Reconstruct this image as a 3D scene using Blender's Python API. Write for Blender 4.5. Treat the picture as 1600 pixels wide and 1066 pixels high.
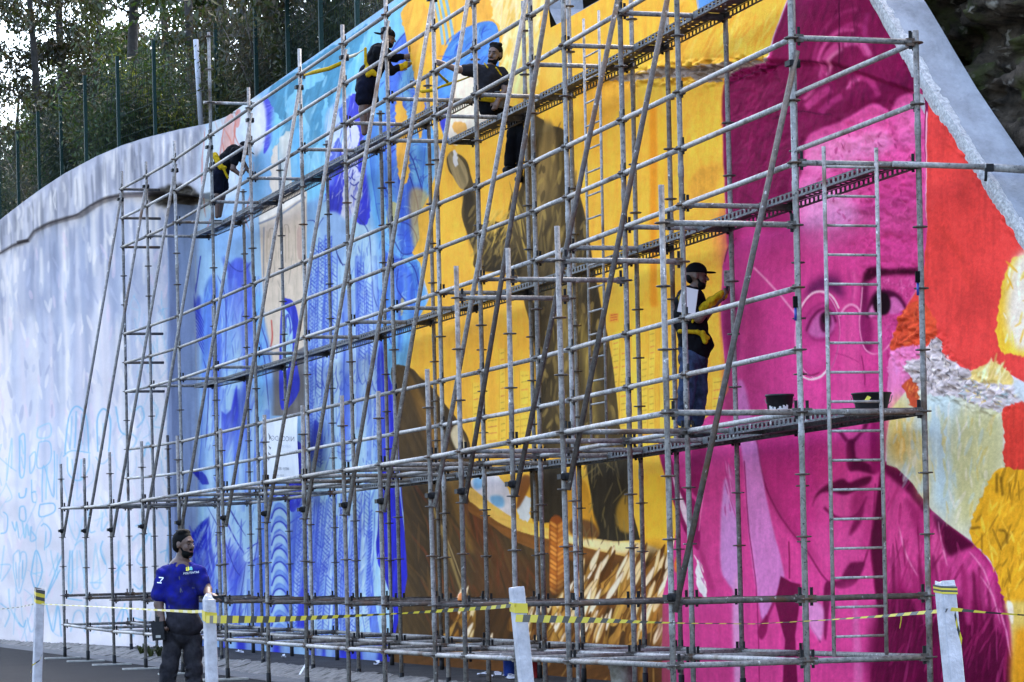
import bpy, bmesh, math, random
import numpy as np
from mathutils import Matrix, Vector
for o in list(bpy.data.objects): bpy.data.objects.remove(o, do_unlink=True)
scene = bpy.context.scene
COL = scene.collection
random.seed(7); RNG = np.random.default_rng(11)

# ------------------------------------------------------------------ camera
F = 4700.0; H = 1.4656; Q0 = 353.77; TH = .023
PH = .3127; X0 = 2.3105; Y0 = 24.1345; WAB = 1.1511; WBC = 1.0803
cT, sT = math.cos(TH), math.sin(TH); cP, sP = math.cos(PH), math.sin(PH)
cam = bpy.data.cameras.new('camera'); camo = bpy.data.objects.new('camera', cam); COL.objects.link(camo)
cam.sensor_width = 36; cam.sensor_fit = 'HORIZONTAL'; cam.lens = F/1600*36
cam.shift_x = -Q0*sT/1600; cam.shift_y = Q0*cT/1600
cam.clip_start = .5; cam.clip_end = 2000
camo.matrix_world = Matrix(((cT, sT, 0, 0), (0, 0, -1, 0), (-sT, cT, 0, H), (0, 0, 0, 1)))
scene.camera = camo

# ------------------------------------------------------------------ light
SUN_EL, SUN_AZ = math.radians(56), math.radians(24)      # high, behind the wall and the hill: the painted face lies in open shade
world = bpy.data.worlds.new('World'); scene.world = world; world.use_nodes = True
wn = world.node_tree.nodes; wl = world.node_tree.links
bg = wn['Background']
sky = wn.new('ShaderNodeTexSky'); sky.sky_type = 'NISHITA'; sky.sun_disc = False
sky.sun_elevation = SUN_EL; sky.sun_rotation = SUN_AZ; sky.air_density = 1.0; sky.dust_density = 3.0; sky.ozone_density = 1.0
wl.new(sky.outputs[0], bg.inputs[0]); bg.inputs[1].default_value = .15
sun = bpy.data.lights.new('sun', 'SUN'); sun.energy = .6; sun.angle = math.radians(18); sun.color = (1.0, .97, .93)
suno = bpy.data.objects.new('sun', sun); COL.objects.link(suno)
sd = Vector((math.sin(SUN_AZ)*math.cos(SUN_EL), math.cos(SUN_AZ)*math.cos(SUN_EL), math.sin(SUN_EL)))
suno.rotation_euler = sd.to_track_quat('Z', 'Y').to_euler()
scene.view_settings.view_transform = 'Standard'; scene.view_settings.look = 'None'
scene.view_settings.gamma = 1.0; scene.view_settings.exposure = 3.08; scene.view_settings.use_curve_mapping = False

# ------------------------------------------------------------------ helpers
EU = Vector((-sP, cP, 0)); EV = Vector((cP, sP, 0))      # along the wall (away from camera), towards the wall
def W(u, v, z): return Vector((X0 - sP*u + cP*v, Y0 + cP*u + sP*v, z))
def pq(x, y):
    dx, dy = x-800, y-533
    return dx*cT-dy*sT, dx*sT+dy*cT
def onv(x, y, v):
    P, Q = pq(x, y); k = P/F
    u = (X0+cP*v-k*(Y0+sP*v))/(sP+k*cP); Z = Y0+cP*u+sP*v
    return u, H+(Q0-Q)*Z/F
def atd(x, y, d):
    P, Q = pq(x, y); return Vector((P*d/F, d, H+(Q0-Q)*d/F))
def px_of(X, Y, Z):
    P = F*X/Y; Q = Q0-F*(Z-H)/Y
    return 800+P*cT+Q*sT, 533-P*sT+Q*cT

def tag(o, label=None, cat=None, group=None, kind=None):
    if label: o['label'] = label
    if cat: o['category'] = cat
    if group: o['group'] = group
    if kind: o['kind'] = kind
    return o
def empty(name, loc=(0, 0, 0)):
    o = bpy.data.objects.new(name, None); o.empty_display_size = .2; o.location = loc; COL.objects.link(o); return o
def wloc(o):
    return Vector(o.location) if o.parent is None else wloc(o.parent)+o.matrix_parent_inverse.to_translation()+Vector(o.location)
def add(name, me, mats=None, parent=None):
    o = bpy.data.objects.new(name, me); COL.objects.link(o)
    if mats is not None:
        for m in (mats if isinstance(mats, (list, tuple)) else [mats]): me.materials.append(m)
    if parent is not None:
        o.parent = parent; o.matrix_parent_inverse = Matrix.Translation(-wloc(parent))
    return o
class MB:
    """collects vertices and faces; build() links them as one mesh object"""
    def __init__(s): s.v = []; s.f = []; s.m = []; s.sm = []
    def quad(s, a, b, c, d, m=0):
        n = len(s.v); s.v += [a, b, c, d]; s.f.append((n, n+1, n+2, n+3)); s.m.append(m); s.sm.append(False)
    def poly(s, pts, m=0):
        n = len(s.v); s.v += list(pts); s.f.append(tuple(range(n, n+len(pts)))); s.m.append(m); s.sm.append(False)
    def box(s, c, hx, hy, hz, ax=None, m=0):
        ax = ax or (Vector((1, 0, 0)), Vector((0, 1, 0)), Vector((0, 0, 1)))
        c = Vector(c); n = len(s.v)
        for i in (-1, 1):
            for j in (-1, 1):
                for k in (-1, 1): s.v.append(c+ax[0]*hx*i+ax[1]*hy*j+ax[2]*hz*k)
        for q in ((0, 1, 3, 2), (4, 6, 7, 5), (0, 4, 5, 1), (2, 3, 7, 6), (0, 2, 6, 4), (1, 5, 7, 3)):
            s.f.append(tuple(n+i for i in q)); s.m.append(m); s.sm.append(False)
    def rings(s, rings, m=0, caps=True, smooth=True):
        n0 = len(s.v); k = len(rings[0])
        for r in rings: s.v += list(r)
        for i in range(len(rings)-1):
            for j in range(k):
                a = n0+i*k+j; b = n0+i*k+(j+1) % k
                s.f.append((a, b, b+k, a+k)); s.m.append(m); s.sm.append(smooth)
        if caps:
            s.f.append(tuple(n0+j for j in range(k))[::-1]); s.m.append(m); s.sm.append(False)
            e = n0+(len(rings)-1)*k
            s.f.append(tuple(e+j for j in range(k))); s.m.append(m); s.sm.append(False)
    def tube(s, pts, rad, n=8, m=0, caps=True):
        pts = [Vector(p) for p in pts]
        if not isinstance(rad, (list, tuple)): rad = [rad]*len(pts)
        rs = []; prev = None
        for i, p in enumerate(pts):
            t = (pts[min(i+1, len(pts)-1)]-pts[max(i-1, 0)]).normalized()
            if prev is None:
                a = t.cross(Vector((0, 0, 1)))
                if a.length < 1e-3: a = Vector((1, 0, 0))
                a.normalize()
            else:
                a = (prev-t*prev.dot(t)).normalized()
            prev = a; b = t.cross(a)
            rs.append([p+(a*math.cos(2*math.pi*j/n)+b*math.sin(2*math.pi*j/n))*rad[i] for j in range(n)])
        s.rings(rs, m, caps)
    def lathe(s, c, prof, n=20, m=0, ax=None, caps=True):
        ax = ax or (Vector((1, 0, 0)), Vector((0, 1, 0)), Vector((0, 0, 1))); c = Vector(c)
        s.rings([[c+ax[2]*z+(ax[0]*math.cos(2*math.pi*j/n)+ax[1]*math.sin(2*math.pi*j/n))*r for j in range(n)] for r, z in prof], m, caps)
    def mesh(s, name):
        me = bpy.data.meshes.new(name); me.from_pydata([tuple(v) for v in s.v], [], s.f)
        me.polygons.foreach_set('material_index', s.m); me.polygons.foreach_set('use_smooth', s.sm); me.update(); return me
    def build(s, name, mats, parent=None): return add(name, s.mesh(name), mats, parent)

def mat(name, col, rough=.6, metal=0., noise=None, bump=None, spec=.5, **kw):
    """principled material; noise=(scale, amount, detail[, second colour]) varies the colour, bump=(scale, strength)"""
    m = bpy.data.materials.new(name); m.use_nodes = True; nt = m.node_tree; n = nt.nodes; l = nt.links
    b = n['Principled BSDF']; b.inputs['Roughness'].default_value = rough; b.inputs['Metallic'].default_value = metal
    b.inputs['Specular IOR Level'].default_value = spec
    b.inputs['Base Color'].default_value = (*col, 1)
    tc = n.new('ShaderNodeTexCoord')
    if noise:
        sc_, am = noise[0], noise[1]; c2 = noise[3] if len(noise) > 3 else tuple(c*(1-am) for c in col)
        t = n.new('ShaderNodeTexNoise'); t.inputs['Scale'].default_value = sc_; t.inputs['Detail'].default_value = noise[2]; t.inputs['Roughness'].default_value = .65
        l.new(tc.outputs['Object'], t.inputs['Vector'])
        r = n.new('ShaderNodeValToRGB'); r.color_ramp.elements[0].position = .35; r.color_ramp.elements[1].position = .68
        r.color_ramp.elements[0].color = (*c2, 1); r.color_ramp.elements[1].color = (*col, 1)
        l.new(t.outputs['Fac'], r.inputs[0]); l.new(r.outputs[0], b.inputs['Base Color'])
    if bump:
        t2 = n.new('ShaderNodeTexNoise'); t2.inputs['Scale'].default_value = bump[0]; t2.inputs['Detail'].default_value = 6
        l.new(tc.outputs['Object'], t2.inputs['Vector'])
        bp = n.new('ShaderNodeBump'); bp.inputs['Strength'].default_value = bump[1]; bp.inputs['Distance'].default_value = .02
        l.new(t2.outputs['Fac'], bp.inputs['Height']); l.new(bp.outputs[0], b.inputs['Normal'])
    return m
def world_coords(m):
    """use world position instead of object coordinates so alike pieces do not repeat the same grain"""
    nt = m.node_tree; g = nt.nodes.new('ShaderNodeNewGeometry')
    for n in nt.nodes:
        if n.type == 'TEX_NOISE':
            for lk in list(n.inputs['Vector'].links): nt.links.remove(lk)
            nt.links.new(g.outputs['Position'], n.inputs['Vector'])
    return m
def spots(m, col, scale, lo, hi, seed=0.):
    """scatter small stains (rust, paint splashes) over a material"""
    nt = m.node_tree; n = nt.nodes; l = nt.links; b = n['Principled BSDF']; src = b.inputs['Base Color'].links[0].from_socket
    g = n.new('ShaderNodeNewGeometry'); mp = n.new('ShaderNodeMapping'); mp.inputs['Location'].default_value = (seed, seed*1.7, seed*.6); l.new(g.outputs['Position'], mp.inputs['Vector'])
    t = n.new('ShaderNodeTexNoise'); t.inputs['Scale'].default_value = scale; t.inputs['Detail'].default_value = 5; l.new(mp.outputs[0], t.inputs['Vector'])
    r = n.new('ShaderNodeValToRGB'); r.color_ramp.elements[0].position = lo; r.color_ramp.elements[1].position = hi; l.new(t.outputs['Fac'], r.inputs[0])
    x = n.new('ShaderNodeMix'); x.data_type = 'RGBA'; l.new(r.outputs[0], x.inputs['Factor']); l.new(src, x.inputs['A']); x.inputs['B'].default_value = (*col, 1); l.new(x.outputs['Result'], b.inputs['Base Color'])
    return m
M = {}
M['steel'] = world_coords(mat('galvanised_steel', (.265, .240, .215), .6, .1, (26, .5, 8, (.105, .095, .088)), (60, .2), .25))
M['steel_pale'] = world_coords(mat('bright_galvanised_steel', (.37, .342, .315), .55, .1, (22, .5, 8, (.17, .16, .15)), (60, .15), .3))
M['steel_dark'] = world_coords(mat('weathered_steel', (.112, .094, .082), .7, .1, (24, .5, 8, (.045, .036, .031)), (50, .25), .2))
M['iron'] = world_coords(mat('dark_cast_iron', (.014, .013, .013), .7, .1, (20, .4, 3), None, .2))
M['plank'] = world_coords(mat('plank_steel', (.15, .146, .142), .65, .1, (12, .45, 8, (.06, .056, .053)), (40, .15), .2))
for k_ in ('steel', 'steel_pale'): spots(M[k_], (.085, .050, .030), 3.1, .57, .72, 3.); spots(M[k_], (.05, .046, .044), 34, .60, .70, 7.); spots(M[k_], (.52, .50, .47), 21, .66, .72, 1.)
spots(M['steel_dark'], (.10, .050, .026), 4.0, .52, .7, 5.); spots(M['steel_dark'], (.30, .28, .26), 24, .66, .72, 2.); spots(M['plank'], (.36, .34, .32), 14, .63, .72, 4.)
M['asphalt'] = world_coords(mat('asphalt', (.018, .0165, .0162), .95, 0, (1.3, .35, 8, (.011, .0103, .010)), (90, .5), .1))
M['pavement'] = world_coords(mat('dirty_cement_pavement', (.045, .042, .041), .9, 0, (2.2, .4, 8, (.02, .019, .019)), (50, .5), .1))
M['kerb'] = world_coords(mat('rough_kerb_stone', (.20, .178, .155), .9, 0, (9, .5, 8, (.055, .048, .042)), (24, 1.0)))

# ------------------------------------------------------------------ scaffold grid (frames along u, rows A outer / B front / C inner)
UK = [0.0, 2.53, 4.03, 5.64, 6.67, 8.59, 10.11, 12.05, 14.02, 16.36, 19.27, 22.0, 24.6, 27.0, 29.3]
NK = len(UK)
def sag(u):
    b = min(1, max(0, u/7.0))*min(1, max(0, (29.3-u)/4.0)); return b
def ZZ(u, z): return z + sag(u)*(-.055-.009*(z-.66))
VR = {'A': -WAB, 'B': 0.0, 'C': WBC}
def node(row, k, z): u = UK[k]; return W(u, VR[row], ZZ(u, z))
scaf = empty('scaffold', W(14, 0, .08))
tag(scaf, 'tall grey tubular steel scaffold in front of the painted wall', 'scaffold')
def disc_mesh():
    mb = MB(); n = 10; mb.lathe((0, 0, 0), [(.026, -.008), (.060, -.006), (.062, 0), (.060, .006), (.026, .008)], n)
    return mb.mesh('rosette')
ROS = disc_mesh(); ROS.materials.append(M['steel_dark'])
ros_list = []
def pole(row, k, z0, z1, matname='steel', dv=0., du=0., base=True):
    u = UK[k]+du; v = VR[row]+dv
    jit = Vector((random.uniform(-.012, .012), random.uniform(-.012, .012), 0))
    mb = MB(); r = .0243; pr = []
    zs = [z0]; zj = .66+1.5*random.choice((0, 1))+.30
    while zj < z1-.15:
        if zj > z0+.2: zs.append(zj)
        zj += 2.0
    zs.append(z1)
    pts = []; rad = []
    for i, z in enumerate(zs):
        f = (z-z0)/(z1-z0); p = W(u, v, ZZ(UK[k], z))+jit*f*2.0
        if 0 < i < len(zs)-1:      # sleeve where two standards meet
            for dz, rr in ((-.055, r), (-.05, .0275), (.05, .0275), (.055, r)):
                pts.append(p+Vector((0, 0, dz))); rad.append(rr)
        else: pts.append(p); rad.append(r)
    if base:
        b = Vector(pts[0]); mb.box(b+Vector((0, 0, .006)), .075, .075, .006, (EU, EV, Vector((0, 0, 1))), 1)
        mb.tube([b+Vector((0, 0, .012)), b+Vector((0, 0, .2))], .030, 8, 1)
    mb.tube(pts, rad, 10, 0)
    o = mb.build('standard', [M[matname], M['iron']], scaf)
    for j in range(24):
        z = .66+.5*j
        if z0+.05 < z < z1-.03:
            f = (z-z0)/(z1-z0); ros_list.append((o, W(u, v, ZZ(UK[k], z))+jit*f*2.0))
    return o
def bar(name, a, b, r=.0235, matname='steel', heads=True, trim=.045):
    a, b = Vector(a), Vector(b); t = (b-a).normalized(); mb = MB()
    up = Vector((0, 0, 1)); sd_ = t.cross(up).normalized(); up2 = sd_.cross(t)
    sgz = random.uniform(-.004, .004)
    mb.tube([a+t*trim, (a+b)/2+Vector((0, 0, sgz)), b-t*trim], r, 9, 0)
    if heads:
        for p, d in ((a, t), (b, -t)):
            mb.box(p+d*(trim+.006), .034, .020, .031, (t, sd_, up2), 1)
            mb.box(p+d*(trim+.004)+up2*.018+sd_*.0, .012, .006, .075, (t, sd_, up2), 2)
    return mb.build(name, [M[matname], M['steel_dark'], M['iron']], scaf)
def clamp(p, parent=None):
    mb = MB(); mb.lathe(Vector(p), [(.030, -.035), (.045, -.03), (.045, .03), (.030, .035)], 8, 0, (EU, EV, Vector((0, 0, 1))))
    mb.box(Vector(p)+EV*(-.05), .05, .02, .022, (EU, EV, Vector((0, 0, 1))))
    return mb.build('clamp', [M['iron']], parent or scaf)

atop = {0: 4.46, 1: 4.46, 2: 4.45, 3: 4.47, 4: 3.55, 5: 3.45, 6: 3.5, 7: 3.5, 8: 3.5, 9: 3.45, 10: 3.5, 11: 3.55, 12: 3.5, 13: 3.47, 14: 3.42}
btop = {0: 8.2, 1: 8.1, 2: 8.1, 3: 8.1, 4: 8.2, 5: 8.4, 6: 8.5, 7: 8.55, 8: 8.4, 9: 8.5, 10: 8.45, 11: 9.72, 12: 8.45, 13: 8.4, 14: 8.47}
ctop = {0: 5.76, 1: 7.1, 2: 7.0, 3: 7.1, 4: 7.9, 5: 7.9, 6: 8.0, 7: 7.75, 8: 7.8, 9: 7.7, 10: 7.72, 11: 7.8, 12: 7.7, 13: 6.0, 14: 3.9}
for k in range(NK):
    pole('A', k, .085, atop[k], 'steel')
    pole('B', k, .10 if k < 99 else .2, btop[k], 'steel' if k % 3 else 'steel_pale')
    if k < 14: pole('C', k, .205, ctop[k], 'steel')
    else: pole('C', k, .09, ctop[k], 'steel_dark', dv=-.35)
# ledgers along the wall
def ledg(row, k, z, mt='steel'): bar('ledger', node(row, k, z), node(row, k+1, z), .0238, mt)
for k in range(NK-1):
    for z in (.66, 2.66): ledg('A', k, z, 'steel_pale' if (k*7+int(z)) % 4 else 'steel')
    lv = [.66, 2.66, 3.16, 3.66, 4.66, 5.16, 5.66]
    lv += [7.16, 7.66, 8.16] if k >= 6 else [6.66, 7.16, 7.66]
    if k in (6, 7): lv.append(6.66)
    for z in lv: ledg('B', k, z, ('steel_pale', 'steel', 'steel')[(k*3+int(z*2)) % 3] if k > 3 else 'steel_pale')
    if k < 13:
        for z in (.66, 2.66): ledg('C', k, z, 'steel')
for z in (5.16, 5.66): ledg('C', 0, z, 'steel_pale')
# transoms across the scaffold
for k in range(NK):
    for z in (.66, 1.16, 2.66):
        bar('transom', node('A', k, z), node('B', k, z), .0238, 'steel_dark' if z == 1.16 else 'steel')
    zs = [.66, 1.16, 2.66, 4.66] + ([7.16] if k >= 7 else [6.66]) + ([7.16, 6.66] if k == 7 else []) + ([5.66] if k in (0, 14) else []) + ([5.16, 7.66, 8.16] if k in (14,) else [])
    for z in dict.fromkeys(zs):
        if k == 14: bar('transom', node('B', k, z), W(UK[k], WBC-.35, ZZ(UK[k], z)), .0238, 'steel_dark', heads=z < 3.5)
        else: bar('transom', node('B', k, z), node('C', k, z), .0238, 'steel_dark' if z == 1.16 else 'steel')
for k in range(4): bar('transom', node('A', k, 4.16), node('B', k, 4.16), .0238, 'steel')
p = node('B', 11, 8.66); bar('transom', p-EV*.08, p+EV*.72, .0238, 'steel_pale', heads=False, trim=0)
# wall tie at the near end of the scaffold
tp = node('C', 0, 4.66); mb = MB(); mb.tube([tp+EV*-.25-EU*.05, tp+EV*.62-EU*.05-Vector((0, 0, .01))], .024, 10); mb.tube([tp+EV*.56-EU*.05-Vector((0, 0, .01)), tp+EV*1.02-EU*.06-Vector((0, 0, .03))], .033, 10)
mb.build('wall_tie', [M['steel_pale']], scaf)
mb = MB(); q = tp+EV*.60-EU*.08-Vector((0, 0, .02)); mb.tube([q+EV*-.03, q-Vector((0, 0, .11))+EV*-.04], .012, 6); mb.box(q, .03, .03, .03); mb.build('coupler', [M['iron']], scaf)
# raking braces from the outer row up to the front row
rtop = {0: 5.45, 1: 6.9, 2: 6.85, 3: 7.9, 4: 7.5}
for k in range(NK):
    zb = 1.2 if k == 0 else 2.27
    off = -EU*.062
    a = node('A', k, zb)+off+EV*.03; b = node('B', k, rtop.get(k, 7.98))+off-EV*.02
    d = (b-a).normalized()
    mb = MB(); mb.tube([a-d*.12, b+d*.10], .0243, 10)
    o = mb.build('raker', [M['steel_dark'] if k < 4 else M['steel']], scaf)
    clamp(node('A', k, zb)+off*.5, o); clamp(node('B', k, rtop.get(k, 7.98))+off*.5, o)
# perforated steel planks near the inner row
def strip(mb, o, ax, bx, L, Wd, rows, step, hw, hh, m=0):
    """sheet o + ax*[0,L] + bx*[0,Wd] pierced by rows of rectangular holes centred at the given heights"""
    edges = [0.]
    for r in rows: edges += [r-hh, r+hh]
    edges.append(Wd)
    n = int((L-.16)/step); x0 = (L-n*step)/2
    for i in range(0, len(edges)-1):
        y0, y1 = edges[i], edges[i+1]
        if i % 2 == 0: mb.quad(o+bx*y0, o+ax*L+bx*y0, o+ax*L+bx*y1, o+bx*y1, m)
        else:
            x = 0.
            for j in range(n):
                if i != 1 and (j % 6) in (0, 1): continue
                a = x0+j*step+step/2
                mb.quad(o+ax*x+bx*y0, o+ax*(a-hw)+bx*y0, o+ax*(a-hw)+bx*y1, o+ax*x+bx*y1, m); x = a+hw
            mb.quad(o+ax*x+bx*y0, o+ax*L+bx*y0, o+ax*L+bx*y1, o+ax*x+bx*y1, m)
def plank(k, z, v0=.72, w=.32):
    u0, u1 = UK[k]+.02, UK[k+1]-.02
    a = W(u0, v0, ZZ(UK[k], z)); b = W(u1, v0, ZZ(UK[k+1], z)); L = (b-a).length; ax = (b-a).normalized(); bx = EV; up = Vector((0, 0, 1))
    mb = MB(); h = .068; top = a+up*.03
    strip(mb, top, ax, bx, L, w, [.06, .16, .26], .11, .017, .015)
    strip(mb, top-up*h, ax, up, L, h-.002, [h*.55], .095, .024, .018)
    strip(mb, top-up*h+bx*w, ax, up, L, h-.002, [h*.55], .095, .024, .018)
    for e in (0, w-.035): mb.quad(top-up*h+bx*e, top-up*h+ax*L+bx*e, top-up*h+ax*L+bx*(e+.035), top-up*h+bx*(e+.035))
    for s_ in (0.0, L-.004): mb.box(top+ax*(s_+.002)+bx*w/2-up*h*.5, .002, w/2-.003, h*.45, (ax, bx, up))
    return mb.build('deck_plank', [M['plank']], scaf)
for k in range(NK-1):
    if k <= 8: plank(k, 2.66)
    if k <= 11: plank(k, 4.66)
    if k == 12: plank(k, 4.66)
    if k >= 7: plank(k, 7.16) if k <= 12 else None
    elif k < 7: plank(k, 6.66)
plank(0, 2.66, .38)
# rosettes: the 300 that show largest are single pieces
def near(e): return (e[1]-Vector((0, 0, H))).length
ros_list.sort(key=near)
vis = [e for e in ros_list if (lambda p: -20 < p[0] < 1620 and -20 < p[1] < 1090)(px_of(*e[1]))]
for par, p in vis[:300]:
    o = bpy.data.objects.new('rosette', ROS); COL.objects.link(o); o.location = p
    o.parent = par; o.matrix_parent_inverse = Matrix.Translation(-wloc(par))
rest = vis[300:]
mb = MB()
for par, p in rest: mb.lathe(p, [(.026, -.008), (.060, -.006), (.060, .006), (.026, .008)], 8)
o = mb.build('rosette', [M['steel_dark']], scaf); o['kind'] = 'stuff'

# ------------------------------------------------------------------ road, kerb, pavement
ROAD = .08
def sheet(name, pts, m, kind='structure', parent=None):
    mb = MB(); mb.poly([Vector(p) for p in pts]); o = mb.build(name, [m], parent)
    if kind: o['kind'] = kind
    return o
mb = MB(); S = 700
mb.poly([Vector((-S, -60, ROAD-.004)), Vector((S, -60, ROAD-.004)), Vector((S, S*2, ROAD-.004)), Vector((-S, S*2, ROAD-.004))])
gr = mb.build('ground', [M['pavement']]); gr['kind'] = 'structure'
rd = sheet('road', [W(-30, -30, ROAD), W(90, -30, ROAD), W(90, -.82, ROAD), W(-30, -.82, ROAD)][::-1], M['asphalt'])
gut = sheet('gutter', [W(-30, -.82, ROAD+.004), W(90, -.82, ROAD+.004), W(90, -.36, ROAD+.012), W(-30, -.36, ROAD+.012)][::-1], mat('gutter_cement', (.10, .095, .092), .9, 0, (5, .5, 8, (.045, .043, .042)), (40, .6)))
pv = sheet('pavement', [W(-30, .06, .200), W(90, .06, .200), W(90, 3, .204), W(-30, 3, .204)][::-1], M['pavement'])
kb = empty('kerb', W(14, -.1, ROAD)); kb['kind'] = 'structure'
u = -12.0; i = 0
while u < 70:      # rough sloping kerb stones laid end to end
    L = random.uniform(.75, 1.1); n = 7; mb = MB(); rs = []
    for a in range(n+1):
        uu = u+.012+(L-.024)*a/n; e = lambda s_: random.uniform(-s_, s_)
        prof = [(-.42, ROAD+.0), (-.38, ROAD+.012), (-.25, .125), (-.12, .165), (.0, .205), (.07, .208), (.075, ROAD)]
        rs.append([W(uu, vv+e(.018), zz+(e(.014) if 0 < q < 6 else 0)) for q, (vv, zz) in enumerate(prof)])
    mb.rings(rs, 0, True, False); mb.build('kerb_stone', [M['kerb']], kb); u += L; i += 1

# ------------------------------------------------------------------ the wall: relief and painted colours on one dense sheet
UPT = [(-99, 1.45), (27.4, 1.45), (28.24, 1.28), (28.89, .96), (29.87, .60), (30.95, .34), (32.4, .14), (34.8, -.05), (37, -.13), (39.4, -.17), (42.5, -.19), (60, -.4)]
UR = float(onv(310, 600, 1.45)[0])
LOT = [(-99, 1.45), (UR, 1.45), (UR+.10, .98), (UR+.5, .70), (UR+1.0, .48), (32.4, .25), (34.8, .05), (37.5, -.07), (41, -.12), (60, -.36)]
def near_bend(u): return 1.45+.55*np.clip((3.2-u)/4.2, 0, 3)**1.5
SEAM = []
for x, y, u_ in ((-60, 440, 46.), (0, 396, 42.6), (20, 384, 40.8), (42, 376, 39.), (52, 362, 38.2), (80, 348, 36.2), (118, 337, 33.9), (140, 322, 32.9), (165, 310, 31.9), (190, 305, 31.1), (232, 303, 29.9)):
    v = float(np.interp(u_, *zip(*UPT))); d = Y0+cP*u_+sP*v; SEAM.append((u_, H+(Q0-pq(x, y)[1])*d/F))
SEAM = sorted(SEAM+[(29.2, SEAM[-1][1]-.10), (28.6, SEAM[-1][1]-.22), (20., SEAM[-1][1]-.24)])
def vwall(u, z):
    a = np.interp(u, *zip(*UPT)); b = np.interp(u, *zip(*LOT)); zs = np.interp(u, *zip(*SEAM))
    t = np.clip((z-zs)/.09+.5, 0, 1); t = t*t*(3-2*t)      # the upper band overhangs the lower skin along a broken seam
    return np.where(u < 3.2, near_bend(u), b*(1-t)+a*t)
def onwall(x, y):
    v = 1.6
    for _ in range(30): u, z = onv(x, y, v); v = float(near_bend(np.array(u))) if u < 3.2 else 1.45
    return u, z
_lo = sorted([onwall(*q) for q in ((1380, 0), (1413, 57), (1450, 122), (1533, 247), (1597, 347), (1640, 415))]); _hi = sorted([onwall(*q) for q in ((1428, 0), (1453, 30), (1500, 110), (1533, 167), (1597, 262), (1640, 320))])
def extr(pts):
    p = np.array(pts); a, b = p[0], p[-1]; s0 = (p[1]-p[0]); s1 = (p[-1]-p[-2]); sl = .9
    p = np.vstack([[a[0]-5, a[1]-5*s0[1]/s0[0]], p, [b[0]+6, b[1]+6*sl]]); return lambda u: np.interp(u, p[:, 0], p[:, 1])
cop_lo, cop_hi = extr(_lo), extr(_hi)
def ztop(u): return np.where(u > 10.6, 9.15, np.minimum(np.where(u > 10.3, 7.62+(u-10.3)*5.1, 7.62), cop_lo(u)-.04))

# value noise on arrays
def _hash(ix, iy, s): 
    h = (ix.astype(np.int64)*374761393+iy.astype(np.int64)*668265263+s*974711) & 0x7fffffff
    h = (h ^ (h >> 13))*1274126177 & 0x7fffffff
    return ((h ^ (h >> 16)) & 0xffff)/65535.
def vnoise(x, y, s=0):
    ix, iy = np.floor(x), np.floor(y); fx, fy = x-ix, y-iy
    fx = fx*fx*(3-2*fx); fy = fy*fy*(3-2*fy)
    a = _hash(ix, iy, s); b = _hash(ix+1, iy, s); c = _hash(ix, iy+1, s); d = _hash(ix+1, iy+1, s)
    return (a*(1-fx)+b*fx)*(1-fy)+(c*(1-fx)+d*fx)*fy
def fbm(x, y, s=0, o=4):
    r = 0; a = .5; t = 0
    for i in range(o): r = r+a*vnoise(x, y, s+i*17); t += a; x = x*2.03+3.1; y = y*2.03+1.7; a *= .5
    return r/t

# the picture is laid out on a board in photograph pixels and carried to the wall through the camera fit
BX0, BY0, BX1, BY1 = -60, -60, 1680, 1100
BW, BH = BX1-BX0, BY1-BY0
board = np.zeros((BH, BW, 3), np.float32); relief = np.zeros((BH, BW), np.float32); roughm = np.zeros((BH, BW), np.float32)
YY, XX = np.mgrid[BY0:BY1, BX0:BX1].astype(np.float32)
def smooth_pts(p, n=6, closed=True):
    p = np.array(p, float); N = len(p); out = []
    for i in range(N if closed else N-1):
        g = (lambda j: p[j % N]) if closed else (lambda j: p[min(max(j, 0), N-1)])
        a, b, c_, d = g(i-1), g(i), g(i+1), g(i+2)
        for t in np.arange(n)/n:
            out.append(.5*((2*b)+(c_-a)*t+(2*a-5*b+4*c_-d)*t*t+(3*b-a-3*c_+d)*t**3))
    if not closed: out.append(p[-1])
    return np.array(out)
def cover(p, soft=0):
    """anti-aliased coverage of a polygon: bounding slice and values"""
    p = np.asarray(p, float); pad = 2+int(soft*2.5)
    x0 = max(int(p[:, 0].min())-pad, BX0); x1 = min(int(p[:, 0].max())+pad+1, BX1)
    y0 = max(int(p[:, 1].min())-pad, BY0); y1 = min(int(p[:, 1].max())+pad+1, BY1)
    if x1 <= x0 or y1 <= y0: return None
    ss = 3; h = (y1-y0)*ss; w = x1-x0
    ys = y0+(np.arange(h)+.5)/ss-.5
    acc = np.zeros((h, w+1), np.float32)
    a = p; b = np.roll(p, -1, 0)
    for (ax, ay), (bx_, by) in zip(a, b):      # signed-area accumulation along each scan line
        if ay == by: continue
        lo, hi = (ay, by) if ay < by else (by, ay); sg = 1. if ay < by else -1.
        i0 = max(int(math.ceil((lo-y0+.5)*ss-.5)), 0); i1 = min(int(math.ceil((hi-y0+.5)*ss-.5)), h)
        if i1 <= i0: continue
        yy = ys[i0:i1]; xx = np.clip(ax+(yy-ay)*(bx_-ax)/(by-ay)+.5-x0, 0, w-1e-3)
        k = xx.astype(int); fr = xx-k; r = np.arange(i0, i1)
        np.add.at(acc, (r, k), sg*(1-fr)); np.add.at(acc, (r, k+1), sg*fr)
    c_ = np.abs(np.cumsum(acc, 1)[:, :w]); c_ = np.clip(c_, 0, 1).reshape(-1, ss, w).mean(1)
    if soft: c_ = blur(c_, soft)
    return (slice(y0-BY0, y1-BY0), slice(x0-BX0, x1-BX0)), c_
def blur(a, s):
    r = max(1, int(s*2.2)); k = np.exp(-.5*(np.arange(-r, r+1)/s)**2); k /= k.sum()
    def one(a):
        p = np.pad(a, ((r, r), (0, 0)), mode='edge'); return sum(p[i:i+a.shape[0]]*k[i] for i in range(2*r+1))
    return one(one(a).T).T
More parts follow.
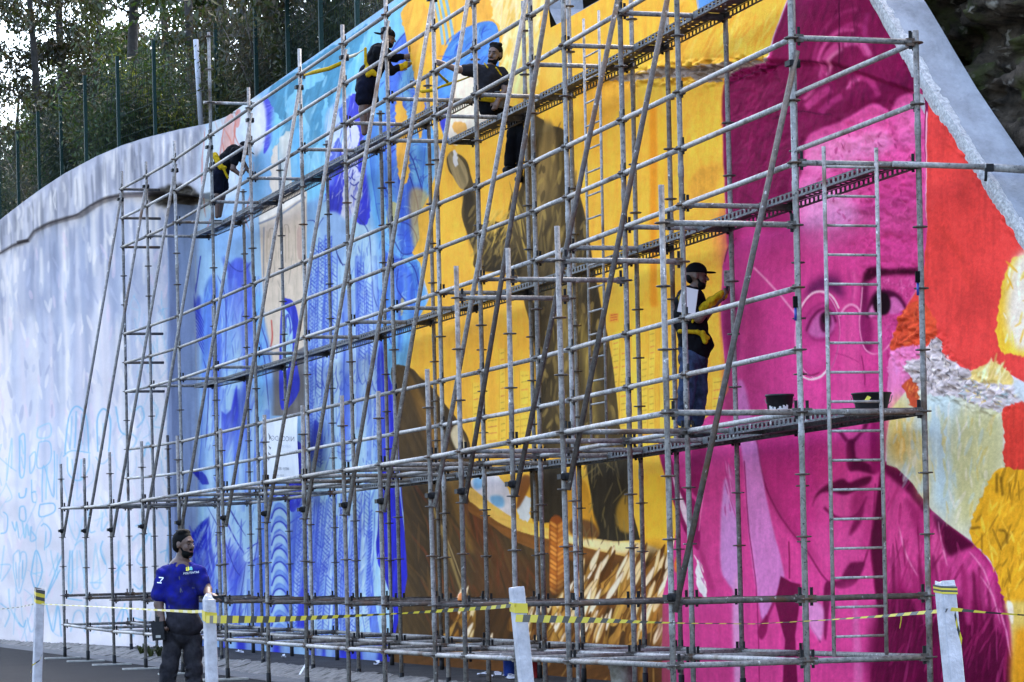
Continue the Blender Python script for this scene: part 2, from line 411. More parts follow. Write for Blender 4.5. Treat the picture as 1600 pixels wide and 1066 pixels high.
def C(h):
    if isinstance(h, str): return np.array([int(h[i:i+2], 16) for i in (0, 2, 4)], np.float32)/255
    return np.array(h, np.float32)/255
def fill(pts, col, smooth=True, soft=0, a=1., tex=.0, dirn=90, n=5, edge=0, fade=None):
    """paint a shape; tex: strength of brush streaks running along dirn (degrees, 90 = vertical); edge: ragged outline in px"""
    p = smooth_pts(pts, n) if smooth else np.array(pts, float)
    if edge:
        q = []
        for i in range(len(p)):
            d = p[(i+1) % len(p)]-p[i]; m_ = max(1, int(np.hypot(*d)/3))
            for t in range(m_): q.append(p[i]+d*t/m_)
        p = np.array(q)+RNG.normal(0, edge, (len(q), 2))
    r = cover(p, soft)
    if r is None: return
    sl, c_ = r; c_ = c_*a
    if fade:      # paint thins out from the first point to the second
        d_ = np.array([fade[2]-fade[0], fade[3]-fade[1]], float); c_ = c_*np.clip(1-((XX[sl]-fade[0])*d_[0]+(YY[sl]-fade[1])*d_[1])/(d_@d_), 0, 1)
    cc = C(col)
    if tex:
        th = math.radians(dirn); x, y = XX[sl], YY[sl]
        al = x*math.cos(th)-y*math.sin(th); ac = x*math.sin(th)+y*math.cos(th)
        nz = fbm(al/45, ac/4.5, int(abs(p[0, 0]*3+p[0, 1])), 3) - .5
        cc = np.clip(cc*(1+tex*2*nz[..., None]), 0, 1)
    board[sl] = board[sl]*(1-c_[..., None])+cc*c_[..., None]
def line(pts, w, col, smooth=True, taper=False, a=1., soft=0, n=6):
    p = smooth_pts(pts, n, False) if smooth and len(pts) > 2 else np.array(pts, float)
    if len(p) == 2: p = np.array([p[0]+(p[1]-p[0])*t for t in np.linspace(0, 1, 8)])
    d = np.gradient(p, axis=0); nn = np.stack([-d[:, 1], d[:, 0]], 1); nn /= np.maximum(np.hypot(nn[:, 0], nn[:, 1])[:, None], 1e-6)
    t = np.linspace(0, 1, len(p))[:, None]
    ww = w/2*(np.sin(np.pi*np.clip(t*.94+.03, 0, 1))**.6 if taper else np.ones_like(t))
    r = cover(np.concatenate([p+nn*ww, (p-nn*ww)[::-1]]), soft)
    if r is None: return
    sl, c_ = r; c_ = c_*a; board[sl] = board[sl]*(1-c_[..., None])+C(col)*c_[..., None]
def strokes(pts, n, ln, w, col, dirn, dj=8, a=.6, curve=0):
    """many small brush or pen strokes scattered inside a shape"""
    P = np.array(pts, float); lo, hi = P.min(0), P.max(0); m_ = 0; tries = 0
    while m_ < n and tries < n*8:
        tries += 1; q = lo+RNG.random(2)*(hi-lo)
        ins = False; j = len(P)-1
        for i in range(len(P)):
            if (P[i, 1] > q[1]) != (P[j, 1] > q[1]) and q[0] < (P[j, 0]-P[i, 0])*(q[1]-P[i, 1])/(P[j, 1]-P[i, 1])+P[i, 0]: ins = not ins
            j = i
        if not ins: continue
        m_ += 1; th = math.radians(dirn+RNG.normal(0, dj)); l = ln*RNG.uniform(.5, 1.3); d = np.array([math.cos(th), -math.sin(th)])*l/2; k = np.array([d[1], -d[0]])*curve
        line([q-d, q+k, q+d], w*RNG.uniform(.6, 1.3), col if isinstance(col, str) else col[int(RNG.integers(len(col)))], taper=True, a=a, n=3)
def rope(a, b, n, w, col, lw=2.0, edge=None):
    """twisted cord between two points: slanting dashes and side lines"""
    a, b = np.array(a, float), np.array(b, float); d = (b-a)/np.hypot(*(b-a)); k = np.array([-d[1], d[0]])
    if edge: line([a+k*w, b+k*w], 1.3, edge, a=.8); line([a-k*w, b-k*w], 1.3, edge, a=.8)
    for i in range(n):
        c = a+(b-a)*(i+.5)/n; j = RNG.normal(0, .6, 2); line([c-k*w*.9+d*w*.8+j, c+k*w*.1, c+k*w*.9-d*w*.8], lw*RNG.uniform(.5, 1.1), col, a=RNG.uniform(.25, .75), n=2)
def folds(P0, P1, n, dark, light, a=.8):
    """hanging cloth: soft pleats between two edge polylines given top to bottom"""
    P0, P1 = smooth_pts(P0, 5, False), smooth_pts(P1, 5, False); m_ = min(len(P0), len(P1)); P0, P1 = P0[:m_], P1[:m_]
    t = np.sort(np.clip(np.linspace(0, 1, n+1)+RNG.normal(0, .25/n, n+1), 0, 1))
    for i in range(n):
        w1 = np.linspace(0, 1, m_)[:, None]*RNG.normal(0, .25/n); A = P0+(P1-P0)*(t[i]+w1); B = P0+(P1-P0)*(t[i+1]+w1*.6); k = int(RNG.integers(0, m_//3+1)); e = m_-int(RNG.integers(0, m_//4+1))
        c0, c1 = (A, B) if RNG.random() < .6 else (B, A); md = m_//2
        fill(np.concatenate([A[k:e], B[k:e][::-1]]), dark, False, soft=.8, a=a*RNG.uniform(.5, 1), tex=.2, dirn=84, fade=(*c0[md], *(c0[md]+(c1[md]-c0[md])*1.05)))
        fill(np.concatenate([A[k:e], B[k:e][::-1]]), light, False, soft=1.5, a=a*.6, fade=(*c1[md], *(c1[md]+(c0[md]-c1[md])*.5)))
        line(c0[k:e], 1.3, dark, smooth=False, taper=True, a=.7)
def grain(pts, amt, sx, sy, soft=6, seed=0):
    """uneven paint: slow light and dark variation of the colour inside a shape"""
    r = cover(np.array(pts, float), soft)
    if r is None: return
    sl, c_ = r; nz = fbm(XX[sl]/sx, YY[sl]/sy, seed, 3)-.5
    board[sl] = np.clip(board[sl]*(1+amt*2*(nz*c_)[..., None]), 0, 1)
def bump(pts, amt, sx, sy, soft=8, seed=0, o=5):
    """coarse plaster relief (metres) inside a shape"""
    r = cover(np.array(pts, float), soft)
    if r is None: return
    sl, c_ = r; relief[sl] += c_*amt*(fbm(XX[sl]/sx, YY[sl]/sy, seed, o)-.5)*2

# ------------------------------------------------------------------ the painting
def R(x0, y0, x1, y1): return [(x0, y0), (x1, y0), (x1, y1), (x0, y1)]
# --- far whitewashed wall
board[:] = C('c8d2f2')
fill(R(-60, -60, 330, 1100), 'd3dbf6', False); grain(R(-60, 300, 330, 1100), .07, 26, 40, 2, 61); grain(R(-60, 300, 330, 1100), .05, 60, 25, 2, 62)
fill([(-60, 440), (0, 396), (20, 384), (42, 376), (52, 362), (80, 348), (118, 337), (140, 322), (165, 310), (190, 305), (232, 303), (262, 318), (320, 330), (330, 100), (-60, 100)], 'aebada', False)
def drips(x0, x1, yfun, n, lmin, lmax, w0, w1, cols, a=.5):
    for i in range(n):
        x = RNG.uniform(x0, x1); y = yfun(x)+RNG.uniform(0, 30); l = RNG.uniform(lmin, lmax); w = RNG.uniform(w0, w1)
        line([(x, y), (x+RNG.normal(0, 1.5)+l*.012, y+l*.5), (x+l*.023, y+l)], w, cols[int(RNG.integers(len(cols)))], taper=True, a=a*RNG.uniform(.4, 1), soft=w*.22, n=4)
toply = lambda x: np.interp(x, [-60, 0, 65, 150, 230, 320], [390, 345, 295, 245, 215, 195])
seamy = lambda x: np.interp(x, [-60, 0, 42, 80, 118, 165, 190, 270], [440, 396, 376, 348, 337, 310, 305, 318])
drips(-40, 320, lambda x: toply(x)-6, 170, 25, 95, 3, 12, ['c0cae8', '8089a4', 'dbe2f6', '8c96b4'], .75)
drips(-40, 320, lambda x: toply(x)-4, 150, 15, 70, 1.5, 5, ['eaf0ff', '6f7890'], .6)
drips(-40, 265, lambda x: seamy(x), 190, 60, 420, 6, 20, ['dfe3fa', 'e8ebfd', '95a6cf', 'a9badf', '8a9ac2'], .7)
drips(-40, 265, lambda x: seamy(x)+5, 60, 30, 120, 3, 8, ['8c9cc4', 'f2f6ff', '7c8ab0'], .6)
drips(-40, 265, lambda x: 480+0*x, 110, 100, 400, 4, 14, ['d6d8f4', 'cfd8f6', 'b3c4ee', 'eaf0ff'], .45)
strokes([(-50, 440), (80, 360), (262, 330), (262, 700), (-50, 700)], 260, 26, 5, ['eef2ff', 'e3e9fd', 'a6b4dc', '93a2cc', 'd9cdee', 'b3c2ea'], 92, 10, .45); strokes([(-50, 640), (262, 640), (262, 1000), (-50, 1000)], 160, 34, 6, ['eef2ff', 'e3e9fd', 'b6c4ea', 'd9d0f0'], 92, 12, .4)
for p_, q_ in (((-60, 440), (0, 396)), ((0, 396), (20, 384)), ((20, 384), (42, 376)), ((42, 376), (52, 362)), ((52, 362), (80, 348)), ((80, 348), (118, 337)), ((118, 337), (140, 322)), ((140, 322), (165, 310)), ((165, 310), (192, 305))): line([p_, q_], 2.2, '585a6c', a=.8)
line([(26, 379), (36, 377), (44, 376)], 5, '3c3c48', a=.8)
fill([(228, 305), (245, 296), (290, 290), (318, 312), (300, 322), (268, 326), (240, 318)], '4e4e50', soft=2, edge=1.5, tex=.5, dirn=20)  # shade under the overhang painted in dark grey, over rough broken concrete
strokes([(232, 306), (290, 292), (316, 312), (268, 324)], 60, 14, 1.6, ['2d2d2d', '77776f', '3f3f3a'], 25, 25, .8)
# faint blue sketch lettering on the whitewash
SK = '6fb6ec'
def sk(pts, w=2.2, a=.75): line(pts, w*RNG.uniform(.8, 1.2), SK if RNG.random() < .7 else '8cc7f2', a=a)
def zz(l): return [(x*.375, 620+y*.375) for x, y in l]
for g in ([(28, 350), (48, 170), (48, 300)], [(25, 360), (50, 420), (20, 440)], [(80, 165), (100, 165), (98, 320), (80, 320), (80, 165)], [(85, 250), (95, 300)], [(85, 180), (95, 240)],
          [(155, 130), (205, 112), (207, 165), (155, 170), (155, 130)], [(160, 190), (207, 190), (207, 270), (155, 295), (160, 190)], [(120, 250), (145, 230), (145, 280), (125, 320), (120, 250)],
          [(175, 440), (180, 285), (222, 420), (225, 225)], [(190, 430), (195, 290)], [(235, 430), (237, 240)], [(165, 450), (220, 445), (222, 480), (165, 500), (165, 450)],
          [(270, 240), (285, 90), (320, 40), (360, 90), (370, 230)], [(262, 250), (300, 225), (378, 235)], [(290, 220), (300, 80)], [(310, 215), (318, 60)], [(335, 220), (340, 70)], [(352, 225), (352, 120)], [(280, 250), (285, 320), (330, 350), (370, 300), (372, 240)], [(300, 260), (310, 340)], [(340, 260), (335, 350)],
          [(410, 230), (405, 100), (430, 50), (460, 100), (455, 230)], [(400, 250), (430, 280), (470, 240)], [(430, 110), (430, 220)],
          [(80, 400), (85, 420), (105, 415), (110, 380)], [(85, 460), (85, 510), (110, 515), (105, 460), (85, 460)], [(130, 400), (150, 395)], [(130, 345), (135, 430), (150, 440)], [(132, 540), (128, 600), (150, 590), (132, 560)],
          [(170, 540), (185, 530), (208, 560), (205, 610), (190, 630)], [(190, 560), (185, 640)], [(55, 660), (80, 640), (85, 690), (90, 650), (110, 655), (110, 720), (82, 820), (58, 730), (55, 660)], [(82, 690), (82, 800)], [(66, 690), (72, 760)], [(98, 680), (96, 760)],
          [(130, 740), (150, 640), (175, 720), (150, 800), (130, 740)], [(130, 740), (180, 730)], [(152, 650), (152, 790)], [(0, 700), (45, 705), (5, 770)], [(15, 620), (0, 760)], [(190, 840), (255, 660)], [(210, 640), (235, 760), (240, 650)], [(200, 820), (250, 720)],
          [(290, 640), (285, 800), (300, 800), (300, 640)], [(320, 640), (320, 800)], [(310, 620), (350, 610), (352, 800)], [(330, 640), (355, 760)], [(400, 610), (385, 780), (415, 780), (400, 610)], [(375, 775), (425, 775)], [(430, 600), (420, 640), (440, 700)], [(468, 680), (525, 740)], [(470, 740), (525, 690)], [(495, 600), (495, 800)], [(515, 660), (480, 790)],
          [(550, 600), (580, 570), (610, 590), (570, 680), (610, 720), (590, 800), (560, 780)], [(600, 600), (625, 570), (630, 640)], [(690, 690), (710, 530), (725, 680)], [(665, 650), (740, 620)], [(560, 540), (600, 530), (620, 580)],
          [(0, 860), (40, 900), (20, 960)], [(35, 800), (45, 880), (90, 960), (60, 900)], [(80, 940), (100, 960), (110, 930)], [(115, 920), (130, 980), (145, 960)], [(190, 860), (220, 980), (240, 870), (255, 1000)], [(290, 980), (310, 900), (340, 900), (350, 980)], [(280, 840), (340, 850)], [(400, 960), (440, 900), (460, 980)], [(400, 900), (420, 950)], [(480, 940), (520, 880), (560, 1000)], [(520, 860), (500, 1000)], [(560, 920), (620, 940)],
          [(10, 480), (30, 500), (25, 560), (0, 570)], [(50, 520), (65, 560), (70, 520), (80, 590)], [(95, 520), (105, 590), (115, 530), (122, 580)], [(280, 500), (310, 590), (330, 580), (350, 500)], [(370, 470), (375, 560), (400, 560)], [(430, 480), (425, 560), (450, 520)], [(480, 470), (485, 540)], [(505, 470), (510, 540), (530, 480), (535, 540)], [(640, 470), (645, 540)], [(660, 480), (690, 540), (700, 470)],
          [(560, 60), (590, 40), (600, 90), (570, 130)], [(480, 40), (500, 140), (530, 160)], [(540, 150), (570, 180), (540, 230)], [(640, 20), (660, 60), (640, 120), (690, 130)], [(600, 250), (620, 190), (640, 260)], [(680, 60), (700, 40), (720, 100)], [(700, 180), (720, 220), (690, 260)]):
    sk(zz(g), 2.3, RNG.uniform(.45, .8))
for i in range(40): x = RNG.uniform(-50, 262); y = RNG.uniform(690, 960); sk([(x, y), (x+RNG.normal(0, 8), y+RNG.uniform(15, 45)), (x+RNG.normal(0, 12), y+RNG.uniform(30, 80))], 1.4, .4)
for i in range(26): x = RNG.uniform(196, 264); y = RNG.uniform(440, 720); sk([(x, y), (x+RNG.normal(0, 6), y+20), (x+RNG.normal(0, 9), y+RNG.uniform(25, 60))], 1.3, .42)
sk([(246, 490), (252, 484), (266, 481)], 1.6, .5); sk([(247, 490), (247, 560)], 1.2, .4); sk([(256, 484), (257, 560)], 1.2, .4)

# --- blue part
BL, BM, BD, BP, BC = '8fc0f7', '5a9df0', '2d35d6', 'b6d6fb', '58b0ee'
fill([(262, 332), (318, 318), (322, 192), (420, 130), (520, 60), (640, -20), (700, -60), (720, -60), (690, 200), (660, 420), (655, 560), (700, 1100), (262, 1100)], '86b9f6', False, tex=.06)
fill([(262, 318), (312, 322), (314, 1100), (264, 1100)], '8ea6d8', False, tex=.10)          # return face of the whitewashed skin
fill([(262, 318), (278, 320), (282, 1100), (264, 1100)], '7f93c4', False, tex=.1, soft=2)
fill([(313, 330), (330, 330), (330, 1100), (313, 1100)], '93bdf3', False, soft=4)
line([(306, 400), (307, 700), (309, 1000)], 2, 'a8b4c8', a=.6); line([(298, 400), (300, 1000)], 1.2, '6f84b8', a=.6)
fill([(322, 195), (400, 148), (412, 240), (404, 330), (318, 360), (312, 320)], 'c4dcfa', soft=4, tex=.05)
fill([(375, 245), (415, 240), (410, 330), (385, 345)], '74b2f2', soft=4); fill([(318, 350), (405, 320), (410, 520), (330, 560)], '95c2f7', soft=6, tex=.06)
for g in ([(321, 200), (316, 260), (317, 300), (322, 340)], [(352, 190), (346, 230), (340, 280)], [(362, 180), (368, 200), (358, 260)], [(372, 172), (366, 205), (376, 232)], [(350, 200), (362, 225), (352, 250)], [(330, 340), (322, 360)], [(392, 300), (386, 330), (396, 350)], [(378, 330), (390, 360)], [(420, 545), (425, 520), (428, 560)], [(347, 215), (352, 245)]): line(g, 2.0, 'c8675c', a=.7, taper=True)
fill([(352, 188), (364, 176), (366, 215), (372, 240), (356, 262), (348, 240)], 'd88a80', soft=2, a=.55); fill([(368, 176), (376, 172), (374, 196), (369, 198)], 'd07068', a=.6)
strokes([(322, 200), (400, 160), (405, 320), (322, 345)], 40, 22, 1.2, ['8c97c9', 'a5b7e6', 'c7897f'], 80, 25, .5)
fill([(410, 166), (419, 146), (432, 155), (433, 186), (427, 216), (413, 241), (414, 214), (415, 188)], '4a52dd'); strokes([(411, 165), (432, 158), (432, 190), (414, 236)], 40, 14, 1.2, ['2a2fb8', '8b98f0'], 35, 10, .7)
fill([(398, 170), (412, 160), (416, 200), (408, 235), (396, 240)], 'd2e0fb', soft=2)
# sky of the blue part: light and teal brushwork under the coping
fill([(432, 150), (520, 82), (600, 28), (640, -10), (640, 120), (560, 260), (470, 320), (430, 300)], '78c3f7', soft=3, tex=.10)
for g in ([(420, 140), (470, 108), (500, 88), (470, 130), (445, 165), (458, 195), (436, 185)], [(470, 105), (545, 58), (575, 38), (560, 80), (530, 120), (515, 140), (500, 105), (478, 120)], [(472, 150), (520, 120), (505, 165), (488, 200), (478, 185)], [(440, 200), (470, 180), (462, 215), (447, 225)], [(490, 190), (505, 150), (500, 210), (485, 250), (482, 215)], [(508, 120), (530, 100), (535, 150), (516, 170)]): fill(g, '4389bb', edge=1.2, tex=.15, dirn=70, a=.9)
strokes([(430, 150), (600, 40), (560, 250), (440, 300)], 90, 26, 3.5, ['9fd6fb', '62b2ee', '4c97cc', '8ecbf8'], 80, 10, .6)
fill([(426, 240), (440, 215), (452, 205), (460, 240), (462, 300), (425, 310)], 'dad9dd', edge=1.5, tex=.06); fill([(455, 220), (470, 205), (475, 300), (458, 300)], '6ab2f0', tex=.1)
# pale bell tower
fill([(405, 345), (412, 320), (472, 292), (480, 300), (480, 560), (416, 590), (411, 460)], 'd3ccc8', False, tex=.05)
fill([(404, 338), (476, 298), (478, 306), (406, 349)], 'e8ecf4', False); line([(404, 350), (440, 334), (478, 308)], 3, '6d7fa4', a=.8); line([(412, 355), (413, 590)], 2, '5e6f96', a=.6)
for x in (417, 446, 462, 470): line([(x, 362-(x-412)*.2), (x+.5, 410)], 1.3, 'a0958f', a=.6); line([(x+5, 360-(x-412)*.2), (x+5.5, 405)], 1.0, 'a0958f', a=.6)
for c_ in ((424, 362), (447, 356)): line([(c_[0]-5, c_[1]+10), (c_[0]-3, c_[1]-3), (c_[0]+3, c_[1]-4), (c_[0]+6, c_[1]+8)], 1.2, '8d8480', a=.7)
strokes(R(418, 380, 474, 470), 28, 24, 1.2, ['a99f9b', 'b9b2b0', '8f8a90'], 88, 6, .5)
fill([(465, 360), (474, 358), (474, 400), (466, 402)], 'c3aeb0', a=.8)
fill([(418, 575), (478, 540), (480, 650), (424, 650)], '6d707c', False, tex=.15); line([(424, 500), (425, 530), (420, 550)], 2, 'c23a3a', a=.8)
fill([(440, 475), (450, 467), (460, 474), (466, 500), (464, 560), (468, 610), (440, 640), (436, 560)], '2f3bd0', tex=.12); fill([(441, 492), (450, 488), (456, 510), (455, 560), (441, 580)], '9fd0f8')
for r_ in (4, 7): line([(449-r_*.5, 505+r_*2), (449-r_*.6, 500), (450, 498-r_), (453, 505), (453, 515+r_)], 1.6, '2c38c8', a=.9)
strokes([(440, 475), (464, 490), (464, 600), (440, 630)], 26, 16, 1.2, ['5f72ee', '1f28a8'], 85, 12, .6)
# left blue figure
fill([(315, 520), (340, 480), (372, 470), (398, 500), (420, 560), (424, 700), (414, 1010), (300, 1010), (318, 700)], '9cc8f8', tex=.07, soft=3)
fill([(338, 360), (352, 340), (376, 345), (392, 372), (390, 410), (372, 422), (352, 412), (342, 392)], '7db0f4', soft=3); fill([(350, 400), (366, 420), (392, 410), (385, 425), (366, 432), (352, 418)], '3546d2', soft=2, a=.8)
for g in ([(305, 478), (313, 462), (318, 505), (314, 530), (310, 500)], [(376, 430), (382, 430), (386, 600), (382, 620)]): fill(g, '3a4ad8', soft=2, tex=.3, dirn=84, a=.8)
fill([(298, 836), (312, 818), (327, 806), (331, 850), (340, 905), (352, 960), (332, 985), (312, 950), (302, 895)], '2c36d0', False, soft=.8, tex=.3, dirn=72, fade=(300, 850, 366, 950)); strokes([(302, 840), (326, 812), (334, 900), (330, 960), (306, 900)], 40, 34, 1.6, ['1d24a8', '5f7df0', '8fb2f8'], 72, 9, .6); fill([(356, 430), (392, 428), (394, 640), (370, 660)], '4a62e4', soft=1.5, tex=.2, dirn=82, fade=(392, 500, 352, 520)); fill([(318, 470), (340, 440), (350, 640), (330, 720), (318, 640)], '5f8cf0', soft=2, tex=.2, dirn=82, fade=(318, 560, 350, 570)); fill([(400, 480), (424, 560), (424, 700), (404, 660)], '6f9ff3', soft=2, tex=.2, fade=(424, 600, 398, 610))
line([(314, 400), (305, 470), (309, 500)], 1.4, '2a30a8'); 
for i in range(8): line([(305+i*.3, 482+i*6), (314, 492+i*7), (320, 505+i*7)], 1.8, '2a33c4', a=.8, taper=True)
for i in range(6): line([(300+i*3, 735+i*.5), (309+i*2.5, 745), (318+i*1.5, 757)], 3.0, '2a2fae', a=.9)
strokes(R(322, 440, 410, 720), 120, 34, 2.0, ['5f8ef0', '3d55dc', 'bcdcfd', '7db4f7'], 82, 10, .55)
fill([(326, 800), (352, 790), (366, 842), (378, 860), (360, 905), (338, 880), (330, 840)], 'a8cbf8', soft=3); line([(352, 810), (366, 840), (385, 870)], 2.2, '2a31b8', a=.8)
fill([(345, 850), (378, 865), (385, 890), (365, 935), (348, 900)], '4552dd', soft=6, a=.7); strokes(R(300, 830, 380, 1000), 90, 40, 3.0, ['3a49da', '6ea2f5', 'a7cdfb', '2a33c8'], 75, 16, .55)
line([(334, 745), (350, 780), (372, 820)], 1.5, '2b2f9f', a=.7)
fill([(386, 858), (440, 828), (480, 800), (520, 762), (526, 772), (486, 818), (440, 850), (388, 878)], 'a9cdf9', tex=.06); line([(386, 858), (440, 826), (482, 796), (520, 760)], 1.8, '2b35c4'); line([(388, 880), (440, 852), (488, 818), (526, 774)], 2.2, '2b35c4')
fill([(404, 860), (422, 760), (428, 700), (446, 700), (448, 800), (452, 1000), (410, 1010), (402, 930)], '4a62e0', soft=2, a=.7, fade=(404, 900, 470, 900))
for i in range(11):
    y = 772+i*21; fill([(423, y+20), (428, y+6), (438, y+2), (450, y+14), (451, y+24), (438, y+13), (430, y+16), (425, y+30)], '9fcbfb', soft=.7); line([(424, y+18), (429, y+5), (438, y+1), (446, y+7), (451, y+17)], 2.4, '2430c4', a=.9); line([(426, y+28), (432, y+17), (440, y+15), (450, y+26)], 1.4, '5f84ee', a=.8)
fill([(452, 700), (474, 700), (472, 780), (452, 795)], '2b33cf', tex=.1); fill([(410, 700), (418, 690), (420, 1010), (408, 1010)], '4f7cea', soft=2)
# central blue figure: face, hair, shawl with rope trim
fill([(500, 330), (520, 300), (560, 330), (585, 370), (590, 440), (600, 500), (612, 560), (625, 700), (628, 1010), (468, 1010), (478, 700), (476, 520), (482, 430), (490, 370)], 'a3cdfa', tex=.05, soft=2)
fill([(510, 180), (540, 150), (566, 155), (572, 220), (566, 300), (556, 330), (540, 345), (520, 320), (512, 250)], 'c9d5fb', soft=2)
fill([(532, 165), (556, 145), (570, 150), (578, 210), (566, 240), (560, 200), (548, 185), (536, 200)], '4149dd', edge=1, tex=.2); fill([(516, 250), (530, 215), (536, 260), (534, 330), (516, 345), (510, 300)], '3a42d8', edge=1, tex=.2, dirn=80)
fill([(558, 240), (574, 200), (580, 290), (574, 350), (556, 340), (566, 300)], '363ddc', edge=1, tex=.2, dirn=80)
strokes([(512, 170), (572, 150), (580, 330), (512, 340)], 120, 22, 1.3, ['2a2fc0', '8f9bf2', 'e2e8fd', '5660e0'], 75, 18, .7)
for g in ([(545, 262), (552, 258), (560, 262)], [(546, 285), (553, 290), (561, 284)], [(552, 265), (550, 278), (555, 282)], [(543, 275), (548, 280)], [(548, 305), (556, 312), (562, 306)]): line(g, 1.8, '2a2f9a')
fill([(500, 352), (520, 330), (542, 350), (540, 395), (528, 415), (512, 400)], '8fb7f6', soft=2); line([(524, 385), (532, 410), (542, 414)], 1.5, '27318f'); line([(526, 395), (536, 416)], 1.2, '27318f')
line([(556, 335), (576, 365), (580, 420), (584, 460), (590, 480)], 1.6, '2b3a9a', a=.8); line([(506, 340), (496, 360), (490, 400)], 1.4, '2b3a9a', a=.8)
for x0_, y0_, y1_ in ((486, 430, 620), (494, 395, 610), (502, 380, 600), (510, 375, 600), (516, 372, 640), (560, 420, 600), (570, 450, 600), (488, 620, 720), (500, 620, 730)):
    n_ = int((y1_-y0_)/5)
    for i in range(n_): y = y0_+i*5; x = x0_+(y-y0_)*.012+1.4*math.sin(i*1.3); line([(x-2.4, y+2), (x+2.4, y-2)], 1.5, '2f45cf', a=.75)
    line([(x0_-4, y0_), (x0_-3, y1_)], 1.2, '5c8cf0', a=.7)
strokes([(480, 420), (590, 380), (600, 560), (480, 560)], 120, 34, 1.6, ['6fa4f5', 'c3e0fd', '4f78ea'], 86, 6, .5)
# collar of leaves and lower robe
for i in range(9):
    x = 500+i*11; y = 585+8*math.sin(i*.9); fill([(x-6, y-30), (x+6, y-34), (x+8, y), (x+1, y+22), (x-6, y)], 'b0d6fc', soft=.6); line([(x-6, y-28), (x-7, y+2), (x+1, y+22), (x+8, y), (x+7, y-30)], 1.4, '2b3cc8', a=.85); strokes([(x-5, y-26), (x+6, y-28), (x+6, y), (x, y+16)], 9, 8, 1.0, ['4a66e2'], 65, 8, .8)
strokes([(490, 610), (600, 600), (600, 720), (490, 720)], 90, 30, 2.2, ['6f9ff4', '3c53dc', 'c0defd'], 84, 8, .5)
fill([(486, 700), (492, 655), (504, 690), (500, 740)], '2e37cf', soft=1, fade=(486, 690, 508, 720))
line([(560, 690), (545, 702), (528, 695), (522, 680)], 1.5, '2f3f9f', a=.8); line([(562, 700), (545, 712), (526, 705)], 1.2, '2f3f9f', a=.7)
fill([(590, 560), (606, 540), (614, 640), (624, 760), (640, 900), (650, 1045), (592, 1045), (592, 980), (577, 905), (571, 872), (588, 845), (592, 760)], '2529c8', tex=.2, dirn=85)
fill([(610, 590), (628, 585), (648, 700), (640, 740), (630, 800), (622, 700)], '3a42e0', tex=.12); fill([(632, 690), (640, 660), (640, 700), (634, 715)], 'cfe4fc', edge=1)
fill([(572, 840), (584, 700), (590, 700), (588, 860), (600, 900), (616, 960), (600, 1010), (570, 1010)], '9dcbfa', tex=.08)
for x0_, x1_, y0_, y1_ in ((470, 462, 790, 1010), (486, 478, 780, 1000), (500, 488, 790, 930), (520, 508, 780, 900), (536, 520, 780, 1010), (556, 548, 800, 1000), (580, 572, 800, 1000), (505, 497, 880, 1010), (545, 536, 880, 1005)):
    n_ = int((y1_-y0_)/5.5)
    for i in range(n_): y = y0_+i*5.5; x = x0_+(x1_-x0_)*i/n_; line([(x-3, y+3), (x+3, y-3)], 2.0, '3346d2', a=.75)
    line([(x0_+6, y0_), (x1_+6, y1_)], 1.8, '4a63e2', a=.7)
strokes([(460, 770), (600, 770), (600, 1010), (456, 1010)], 150, 44, 2.6, ['7fb4f8', 'c5e3fe', '4b66e6', '95c6fb'], 80, 10, .5)
fill([(466, 940), (478, 900), (484, 960), (478, 1015), (464, 1015)], '2f38d4', soft=1.5, tex=.1); fill([(300, 990), (640, 1005), (650, 1060), (300, 1060)], '2c37d0', False, soft=4, tex=.2, dirn=0)
for i in range(26): x = RNG.uniform(320, 620); fill([(x-6, 990), (x+6, 985), (x+4, 1030), (x-4, 1034)], '93c4fa', soft=2, a=.7)
# upper blue figures against gold
fill([(574, 160), (596, 120), (640, 90), (668, 100), (690, 160), (684, 240), (664, 330), (656, 420), (668, 470), (650, 560), (604, 560), (594, 480), (596, 400), (580, 330), (570, 240)], '62a8f2', tex=.12, soft=2)
fill([(596, 120), (620, 70), (656, 20), (662, 80), (650, 120), (672, 130), (690, 110), (700, 140), (680, 180), (640, 190)], '6fb6f6', tex=.1)
for g in ([(602, 100), (625, 60), (650, 40), (640, 90), (622, 140), (640, 170), (610, 165)], [(640, 140), (665, 120), (690, 130), (684, 175), (660, 185)], [(600, 180), (622, 170), (618, 230), (602, 240)], [(610, 220), (640, 260), (650, 330), (630, 350), (616, 300)], [(630, 300), (660, 290), (652, 340), (644, 380), (628, 360)], [(618, 350), (645, 370), (650, 395), (628, 395)], [(600, 395), (640, 420), (648, 470), (620, 480)]): fill(g, '3c5fe6', soft=2, a=.75, tex=.2)
strokes([(590, 100), (690, 110), (660, 400), (660, 540), (600, 540)], 170, 20, 1.5, ['2438c8', '9ed0fc', '1f2fa6', '84bdf9', '3f6fe8'], 60, 40, .6, .15)
for i in range(7): line([(632+i*1.5, 165+i*6), (640+i*1.6, 158+i*7), (646+i*1.2, 168+i*7)], 1.3, '24369c', a=.8)
fill([(500, 545), (540, 540), (560, 560), (540, 580)], 'b5d8fc', soft=2); fill([(606, 540), (650, 500), (648, 560), (630, 590), (612, 600)], '6db4f3', tex=.15, dirn=80)
for g in ([(608, 318), (622, 322), (618, 360), (604, 352)], [(625, 470), (632, 466), (630, 490), (624, 492)]): fill(g, 'e8cb52', a=.8)

